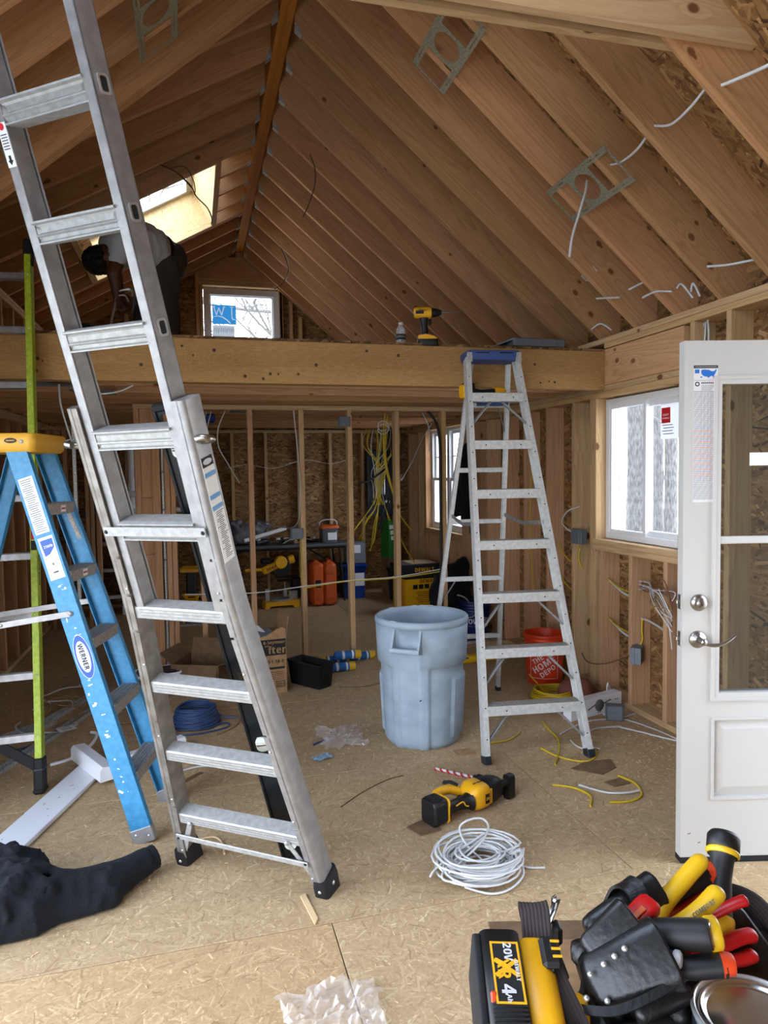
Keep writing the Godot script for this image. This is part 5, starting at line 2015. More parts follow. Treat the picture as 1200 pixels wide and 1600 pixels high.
# ================= things on the floor of the front room
# lettering bent round a vertical cylinder whose axis is the parent's Y axis
func wrap_text(called: String, txt: String, size: float, mat: Material, parent: Node, rad: Callable, ang: float, y0: float, tilt := 0.0, off := Vector2.ZERO, bold := true) -> MeshInstance3D:
	var tm := text_mesh(txt, size, 0.0008, bold)
	var ar: Array = tm.get_mesh_arrays()
	var vs: PackedVector3Array = ar[Mesh.ARRAY_VERTEX]
	var ix: PackedInt32Array = ar[Mesh.ARRAY_INDEX]
	var s := mb()
	var map := func(v: Vector3) -> Vector3:
		var p := (Vector2(v.x, v.y) + off).rotated(tilt)
		var y: float = y0 + p.y
		var R: float = rad.call(y) + 0.0016 + v.z
		var a: float = ang + p.x / R
		return Vector3(sin(a) * R, y, cos(a) * R)
	for i in range(0, ix.size(), 3):
		for k in [0, 1, 2]:
			s.add_vertex(map.call(vs[ix[i + k]]))
	return obj(called, s, mat, parent)

func bucket(t: Node3D, mat: Material, H := 0.37, r0 := 0.130, r1 := 0.150) -> void:
	var s := mb()
	var pr := [Vector2(0, 0.004), Vector2(r0 - 0.004, 0.004), Vector2(r0 - 0.004, 0.004), Vector2(r0, 0.01), Vector2(lerpf(r0, r1, 0.72), H * 0.72), Vector2(lerpf(r0, r1, 0.72), H * 0.72)]
	for y in [0.74, 0.81, 0.88]:
		pr.append_array([Vector2(r1 + 0.003, H * y), Vector2(r1 + 0.005, H * (y + 0.012)), Vector2(r1 - 0.001, H * (y + 0.022)), Vector2(r1 - 0.001, H * (y + 0.05))])
	pr.append_array([Vector2(r1 + 0.005, H * 0.955), Vector2(r1 + 0.006, H * 0.99), Vector2(r1 + 0.002, H), Vector2(r1 - 0.004, H), Vector2(r1 - 0.006, H * 0.98), Vector2(r0 - 0.004, 0.012), Vector2(r0 - 0.004, 0.012), Vector2(0, 0.012)])
	lathe(s, pr, 44)
	obj("shell", s, mat, t)
	s = mb()
	var pts := []
	for k in 21:
		var a := PI * k / 20.0
		pts.append(Vector3(cos(a) * (r1 + 0.008), H * 0.84 - sin(a) * 0.10, -sin(a) * (r1 + 0.03)))
	tube(s, pts, 0.0022, 6)
	obj("wire_handle", s, M["steel"], t)

func build_floor_things() -> void:
	trash_bin()
	# orange bucket with its stencil logo
	var t := thing("bucket", "orange plastic bucket with white hardware store lettering under the step ladder", "bucket", Vector3(2.475, 0, -4.73), 0.0)
	bucket(t, M["bucket_orange"])
	var rad := func(y: float) -> float: return lerpf(0.130, 0.150, clampf(y / 0.37, 0, 1))
	var face := -0.50
	wrap_text("logo_text", "THE", 0.052, M["print_white"], t, rad, face, 0.155, 0.62, Vector2(-0.015, 0.058))
	wrap_text("logo_text", "HOME", 0.066, M["print_white"], t, rad, face, 0.155, 0.62, Vector2(0.0, 0.004))
	wrap_text("logo_text", "DEPOT", 0.052, M["print_white"], t, rad, face, 0.155, 0.62, Vector2(0.012, -0.052))
	var fr := mb()
	for q in [[-0.105, 0.055, -0.105, 0.24], [-0.105, 0.055, 0.105, 0.055], [0.105, 0.055, 0.105, 0.24], [-0.105, 0.24, 0.105, 0.24]]:
		var pts := []
		for k in 13:
			var f := k / 12.0
			var x: float = lerpf(q[0], q[2], f)
			var y: float = lerpf(q[1], q[3], f)
			var R: float = rad.call(y) + 0.0012
			pts.append(Vector3(sin(face + x / R) * R, y, cos(face + x / R) * R))
		tube(fr, pts, 0.0017, 4)
	obj("logo_frame", fr, M["print_white"], t)
	# blue bucket behind the partition plate
	t = thing("bucket", "dark blue bucket with white store lettering standing behind the step ladder", "bucket", Vector3(2.505, 0, -6.16), 0.0)
	bucket(t, M["bucket_blue"])
	wrap_text("logo_text", "LOWE'S", 0.062, M["print_white"], t, rad, -0.28, 0.185)
	fr = mb()
	for q in [[[-0.12, 0.14], [-0.12, 0.215]], [[-0.12, 0.215], [-0.05, 0.225]], [[-0.05, 0.225], [0.0, 0.255]], [[0.0, 0.255], [0.05, 0.225]], [[0.05, 0.225], [0.12, 0.215]], [[0.12, 0.215], [0.12, 0.14]], [[-0.12, 0.14], [0.12, 0.14]]]:
		var pts := []
		for k in 5:
			var f := k / 4.0
			var x: float = lerpf(q[0][0], q[1][0], f)
			var y: float = lerpf(q[0][1], q[1][1], f)
			var R: float = rad.call(y) + 0.0012
			pts.append(Vector3(sin(-0.28 + x / R) * R, y, cos(-0.28 + x / R) * R))
		tube(fr, pts, 0.0018, 4)
	obj("logo_frame", fr, M["print_white"], t)
	angle_drill()
	white_coil()
	blue_coil()
	yellow_coil()
	cartons()
	cans()
	hoodie()
	white_trim()

func trash_bin() -> void:
	var t := thing("trash_bin", "large round grey plastic trash bin in the middle of the floor", "trash bin", Vector3(1.268, 0, -3.945), 0.0)
	var H := 0.735
	var n := 160
	# angle 0 faces +z; the near handle sits at hx
	var hx := -0.62
	var R := func(a: float, y: float) -> float:
		var r := lerpf(0.222, 0.256, y / H)
		var d := absf(wrapf(a - hx, -PI, PI))
		d = minf(d, PI - d)
		var col := smoothstep(0.468, 0.478, y)
		var chan := 1.0 - smoothstep(0.24, 0.27, d)
		var o := 0.017 * col * (1.0 - chan)
		# plain ribs beside the handle channel, raised side panels with rounded top
		o += 0.012 * (smoothstep(0.255, 0.27, d) - smoothstep(0.46, 0.475, d)) * (1.0 - col)
		var pan := (1.0 - smoothstep(0.44, 0.455, absf(wrapf(a - hx - PI / 2, -PI, PI)))) + (1.0 - smoothstep(0.44, 0.455, absf(wrapf(a - hx + PI / 2, -PI, PI))))
		o += 0.013 * pan * smoothstep(0.05, 0.06, y) * (1.0 - smoothstep(0.39, 0.40, y))
		return r + o
	var ys := [0.0, 0.012, 0.03, 0.05, 0.06, 0.12, 0.25, 0.385, 0.392, 0.40, 0.43, 0.466, 0.472, 0.478, 0.55, 0.62, 0.69]
	var rings := []
	for y in ys:
		var ring := PackedVector3Array()
		for k in n:
			var a := TAU * k / n
			var rr: float = R.call(a, y)
			if y < 0.02:
				rr -= (0.02 - y) * 0.8
			ring.append(Vector3(sin(a) * rr, y, cos(a) * rr))
		ring.reverse()
		rings.append(ring)
	# rolled rim and the inside
	for q in [[0.262, 0.692], [0.272, 0.697], [0.276, 0.712], [0.274, 0.726], [0.266, 0.735], [0.256, 0.735], [0.248, 0.728], [0.246, 0.70], [0.235, 0.40], [0.216, 0.03]]:
		var ring := PackedVector3Array()
		for k in n:
			var a := TAU * k / n
			ring.append(Vector3(sin(a) * q[0], q[1], cos(a) * q[0]))
		ring.reverse()
		rings.append(ring)
	var s := mb()
	loft(s, rings)
	obj("shell", s, M["bin_plastic"], t)
	for e in [0, 1]:
		var a: float = hx + PI * e
		var dir := Vector3(sin(a), 0, cos(a))
		var side := Vector3(cos(a), 0, -sin(a))
		s = mb()
		var base := dir * 0.252
		for q in [-1, 1]:
			prism(s, [Vector2(0.0, 0.69), Vector2(0.012, 0.69), Vector2(0.062, 0.600), Vector2(0.062, 0.572), Vector2(0.0, 0.56)], -0.006, 0.006, Transform3D(Basis(dir, Vector3.UP, side * -1.0), base + side * q * (0.078)))
		body(s, [[-0.085, 0, 0, 0.030, 0.030, 0.010], [0.085, 0, 0, 0.030, 0.030, 0.010]], Transform3D(Basis(dir, Vector3.UP, dir.cross(Vector3.UP)), base + dir * 0.056 + Vector3(0, 0.585, 0)))
		obj("handle", s, M["bin_plastic"], t)
	# white scuffs on the rim, dark marks on the collar
	s = mb()
	for q in [[2.75, 0.05], [2.63, 0.03], [3.0, 0.02], [-0.95, 0.03], [3.6, 0.03]]:
		bx(s, Vector3(sin(q[0]) * 0.266, 0.7352, cos(q[0]) * 0.266), Vector3(q[1] * 1.3, 0.003, 0.012), 0.001, Basis(Vector3.UP, q[0]))
	obj("rim_scuff", s, M["print_white"], t)
	s = mb()
	for q in [[0.62, 0.655], [0.635, 0.643], [0.76, 0.66], [-0.35, 0.30]]:
		bx(s, Vector3(sin(q[0]) * 0.264, q[1], cos(q[0]) * 0.264), Vector3(0.012, 0.007, 0.003), 0.001, Basis(Vector3.UP, q[0]) * Basis(Vector3.BACK, 0.7))
	obj("mark", s, M["ink"], t)

func angle_drill() -> void:
	# long right-angle drill lying on its side: battery at left, chuck and spiral bit pointing away
	var t := thing("cordless_drill", "yellow and black cordless angle drill with a red and white spiral bit on the floor", "drill", Vector3(1.175, 0.06, -3.005), 0.0)
	t.basis = Basis(Vector3.UP, 0.38)
	var X := Basis(Vector3.BACK, Vector3.UP, Vector3.LEFT)  # local z of a body runs along world -x
	var al := Transform3D(Basis(Vector3(0, 0, -1), Vector3.UP, Vector3(1, 0, 0)), Vector3.ZERO)
	var s := mb()
	body(s, [[-0.235, 0, 0.0, 0.085, 0.098, 0.016], [-0.23, 0, 0.0, 0.10, 0.112, 0.02], [-0.165, 0, 0.002, 0.102, 0.112, 0.02], [-0.155, 0, 0.002, 0.09, 0.10, 0.02]], al)
	var bt := obj("battery", s, M["tool_black"], t)
	s = mb()
	for k in 7:
		bx(s, Vector3(-0.228 + 0.010 * k, 0.0, 0.0515), Vector3(0.004, 0.075, 0.004), 0.001)
	bx(s, Vector3(-0.20, 0.058, 0.0), Vector3(0.05, 0.004, 0.07), 0.001)
	obj("battery_rib", s, M["rubber"], bt)
	s = mb()
	body(s, [[-0.157, 0, 0.0, 0.104, 0.114, 0.02], [-0.148, 0, 0.0, 0.104, 0.114, 0.02]], al)
	obj("battery_band", s, M["tool_yellow"], t)
	# grip with the trigger, then the loop handle above it
	s = mb()
	body(s, [[-0.15, 0.0, 0.0, 0.075, 0.085, 0.03], [-0.12, 0.008, 0.0, 0.052, 0.056, 0.025], [-0.06, 0.012, 0.0, 0.050, 0.054, 0.024], [-0.02, 0.008, 0.0, 0.06, 0.062, 0.025], [0.0, 0.0, 0.0, 0.08, 0.08, 0.03]], Transform3D(al.basis, Vector3(0, -0.008, 0.02)))
	obj("grip", s, M["tool_black"], t)
	s = mb()
	tube(s, spline(V([[-0.15, 0.0, -0.03], [-0.135, 0.028, -0.062], [-0.09, 0.034, -0.07], [-0.04, 0.028, -0.064], [0.01, 0.01, -0.04]]), 5), 0.022, 9)
	obj("loop_handle", s, M["tool_yellow"], t)
	s = mb()
	tube(s, spline(V([[-0.108, 0.012, 0.048], [-0.07, 0.02, 0.05], [-0.055, 0.0, 0.052], [-0.035, -0.01, 0.05]]), 5), 0.003, 6)
	obj("grip_piping", s, M["tool_yellow"], t)
	s = mb()
	bx(s, Vector3(-0.03, 0.0, -0.012), Vector3(0.03, 0.03, 0.03), 0.008)
	obj("trigger", s, M["rubber"], t)
	# gear housing: yellow motor case, black head
	s = mb()
	body(s, [[-0.005, 0, 0, 0.085, 0.078, 0.03], [0.01, 0, 0.0, 0.112, 0.098, 0.028], [0.03, 0, 0.004, 0.124, 0.112, 0.026], [0.085, 0, 0.004, 0.124, 0.112, 0.026], [0.098, 0, 0.0, 0.112, 0.10, 0.026]], al)
	var mc := obj("motor_case", s, M["tool_yellow"], t)
	letter("case_text", "20V MAX", 0.014, M["ink"], mc, Transform3D(Basis(Vector3.RIGHT, -PI / 2), Vector3(0.055, 0.0612, 0.012)))
	s = mb()
	bx(s, Vector3(0.052, 0.0595, 0.010), Vector3(0.066, 0.002, 0.05), 0.0005)
	s = mb()
	prism(s, rect2(-0.012, -0.022, 0.014, 0.022), 0, 0.0015, Transform3D(Basis(), Vector3(0.072, -0.002, 0.062)))
	obj("emblem", s, M["ink"], mc)
	letter("emblem_text", "20", 0.018, M["tool_yellow"], mc, Transform3D(Basis(), Vector3(0.073, -0.002, 0.0642)))
	s = mb()
	ring_prism(s, rect2(0.094, -0.034, 0.108, 0.034), rect2(0.098, -0.028, 0.104, 0.028), 0.050, 0.058)
	obj("clip_ring", s, M["tool_yellow"], mc)
	s = mb()
	body(s, [[0.094, 0, 0.0, 0.10, 0.094, 0.026], [0.105, 0, 0.003, 0.112, 0.108, 0.03], [0.16, 0, 0.006, 0.108, 0.108, 0.034], [0.195, 0, 0.004, 0.094, 0.092, 0.034], [0.205, 0, 0.0, 0.07, 0.066, 0.03]], al)
	obj("gear_head", s, M["tool_black"], t)
	# D handle at the far right end
	s = mb()
	tube(s, spline(V([[0.16, 0.02, 0.03], [0.205, 0.03, 0.04], [0.245, 0.03, 0.035], [0.256, 0.0, 0.03], [0.25, -0.035, 0.03]]), 5), 0.017, 9)
	body(s, [[0.226, 0.0, 0.0, 0.045, 0.118, 0.015], [0.262, 0.0, 0.0, 0.045, 0.118, 0.015]], Transform3D(al.basis, Vector3(0, 0.0, 0.035)))
	obj("end_handle", s, M["tool_black"], t)
	# side bail and chuck behind, with the spiral bit
	s = mb()
	tube(s, spline(V([[-0.01, 0.045, -0.05], [-0.035, 0.06, -0.075], [-0.05, 0.05, -0.10], [-0.03, 0.045, -0.115]]), 4), 0.008, 7)
	obj("hook", s, M["rubber"], t)
	s = mb()
	cyl(s, Vector3(0.165, 0.018, -0.03), Vector3(0.165, 0.014, -0.095), 0.024, 14, 0.004)
	cyl(s, Vector3(0.165, 0.014, -0.095), Vector3(0.165, 0.010, -0.12), 0.015, 12, 0.002)
	obj("chuck", s, M["tool_black"], t)
	var a := Vector3(0.165, 0.010, -0.12)
	var b := Vector3(0.169, -0.045, -0.417)
	s = mb()
	cyl(s, a, b, 0.0065, 10)
	var bit := obj("bit", s, M["print_white"], t)
	s = mb()
	var ax := (b - a).normalized()
	var q1 := ax.cross(Vector3.UP).normalized()
	var q2 := ax.cross(q1)
	for k in 110:
		var f0 := k / 110.0
		var f1 := (k + 1) / 110.0
		var w0 := f0 * TAU * 5.6
		var w1 := f1 * TAU * 5.6
		var pp := []
		for w in [[f0, w0], [f1, w1]]:
			var c := a.lerp(b, w[0])
			for d in [-0.9, 0.9]:
				for rr in [0.004, 0.0115]:
					pp.append(c + (q1 * cos(w[1] + d) + q2 * sin(w[1] + d)) * rr)
		# outer ribbon
		qd(s, pp[1], pp[3], pp[7], pp[5])
		qd(s, pp[0], pp[1], pp[5], pp[4])
		qd(s, pp[3], pp[2], pp[6], pp[7])
	obj("bit_spiral", s, M["red_plastic"], bit)

func white_coil() -> void:
	var t := thing("cable_coil", "tangled coil of flat white cable on the floor in front of the drill", "cable coil", Vector3(1.035, 0, -2.53))
	var pts := []
	var rr := RandomNumberGenerator.new()
	rr.seed = 77
	var turns := 30
	var ph := 0.0
	for k in turns * 22:
		var f := float(k) / (turns * 22)
		var a := TAU * k / 22.0
		var lane := floorf(k / 22.0)
		var h1 := sin(lane * 2.4) * 0.5 + 0.5
		var rad := 0.082 + 0.088 * fposmod(lane * 0.618, 1.0) + 0.012 * sin(a * 2.0 + lane)
		var cx := 0.012 * sin(lane * 1.7)
		var cz := 0.02 * cos(lane * 2.1)
		var y := 0.008 + 0.065 * fposmod(lane * 0.37, 1.0) + 0.018 * (0.5 + 0.5 * sin(a + lane * 0.8))
		pts.append(Vector3(cx + cos(a) * rad, y, cz - sin(a) * rad * 0.9))
	var s := mb()
	tube(s, pts, 0.0047, 6)
	obj("windings", s, M["cable_white"], t)
	# loose loops that stand out of the coil, and the two free ends
	var loops := [
		[[0.03, 0.03, 0.02], [-0.02, 0.07, -0.06], [-0.022, 0.10, -0.145], [0.02, 0.125, -0.155], [0.085, 0.12, -0.16], [0.095, 0.10, -0.12], [0.02, 0.09, -0.03], [-0.12, 0.06, 0.055], [-0.14, 0.03, 0.04]],
		[[0.06, 0.08, -0.09], [-0.03, 0.07, -0.03], [-0.14, 0.045, 0.02], [-0.17, 0.03, 0.065], [-0.12, 0.03, 0.10], [0.0, 0.04, 0.13]],
		[[0.07, 0.09, -0.10], [-0.04, 0.07, -0.055], [-0.17, 0.04, 0.0], [-0.205, 0.02, 0.02], [-0.17, 0.03, -0.01], [-0.05, 0.06, -0.07]],
		[[0.10, 0.02, 0.02], [0.16, 0.01, 0.03], [0.20, 0.006, 0.05], [0.255, 0.005, 0.065]],
		[[0.05, 0.03, -0.12], [0.11, 0.012, -0.13], [0.16, 0.012, -0.15], [0.195, 0.014, -0.19]],
		[[-0.10, 0.012, 0.11], [-0.02, 0.008, 0.17], [0.06, 0.01, 0.165], [0.14, 0.02, 0.11], [0.17, 0.03, 0.02]]]
	for q in loops:
		s = mb()
		tube(s, spline(V(q), 8), 0.0045, 6)
		obj("loose_loop", s, M["cable_white"], t)

func blue_coil() -> void:
	var t := thing("cable_coil", "coil of dark blue cable lying behind the silver ladder", "cable coil", Vector3(-0.032, 0, -4.56))
	var pts := []
	for k in 15 * 24:
		var a := TAU * k / 24.0
		var lane := k / 24.0
		var rad := 0.150 - 0.0022 * lane - 0.012 * fposmod(floorf(lane) * 0.5, 1.0)
		pts.append(Vector3(cos(a) * rad, 0.008 + 0.0072 * lane + 0.004 * sin(a * 3 + lane), -sin(a) * rad * 0.95))
	var s := mb()
	tube(s, pts, 0.0056, 6)
	obj("windings", s, M["cable_blue"], t)
	for q in [[[0.11, 0.10, 0.05], [-0.02, 0.122, 0.10], [-0.11, 0.115, 0.02], [-0.06, 0.125, -0.08], [0.06, 0.12, -0.09], [0.11, 0.09, -0.02]], [[0.12, 0.02, 0.09], [0.19, 0.01, 0.06], [0.18, 0.006, 0.13], [0.02, 0.006, 0.19], [-0.12, 0.006, 0.17], [-0.16, 0.01, 0.1]], [[0.13, 0.05, -0.02], [0.17, 0.035, 0.0], [0.21, 0.03, 0.02], [0.26, 0.03, 0.03]]]:
		s = mb()
		tube(s, spline(V(q), 8), 0.0056, 6)
		obj("loose_loop", s, M["cable_blue"], t)

func yellow_coil() -> void:
	var t := thing("cable_coil", "coil of yellow cable on the floor in front of the orange bucket", "cable coil", Vector3(2.34, 0, -4.33))
	var pts := []
	for k in 9 * 20:
		var a := TAU * k / 20.0
		var lane := k / 20.0
		pts.append(Vector3(cos(a) * (0.17 - 0.004 * lane), 0.006 + 0.008 * lane + 0.006 * sin(a * 2 + lane), -sin(a) * (0.15 - 0.003 * lane)))
	var s := mb()
	tube(s, pts, 0.005, 6)
	obj("windings", s, M["cable_yellow"], t)
	s = mb()
	tube(s, spline(V([[0.05, 0.05, 0.1], [-0.04, 0.04, 0.0], [-0.06, 0.08, -0.15], [-0.08, 0.12, -0.22]]), 8), 0.005, 6)
	obj("loose_loop", s, M["cable_yellow"], t)

# an open carton: four walls, floor and four flaps
func open_box(t: Node3D, w: float, h: float, d: float, mat: Material, flaps: Array) -> void:
	var th := 0.005
	for q in [[Vector3(0, h / 2, d / 2), Vector3(w, h, th)], [Vector3(0, h / 2, -d / 2), Vector3(w, h, th)], [Vector3(w / 2, h / 2, 0), Vector3(th, h, d)], [Vector3(-w / 2, h / 2, 0), Vector3(th, h, d)], [Vector3(0, th / 2, 0), Vector3(w, th, d)]]:
		var s := mb()
		bx(s, q[0], q[1], 0.001)
		obj("wall", s, mat, t)
	var dirs := [[Vector3(0, h, d / 2), Vector3.BACK, w], [Vector3(0, h, -d / 2), Vector3.FORWARD, w], [Vector3(w / 2, h, 0), Vector3.RIGHT, d], [Vector3(-w / 2, h, 0), Vector3.LEFT, d]]
	for k in 4:
		if flaps[k] == null:
			continue
		var o: Vector3 = dirs[k][1]
		var al := deg_to_rad(flaps[k][0])
		var v := o * cos(al) + Vector3.UP * sin(al)
		var s := mb()
		bar(s, dirs[k][0], dirs[k][0] + v * flaps[k][1], dirs[k][2] - 0.01, th * 0.8, o.cross(Vector3.UP).cross(v), 0.001)
		obj("flap", s, mat, t)

func cartons() -> void:
	# tall printed carton with open flaps
	var t := thing("carton", "tall brown cardboard carton with black print standing open by the black bin", "carton", Vector3(0.485, 0, -5.22), 0.10)
	open_box(t, 0.20, 0.40, 0.36, M["card"], [null, null, [82, 0.15], null])
	var s := mb()
	prism(s, [Vector2(-0.10, 0.0), Vector2(0.10, 0.0), Vector2(0.10, 0.06), Vector2(0.075, 0.075), Vector2(0.03, 0.062), Vector2(-0.04, 0.02), Vector2(-0.10, 0.01)], -0.002, 0.002, Transform3D(Basis(Vector3.RIGHT, -0.12), Vector3(0, 0.40, 0.178)))
	obj("flap", s, M["card"], t)
	s = mb()
	bx(s, Vector3(0.0, 0.335, 0.1832), Vector3(0.19, 0.115, 0.001))
	bx(s, Vector3(0.0, 0.185, 0.1832), Vector3(0.17, 0.016, 0.001))
	for k in 5:
		bx(s, Vector3(0.01, 0.155 - 0.013 * k, 0.1832), Vector3(0.14, 0.003, 0.001))
	ring_prism(s, rect2(0.02, 0.045, 0.085, 0.09), rect2(0.024, 0.049, 0.081, 0.086), 0.1827, 0.1837)
	for k in 7:
		bx(s, Vector3(0.03 + 0.008 * k, 0.066, 0.1832), Vector3(0.003, 0.03, 0.001))
	obj("print", s, M["ink"], t)
	letter("print_text", "& Seymour", 0.030, M["card"], t, Transform3D(Basis(), Vector3(0.012, 0.372, 0.1842)))
	letter("print_text", "and", 0.018, M["card"], t, Transform3D(Basis(), Vector3(-0.04, 0.348, 0.1842)))
	letter("print_text", "fter", 0.072, M["card"], t, Transform3D(Basis(), Vector3(0.03, 0.315, 0.1842)))
	letter("print_text", "51-18-R", 0.034, M["ink"], t, Transform3D(Basis(), Vector3(0.025, 0.232, 0.1842)))
	for q in [[Vector3(-0.02, 0.41, 0.05), Vector3(0.10, 0.03, 0.14), 0.3, M["bag_grey"]], [Vector3(0.04, 0.37, 0.02), Vector3(0.1, 0.05, 0.2), -0.2, M["ink"]], [Vector3(-0.05, 0.40, -0.02), Vector3(0.06, 0.06, 0.16), 0.5, M["paper"]]]:
		s = mb()
		bx(s, q[0], q[1], 0.008, Basis(Vector3(0.4, 0.3, 0.8).normalized(), q[2]))
		obj("packing", s, q[3], t)
	# low open carton behind the blue coil
	t = thing("carton", "low open brown cardboard box behind the blue cable coil", "carton", Vector3(0.03, 0, -5.40), -0.42)
	open_box(t, 0.36, 0.20, 0.34, M["card_dark"], [[-65, 0.10], [70, 0.12], [15, 0.12], [40, 0.12]])
	s = mb()
	bx(s, Vector3(0.06, 0.1, 0.174), Vector3(0.10, 0.07, 0.001))
	obj("label", s, M["paper"], t)
	# white appliance guard frame beside it
	t = thing("fixture_guard", "white plastic light fixture frame beside the low cardboard box", "fixture", Vector3(-0.30, 0, -5.30), 0.3)
	for y in [0.03, 0.16]:
		s = mb()
		var o := []
		for p in rrect(0.30, 0.24, 0.04, 4):
			o.append(Vector3(p.x, y, p.y))
		tube(s, o, 0.009, 6, true)
		obj("frame", s, M["white_pvc"], t)
	for q in [[-0.13, -0.1], [0.13, -0.1], [0.13, 0.1], [-0.13, 0.1]]:
		s = mb()
		cyl(s, Vector3(q[0], 0.03, q[1]), Vector3(q[0], 0.16, q[1]), 0.007, 8)
		obj("strut", s, M["white_pvc"], t)
	s = mb()
	bx(s, Vector3(0, 0.165, 0), Vector3(0.24, 0.012, 0.18), 0.004)
	obj("panel", s, M["panel_grey"], t)
	# small white roll of tape at the ladder foot
	t = thing("pipe_stub", "short white plastic pipe stub left of the blue cable coil", "pipe", Vector3(-0.255, 0.033, -4.35), 0.4)
	s = mb()
	lathe(s, [Vector2(0.026, -0.05), Vector2(0.033, -0.05), Vector2(0.033, -0.05), Vector2(0.033, 0.05), Vector2(0.033, 0.05), Vector2(0.026, 0.05), Vector2(0.026, 0.05), Vector2(0.026, -0.05)], 20, Transform3D(Basis(Vector3.BACK, PI / 2), Vector3.ZERO))
	obj("pipe", s, M["white_pvc"], t)
	# black plastic bin
	t = thing("storage_bin", "small empty black plastic bin beside the printed carton", "bin", Vector3(0.795, 0, -5.18), 0.62)
	var rings := []
	for q in [[0.0, 0.125, 0.30], [0.005, 0.135, 0.31], [0.17, 0.155, 0.345], [0.172, 0.175, 0.365], [0.182, 0.175, 0.365], [0.182, 0.158, 0.348], [0.175, 0.15, 0.338], [0.01, 0.125, 0.30]]:
		var ring := PackedVector3Array()
		for p in rrect(q[1], q[2], 0.018, 3):
			ring.append(Vector3(p.x, q[0], -p.y))
		rings.append(ring)
	s = mb()
	loft(s, rings)
	obj("shell", s, M["rubber"], t)

func cans() -> void:
	# foil-blue tubes with yellow caps lying in a heap
	var at := [[Vector3(1.055, 0.036, -5.68), 0.02, "blue can with yellow cap at the back left of the heap, cap to the left", -1.0], [Vector3(1.085, 0.036, -5.455), 0.06, "blue can with yellow cap lying nearest in the heap of cans", 1.0], [Vector3(1.32, 0.036, -5.74), 0.16, "blue can with yellow cap at the far right of the heap", 1.0], [Vector3(1.165, 0.090, -5.60), 0.05, "blue can with yellow cap lying on top of the heap", 1.0]]
	var proto: Node3D = null
	for q in at:
		var t: Node3D
		if proto == null:
			t = thing("spray_can", q[2], "can", q[0], 0.0, "blue and yellow cans in a heap")
			var s := mb()
			lathe(s, [Vector2(0, -0.11), Vector2(0.031, -0.11), Vector2(0.033, -0.106), Vector2(0.034, -0.10), Vector2(0.034, 0.06), Vector2(0.034, 0.06), Vector2(0.030, 0.07), Vector2(0, 0.07)], 22, Transform3D(Basis(Vector3.BACK, -PI / 2), Vector3.ZERO))
			var b := obj("can", s, M["can_blue"], t)
			s = mb()
			lathe(s, [Vector2(0.0345, -0.05), Vector2(0.0345, -0.03)], 22, Transform3D(Basis(Vector3.BACK, -PI / 2), Vector3.ZERO))
			lathe(s, [Vector2(0.0345, 0.03), Vector2(0.0345, 0.045)], 22, Transform3D(Basis(Vector3.BACK, -PI / 2), Vector3.ZERO))
			obj("label_band", s, M["paper"], b)
			s = mb()
			lathe(s, [Vector2(0, 0.058), Vector2(0.035, 0.058), Vector2(0.035, 0.058), Vector2(0.035, 0.10), Vector2(0.032, 0.108), Vector2(0.032, 0.108), Vector2(0, 0.108)], 22, Transform3D(Basis(Vector3.BACK, -PI / 2), Vector3.ZERO))
			obj("cap", s, M["yellow_grip"], t)
			proto = t
		else:
			t = proto.duplicate()
			t.name = numbered("spray_can")
			add_child(t)
			t.position = q[0]
			t.set_meta("label", q[2])
		t.rotation = Vector3(0, q[1] + (PI if q[3] < 0 else 0.0), 0)

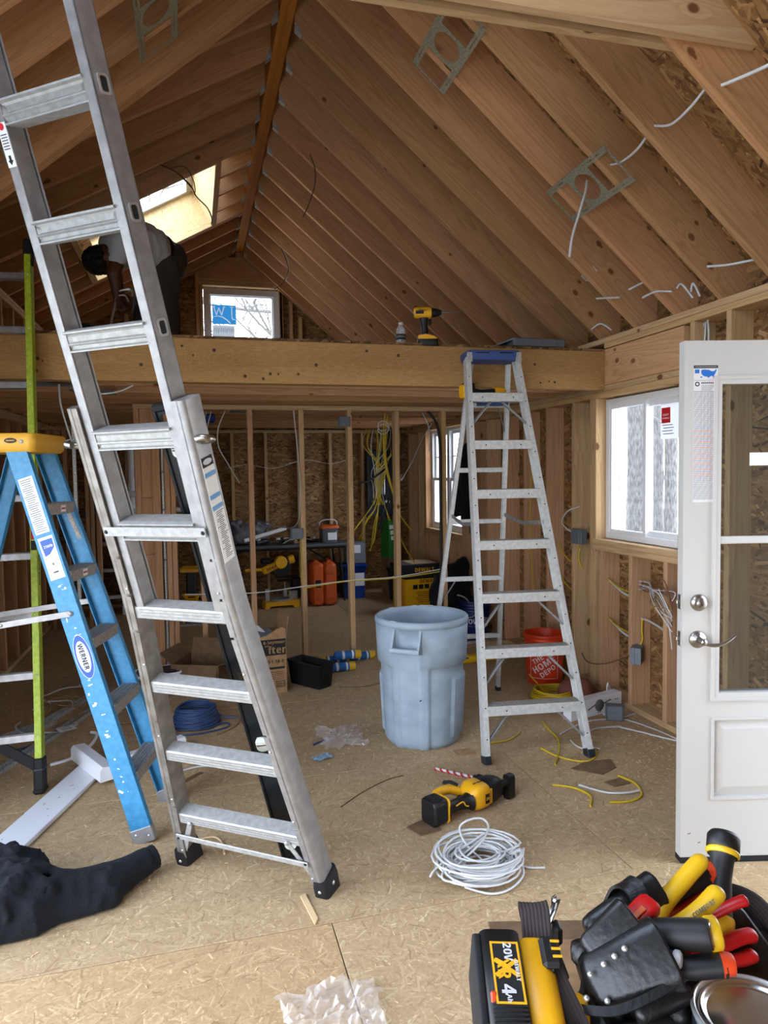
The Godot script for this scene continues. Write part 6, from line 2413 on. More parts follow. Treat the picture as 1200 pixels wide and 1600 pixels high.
func hoodie() -> void:
	var t := thing("sweatshirt", "black hooded sweatshirt crumpled on the floor at the lower left", "sweatshirt", Vector3(-0.55, 0, -2.75))
	grid(Vector3(-0.62, -0.03, -0.40), Vector3(0.42, 0.26, 0.36), 0.0095)
	var c := [
		# body heap
		[[-0.45, 0.04, 0.0], [-0.10, 0.045, 0.03], 0.13, 0.12], [[-0.40, 0.04, 0.14], [-0.05, 0.04, 0.10], 0.10, 0.09], [[-0.50, 0.05, -0.2], [-0.12, 0.05, -0.14], 0.11, 0.09], [[-0.35, 0.09, -0.08], [-0.12, 0.10, -0.05], 0.08, 0.07],
		# sleeve to the right
		[[-0.02, 0.05, 0.03], [0.20, 0.045, -0.02], 0.078, 0.066], [[0.20, 0.045, -0.02], [0.315, 0.065, -0.095], 0.066, 0.052], [[0.02, 0.03, 0.09], [0.20, 0.03, 0.055], 0.05, 0.045],
		# rolled folds
		[[-0.42, 0.15, -0.16], [-0.28, 0.165, -0.20], 0.04, 0.035], [[-0.28, 0.165, -0.20], [-0.16, 0.15, -0.10], 0.035, 0.035], [[-0.16, 0.15, -0.10], [-0.12, 0.11, 0.10], 0.035, 0.03], [[-0.12, 0.12, 0.10], [-0.22, 0.08, 0.17], 0.03, 0.03],
		[[-0.50, 0.16, -0.10], [-0.40, 0.17, -0.06], 0.035, 0.03], [[-0.40, 0.17, -0.06], [-0.36, 0.15, 0.02], 0.03, 0.03], [[-0.30, 0.15, 0.06], [-0.24, 0.10, 0.16], 0.035, 0.03], [[-0.46, 0.13, 0.10], [-0.32, 0.12, 0.16], 0.04, 0.035], [[-0.08, 0.10, -0.06], [0.04, 0.095, 0.0], 0.035, 0.03], [[-0.2, 0.13, 0.0], [-0.05, 0.1, -0.12], 0.03, 0.025], [[0.0, 0.11, 0.09], [-0.04, 0.07, 0.14], 0.025, 0.022], [[-0.34, 0.17, -0.22], [-0.5, 0.13, -0.26], 0.03, 0.03]]
	for q in c:
		cap(Vector3(q[0][0], q[0][1], q[0][2]), Vector3(q[1][0], q[1][1], q[1][2]), q[2], q[3], 0.035)
	# pressed-in creases
	for q in [[[-0.30, 0.20, -0.12], [-0.18, 0.17, 0.02], 0.022], [[-0.36, 0.19, 0.04], [-0.30, 0.14, 0.14], 0.02], [[-0.10, 0.13, 0.06], [-0.18, 0.10, 0.18], 0.018], [[-0.04, 0.135, -0.08], [0.0, 0.11, 0.08], 0.02], [[0.08, 0.125, 0.02], [0.19, 0.115, 0.0], 0.012], [[0.10, 0.09, 0.10], [0.24, 0.08, 0.05], 0.014], [[0.2, 0.118, -0.04], [0.28, 0.125, -0.06], 0.010], [[-0.44, 0.19, -0.16], [-0.36, 0.2, -0.12], 0.02], [[-0.24, 0.14, 0.10], [-0.2, 0.10, 0.2], 0.016]]:
		cap(Vector3(q[0][0], q[0][1], q[0][2]), Vector3(q[1][0], q[1][1], q[1][2]), q[2], q[2], 0.01, true)
	# rolled folds laid along the top of the heap
	var fr := RandomNumberGenerator.new()
	fr.seed = 12
	for k in 34:
		var a := fr.randf() * TAU
		var p := Vector3(fr.randf_range(-0.55, -0.02), 0, fr.randf_range(-0.24, 0.2))
		if k > 27:
			p = Vector3(fr.randf_range(0.02, 0.26), 0, fr.randf_range(-0.06, 0.08))
			a = fr.randf_range(1.1, 1.7)
		var prev := Vector3.ZERO
		for j in 5:
			var ix := clampi(int((p.x - g0.x) / gc), 0, gn.x - 1)
			var iz := clampi(int((p.z - g0.z) / gc), 0, gn.z - 1)
			var top := 0.0
			for y in gn.y:
				if gf[(iz * gn.y + y) * gn.x + ix] < 0.0:
					top = g0.y + y * gc
			if top < 0.045:
				break
			var q := Vector3(p.x, top - 0.012, p.z)
			if j > 0:
				cap(prev, q, 0.020 if k <= 27 else 0.012, 0.018 if k <= 27 else 0.011, 0.012)
			prev = q
			a += fr.randf_range(-0.7, 0.7)
			p += Vector3(cos(a), 0, sin(a)) * (0.05 if k <= 27 else 0.025)
	# fine wrinkles, and the floor cut
	var nz := noise(9, 6.0, 3)
	for z in gn.z:
		for y in gn.y:
			for x in gn.x:
				var i := (z * gn.y + y) * gn.x + x
				if gf[i] < 0.06:
					var p := g0 + Vector3(x, y, z) * gc
					var m := smoothstep(0.05, -0.12, p.x)
					var rdg := 1.0 - absf(nz.get_noise_3d(p.x * 0.75 + p.z * 0.4, p.y * 0.5, p.z * 0.9 - p.x * 0.3)) * 2.6
					gf[i] += lerpf(0.006, 0.012, m) * nz.get_noise_3d(p.x * 1.6, p.y * 1.3, p.z * 2.2) - lerpf(0.003, 0.017, m) * maxf(rdg, 0.0) * rdg * rdg
					gf[i] = maxf(gf[i], 0.004 - p.y)
	var s := mb()
	net(s)
	obj("cloth", s, M["hoodie"], t)
	# ribbed cuff
	s = mb()
	var d := Vector3(0.115, 0.02, -0.075).normalized()
	var rings := []
	for k in 2:
		var ring := PackedVector3Array()
		for j in 28:
			var a := TAU * j / 28
			var rr := 0.047 + (0.002 if j % 2 == 0 else -0.001)
			var bx_ := d.cross(Vector3.UP).normalized()
			ring.append(Vector3(0.312, 0.062, -0.092) + d * (0.055 * k) + (bx_ * cos(a) * rr * 0.9 + bx_.cross(d) * sin(a) * rr))
		rings.append(ring)
	loft(s, rings)
	obj("cuff", s, M["hoodie"], t)
	letter("print", "OK", 0.075, flat("pale_print", Color(0.56, 0.66, 0.72), 0.8), t, Transform3D(Basis(Vector3.UP, 0.45) * Basis(Vector3.RIGHT, -0.9), Vector3(-0.235, 0.135, 0.185)))

func white_trim() -> void:
	# white board lying towards the lower left corner, and the profile piece across its end
	var t := thing("trim_board", "flat white trim board lying on the floor at the left edge", "board", Vector3(-0.72, 0.012, -3.58))
	var a := Vector3(-0.90, 0.012, -2.95)
	var b := Vector3(-0.545, 0.014, -4.08)
	var s := mb()
	bx(s, Vector3.ZERO, Vector3((b - a).length(), 0.022, 0.16), 0.003)
	var m := obj("board", s, M["white_pvc"], t)
	t.position = (a + b) * 0.5
	m.basis = frame(b - a, Vector3.UP)
	s = mb()
	for k in 12:
		bx(s, m.basis * Vector3(rng.randf_range(-0.5, 0.5), 0.0115, rng.randf_range(-0.05, 0.05)), Vector3(rng.randf_range(0.006, 0.02), 0.001, 0.003), 0.0, Basis(Vector3.UP, rng.randf() * 3))
	obj("scuff", s, M["stain"], t)
	t = thing("trim_profile", "short white moulded profile lying across the end of the white board", "trim", Vector3(-0.56, 0.025, -3.965), 0.0)
	s = mb()
	var P := [Vector2(-0.045, 0.0), Vector2(0.045, 0.0), Vector2(0.045, 0.05), Vector2(0.035, 0.055), Vector2(0.03, 0.07), Vector2(-0.03, 0.075), Vector2(-0.045, 0.06)]
	prism(s, P, -0.21, 0.21, Transform3D(Basis(frame(Vector3(0.21, 0, 0.40), Vector3.UP).z * -1.0, Vector3.UP, Vector3(0.21, 0, 0.40).normalized())))
	obj("profile", s, M["white_pvc"], t)
	t = thing("trim_profile", "longer white moulded profile half hidden behind the blue ladder foot", "trim", Vector3(-0.26, 0.02, -4.06), 0.0)
	s = mb()
	prism(s, P, -0.22, 0.22, Transform3D(Basis(frame(Vector3(0.40, 0, -0.22), Vector3.UP).z * -1.0, Vector3.UP, Vector3(0.40, 0, -0.22).normalized()).scaled(Vector3(0.8, 0.8, 1))))
	obj("profile", s, M["white_pvc"], t)
	# metal channels and a conduit lying at the left edge
	var chan := [["long grey metal channel on the floor left of the white board", [-1.10, -3.95], [-0.60, -5.30], 0.045], ["second grey metal channel lying left of the first one", [-1.30, -4.05], [-0.75, -5.35], 0.05], ["short grey metal channel under the lime ladder", [-1.35, -4.35], [-0.92, -4.85], 0.09]]
	for q in chan:
		t = thing("metal_channel", q[0], "channel", Vector3((q[1][0] + q[2][0]) / 2, 0.014, (q[1][1] + q[2][1]) / 2))
		var d := Vector3(q[2][0] - q[1][0], 0, q[2][1] - q[1][1])
		var L := d.length()
		s = mb()
		bx(s, Vector3(0, -0.010, 0), Vector3(L, 0.002, q[3]))
		bx(s, Vector3(0, 0.002, q[3] / 2), Vector3(L, 0.026, 0.002))
		bx(s, Vector3(0, 0.002, -q[3] / 2), Vector3(L, 0.026, 0.002))
		m = obj("channel", s, M["zinc"], t)
		m.basis = frame(d, Vector3.UP)
	t = thing("paper_tag", "small white paper tag lying on a metal channel", "tag", Vector3(-0.80, 0.036, -4.62), 0.5)
	s = mb()
	bx(s, Vector3.ZERO, Vector3(0.10, 0.002, 0.085), 0.0005)
	obj("tag", s, M["paper"], t)
	s = mb()
	for k in 5:
		bx(s, Vector3(0, 0.0013, -0.025 + 0.012 * k), Vector3(0.06, 0.0006, 0.003))
	obj("print", s, M["ink_grey"], t)

# ================= off-cuts and loose bits on the floor
func wire(called: String, label: String, cat: String, pts: Array, r: float, mat: Material, group := "", per := 8) -> MeshInstance3D:
	var P := V(pts)
	var c: Vector3 = P[0]
	var q := []
	for p in P:
		q.append(p - c)
	var s := mb()
	tube(s, spline(q, per), r, 6)
	var o := obj(called, s, mat)
	o.position = c
	tag(o, label, cat, group)
	return o

func flat_piece(called: String, label: String, cat: String, poly: Array, y: float, h: float, mat: Material) -> void:
	var c := Vector2.ZERO
	for p in poly:
		c += Vector2(p[0], p[1]) / poly.size()
	var P := []
	for p in poly:
		P.append(Vector2(p[0] - c.x, c.y - p[1]))
	var s := mb()
	prism(s, P, 0.0, h, Transform3D(Basis(Vector3.RIGHT, -PI / 2), Vector3.ZERO))
	var o := obj(called, s, mat)
	o.position = Vector3(c.x, y, c.y)
	tag(o, label, cat)

func build_scraps() -> void:
	var y := 0.006
	wire("cable_scrap", "curved yellow cable off-cut nearest the drill handle", "cable", [[1.676, y, -3.123], [1.76, y, -3.06], [1.79, y, -2.96], [1.735, y, -2.868]], 0.0055, M["cable_yellow"])
	wire("cable_scrap", "yellow cable off-cut bent like a hook beside the white door", "cable", [[2.045, y, -3.12], [2.075, y, -3.02], [2.03, y, -2.90], [1.94, y, -2.86], [1.842, y, -2.875]], 0.0055, M["cable_yellow"])
	wire("cable_scrap", "white cable off-cut crossing the hooked yellow piece", "cable", [[1.80, 0.005, -3.085], [1.88, 0.006, -2.975], [1.96, 0.012, -2.93], [2.04, 0.014, -2.93]], 0.0055, M["cable_white"])
	wire("cable_scrap", "yellow cable off-cut curving under the right ladder foot", "cable", [[1.84, y, -3.56], [1.88, y, -3.42], [1.97, y, -3.33], [2.06, y, -3.36], [2.13, y, -3.47]], 0.0055, M["cable_yellow"])
	wire("cable_scrap", "wavy yellow cable off-cut lying between the ladder feet", "cable", [[2.05, y, -3.95], [2.02, y, -3.80], [2.00, y, -3.66], [1.92, y, -3.50], [1.81, y, -3.34]], 0.0055, M["cable_yellow"])
	wire("cable_scrap", "short yellow stripped cable left of the ladder bottom step", "cable", [[1.60, y, -3.72], [1.70, y, -3.72], [1.80, y, -3.78], [1.85, y, -3.84]], 0.0045, M["cable_yellow"])
	wire("cable_scrap", "white cable loop on the floor right of the ladder", "cable", [[2.46, y, -3.73], [2.30, y, -3.74], [2.17, y, -3.66], [2.11, y, -3.53], [2.15, y, -3.45]], 0.0055, M["cable_white"])
	wire("cable_scrap", "second white cable arc outside the white loop", "cable", [[2.68, y, -3.90], [2.52, y, -3.86], [2.30, y, -3.86], [2.05, y, -3.72]], 0.005, M["cable_white"])
	wire("cable_scrap", "thin white cable end beside the right ladder foot", "cable", [[2.06, y, -3.62], [2.05, y, -3.52], [2.10, y, -3.42]], 0.0045, M["cable_white"])
	wire("cable_scrap", "white cable running towards the door along the right wall", "cable", [[2.45, y, -3.72], [2.53, y, -3.60], [2.60, y, -3.48], [2.69, y, -3.36]], 0.005, M["cable_white"])
	wire("cable_scrap", "pale thin cable lying against the right wall plate", "cable", [[2.48, y, -3.95], [2.58, y, -3.78], [2.64, y, -3.55], [2.66, y, -3.30]], 0.004, M["cable_white"])
	wire("cable_scrap", "white cable off-cut arching behind the silver ladder foot", "cable", [[-0.16, y, -3.79], [-0.06, y, -3.86], [0.06, y, -3.86], [0.17, y, -3.79]], 0.006, M["cable_white"])
	wire("cable_scrap", "tiny yellow cable snip behind the silver ladder", "cable", [[-0.06, y, -3.98], [0.0, y, -4.0], [0.06, y, -3.98]], 0.006, M["cable_yellow"])
	wire("cable_scrap", "tan cable curl right of the blue cable coil", "cable", [[0.14, y, -4.62], [0.21, y, -4.66], [0.24, y, -4.55], [0.19, y, -4.42], [0.09, y, -4.32]], 0.005, M["card"])
	wire("cable_scrap", "short white pipe-like cable left of the white board", "cable", [[-0.80, 0.01, -4.12], [-0.70, 0.012, -4.18], [-0.62, 0.03, -4.30], [-0.60, 0.05, -4.42], [-0.64, 0.045, -4.48]], 0.009, M["white_pvc"])
	wire("cable_scrap", "short navy cable snip near the clear plastic in mid floor", "cable", [[0.62, y, -3.99], [0.66, y, -4.02], [0.73, y, -4.05]], 0.006, M["cable_blue"])
	wire("cable_scrap", "tan wire curl beside the silver ladder foot", "cable", [[-0.02, y, -3.08], [0.04, y, -3.08], [0.07, y, -3.02], [0.075, y, -2.93]], 0.004, M["chip"])
	wire("cable_scrap", "thin brown wire on the open floor left of the drill", "cable", [[0.62, 0.003, -3.20], [0.75, 0.003, -3.32], [0.90, 0.003, -3.42], [1.0, 0.003, -3.45]], 0.002, M["cable_brown"])
	wire("cable_scrap", "dark wire on the floor between bin and black storage bin", "cable", [[0.98, 0.003, -5.05], [1.15, 0.003, -5.0], [1.3, 0.003, -5.05]], 0.002, M["cable_brown"])
	# tangle by the left wall
	for k in 9:
		var a := rng.randf() * TAU
		var c := Vector3(-0.92 + rng.randf_range(-0.15, 0.3), 0, -5.05 + rng.randf_range(-0.25, 0.2))
		var pts := []
		for j in 6:
			a += rng.randf_range(0.4, 1.1)
			c += Vector3(cos(a), 0, sin(a)) * 0.12
			pts.append([c.x, 0.008 + 0.03 * rng.randf(), c.z])
		wire("cable_scrap", "tan cable in the tangle on the floor behind the lime ladder", "cable", pts, 0.005, M["card"] if k % 3 else M["cable_white"], "tangle of cables at the left wall")
	wire("cable_scrap", "blue cable loop at the left edge under the lime ladder", "cable", [[-1.05, y, -4.55], [-0.98, y, -4.62], [-0.95, y, -4.50], [-1.02, y, -4.42], [-1.1, y, -4.46]], 0.007, M["cable_blue"])
	wire("cable_scrap", "navy strap lying in the cable tangle", "strap", [[-0.75, 0.01, -5.28], [-0.66, 0.02, -5.22], [-0.58, 0.01, -5.18], [-0.5, 0.01, -5.22]], 0.012, M["cable_blue"])
	# flat off-cuts
	flat_piece("board_scrap", "irregular brown scrap in front of the right ladder foot", "scrap", [[1.86, -3.27], [1.98, -3.33], [2.13, -3.32], [2.10, -3.22], [1.98, -3.16], [1.92, -3.22]], 0.001, 0.004, M["card_dark"])
	flat_piece("board_scrap", "small brown square scrap below the irregular scrap", "scrap", [[1.94, -3.08], [2.04, -3.10], [2.06, -3.03], [1.96, -3.02]], 0.001, 0.004, M["card_dark"])
	flat_piece("board_scrap", "square brown scrap right of the trash bin", "scrap", [[1.36, -3.68], [1.46, -3.68], [1.47, -3.60], [1.36, -3.61]], 0.001, 0.006, M["card"])
	flat_piece("board_scrap", "brown cardboard scrap left of the drill battery", "scrap", [[0.86, -2.93], [0.98, -2.99], [1.00, -2.86], [0.90, -2.84]], 0.001, 0.004, M["card_dark"])
	flat_piece("wood_sliver", "long pale wood sliver beside the spirit level foot", "sliver", [[0.335, -2.55], [0.355, -2.56], [0.375, -2.40], [0.36, -2.37]], 0.001, 0.006, M["chip"])
	flat_piece("wood_sliver", "wood sliver below the blue ladder foot", "sliver", [[-0.225, -2.93], [-0.205, -2.93], [-0.21, -2.82], [-0.218, -2.82]], 0.001, 0.005, M["chip"])
	flat_piece("board_scrap", "dark wood splinter behind the silver ladder foot", "sliver", [[-0.14, -3.68], [-0.02, -3.80], [-0.0, -3.79], [-0.12, -3.66]], 0.001, 0.004, M["card_dark"])
	flat_piece("cardboard_scrap", "pale cardboard corner at the bottom edge of the picture", "scrap", [[-0.08, -1.93], [0.01, -2.02], [0.10, -1.90], [0.02, -1.78]], 0.001, 0.004, M["card"])
	# crumpled clear film
	film("plastic_film", "crumpled clear plastic film on the floor at the bottom edge", Vector3(0.34, 0.003, -1.93), 0.15, 0.13, 0.06, 21)
	film("plastic_film", "crumpled clear plastic scrap in the middle of the floor", Vector3(0.80, 0.003, -4.06), 0.13, 0.16, 0.05, 33)
	var t := thing("foil_scrap", "crumpled pale blue wrapper on the floor in mid room", "wrapper", Vector3(0.635, 0.001, -3.79), 0.4)
	var s := mb()
	var nz := noise(77, 20.0, 2)
	for i in 6:
		for j in 5:
			var f := func(x: int, z: int) -> Vector3: return Vector3(-0.055 + 0.018 * x, 0.006 + 0.02 * absf(nz.get_noise_2d(x * 1.3, z * 1.7)), -0.035 + 0.014 * z)
			qd(s, f.call(i, j + 1), f.call(i + 1, j + 1), f.call(i + 1, j), f.call(i, j))
	obj("wrapper", s, flat("wrapper_blue", Color(0.55, 0.66, 0.74), 0.35), t)
	# metal lights, boxes and bag along the right wall
	t = thing("light_fixture", "white metal light housing with a round knockout on the floor at right", "fixture", Vector3(2.43, 0.001, -3.99), 0.28)
	s = mb()
	bx(s, Vector3(0, 0.058, 0), Vector3(0.46, 0.115, 0.07), 0.003)
	var hb := obj("housing", s, M["white_pvc"], t)
	s = mb()
	lathe(s, [Vector2(0.038, 0), Vector2(0.038, 0.004), Vector2(0.03, 0.004), Vector2(0.03, 0.004), Vector2(0.026, 0.007), Vector2(0, 0.008)], 24, Transform3D(Basis(Vector3.RIGHT, PI / 2), Vector3(0.02, 0.062, 0.035)))
	bx(s, Vector3(-0.05, 0.06, 0.037), Vector3(0.07, 0.006, 0.004), 0.0, Basis(Vector3.BACK, 0.35))
	bx(s, Vector3(0.09, 0.075, 0.037), Vector3(0.07, 0.006, 0.004), 0.0, Basis(Vector3.BACK, 0.2))
	for q in [[0.01, 0.018], [0.03, 0.018], [0.17, 0.075], [0.19, 0.075]]:
		cyl(s, Vector3(q[0], q[1], 0.035), Vector3(q[0], q[1], 0.0365), 0.005, 10)
	obj("knockout", s, M["ink_grey"], hb)
	t = thing("junction_box", "grey plastic junction box on the floor in front of the white housing", "box", Vector3(2.50, 0.001, -3.855), -0.5)
	old_work_box(t, 0.10)
	t = thing("caulk_tube", "white tube with a torn pinkish wrapper standing by the wall", "tube", Vector3(2.62, 0.001, -4.10), 0.0)
	s = mb()
	lathe(s, [Vector2(0, 0), Vector2(0.036, 0), Vector2(0.036, 0), Vector2(0.034, 0.07), Vector2(0.034, 0.07), Vector2(0, 0.07)], 20)
	obj("roll", s, M["white_pvc"], t)
	s = mb()
	prism(s, [Vector2(-0.034, 0.06), Vector2(0.036, 0.06), Vector2(0.03, 0.10), Vector2(0.0, 0.125), Vector2(-0.02, 0.16), Vector2(-0.034, 0.13)], -0.004, 0.004, Transform3D(Basis(Vector3.UP, 0.5), Vector3.ZERO))
	obj("torn_wrapper", s, M["paper"], t)
	t = thing("bag", "dusty pink plastic bag slumped against the right wall", "bag", Vector3(2.50, 0.0, -4.28))
	grid(Vector3(-0.2, -0.02, -0.16), Vector3(0.26, 0.2, 0.16), 0.014)
	for q in [[[-0.08, 0.05, 0], [0.02, 0.06, 0], 0.07, 0.08], [[0.02, 0.06, 0], [0.14, 0.03, 0.03], 0.05, 0.03], [[-0.06, 0.09, -0.02], [0.0, 0.12, 0.0], 0.05, 0.03]]:
		cap(Vector3(q[0][0], q[0][1], q[0][2]), Vector3(q[1][0], q[1][1], q[1][2]), q[2], q[3], 0.03)
	wrinkle(0.016, 9.0, 3)
	s = mb()
	net(s)
	obj("bag", s, M["pink_bag"], t)
	t = thing("bag", "black plastic pouch lying between the pink bag and the housing", "bag", Vector3(2.52, 0.0, -4.12))
	grid(Vector3(-0.14, -0.02, -0.08), Vector3(0.14, 0.08, 0.08), 0.012)
	cap(Vector3(-0.08, 0.02, 0), Vector3(0.08, 0.015, 0.02), 0.03, 0.022, 0.02)
	wrinkle(0.01, 12.0, 4)
	s = mb()
	net(s)
	obj("pouch", s, M["tool_black"], t)
	t = thing("bag", "yellow and blue plastic wrapper lying behind the ladder", "wrapper", Vector3(2.21, 0.0, -5.38), 0.05)
	grid(Vector3(-0.3, -0.02, -0.08), Vector3(0.3, 0.09, 0.1), 0.016)
	cap(Vector3(-0.2, 0.025, 0), Vector3(0.22, 0.03, 0.0), 0.045, 0.05, 0.03)
	wrinkle(0.022, 10.0, 5)
	s = mb()
	net(s)
	obj("wrapper", s, M["yellow_grip"], t)
	s = mb()
	for q in [[-0.12, 0.05, 0.2], [0.08, 0.066, -0.3]]:
		bx(s, Vector3(q[0], q[1], 0.01), Vector3(0.10, 0.012, 0.07), 0.004, Basis(Vector3.UP, q[2]))
	obj("print_patch", s, M["box_blue"], t)
	t = thing("conduit", "grey conduit length lying along the partition plate behind the ladder", "conduit", Vector3(1.9, 0.052, -5.78))
	s = mb()
	cyl(s, Vector3(-0.35, 0, 0), Vector3(0.50, 0, -0.02), 0.016, 12)
	obj("conduit", s, M["zinc"], t)
	# wood crumbs swept over the whole floor
	var mm := MultiMesh.new()
	mm.transform_format = MultiMesh.TRANSFORM_3D
	var ch := mb()
	bx(ch, Vector3.ZERO, Vector3(0.016, 0.0016, 0.004), 0.0)
	ch.generate_normals()
	mm.mesh = ch.commit()
	var n := 2600
	mm.instance_count = n
	for i in n:
		var x := rng.randf_range(-1.4, 2.65)
		var z := -1.3 - 4.6 * pow(rng.randf(), 0.8)
		if i % 4 == 0:
			x = 2.66 - absf(rng.randfn(0.0, 0.35))
			z = rng.randf_range(-4.6, -2.9)
		var sc := rng.randf_range(0.25, 1.0)
		mm.set_instance_transform(i, Transform3D(Basis(Vector3.UP, rng.randf() * TAU) * Basis(Vector3.BACK, rng.randf_range(-0.2, 0.2)) * Basis.from_scale(Vector3(sc, 1, sc)), Vector3(x, 0.002, z)))
	var mi := MultiMeshInstance3D.new()
	mi.name = "wood_chips"
	mi.multimesh = mm
	mi.material_override = M["chip"]
	mi.set_meta("kind", "stuff")
	mi.set_meta("label", "pale wood chips and sawdust scattered over the floor")
	mi.set_meta("category", "sawdust")
	add_child(mi)

func wrinkle(amp: float, freq: float, seed_: int) -> void:
	var nz := noise(seed_, freq, 3)
	for z in gn.z:
		for y in gn.y:
			for x in gn.x:
				var i := (z * gn.y + y) * gn.x + x
				if gf[i] < 0.08:
					var p := g0 + Vector3(x, y, z) * gc
					gf[i] = maxf(gf[i] + amp * nz.get_noise_3d(p.x, p.y, p.z), 0.003 - p.y)

func film(called: String, label: String, at: Vector3, w: float, d: float, h: float, seed_: int) -> void:
	var t := thing(called, label, "plastic film", at)
	var nz := noise(seed_, 1.0, 3)
	var N := 18
	var f := func(i: int, j: int) -> Vector3:
		var u := i / float(N) * 2 - 1
		var v := j / float(N) * 2 - 1
		var a := nz.get_noise_2d(u * 1.8, v * 1.8)
		var b := absf(nz.get_noise_2d(u * 3.5 + 7.0, v * 3.5))
		var r := 1.0 + 0.35 * nz.get_noise_1d(atan2(v, u) * 2.0)
		return Vector3(u * w * r, 0.002 + h * (b * 0.8 + maxf(a, 0.0) * 1.2) * (1.1 - 0.6 * maxf(absf(u), absf(v))), v * d * r)
	var s := mb()
	for i in N:
		for j in N:
			qd(s, f.call(i, j + 1), f.call(i + 1, j + 1), f.call(i + 1, j), f.call(i, j))
	obj("film", s, M["clear_wrap"], t)

# grey nail-on junction box, open front with a lip and ribs; w wide
func old_work_box(t: Node3D, w: float) -> void:
	var s := mb()
	var h := w * 0.95
	for q in [[Vector3(0, h / 2, -w * 0.3), Vector3(w, h, 0.003)], [Vector3(-w / 2, h / 2, 0), Vector3(0.003, h, w * 0.6)], [Vector3(w / 2, h / 2, 0), Vector3(0.003, h, w * 0.6)], [Vector3(0, 0.002, 0), Vector3(w, 0.003, w * 0.6)], [Vector3(0, h - 0.002, 0), Vector3(w, 0.003, w * 0.6)]]:
		bx(s, q[0], q[1], 0.0006)
	bx(s, Vector3(0, h / 2, w * 0.28), Vector3(w * 0.9, h * 0.9, 0.003))
	var b := obj("box", s, M["box_grey"], t)
	s = mb()
	bx(s, Vector3(0, h * 0.55, w * 0.30), Vector3(w * 0.3, 0.006, 0.001))
	obj("imprint", s, M["ink_grey"], b)
	s = mb()
	for e in [-1, 1]:
		bx(s, Vector3(e * w * 0.52, h * 0.5, -w * 0.1), Vector3(0.008, h * 1.1, 0.012), 0.001)
	obj("ear", s, M["box_grey"], b)

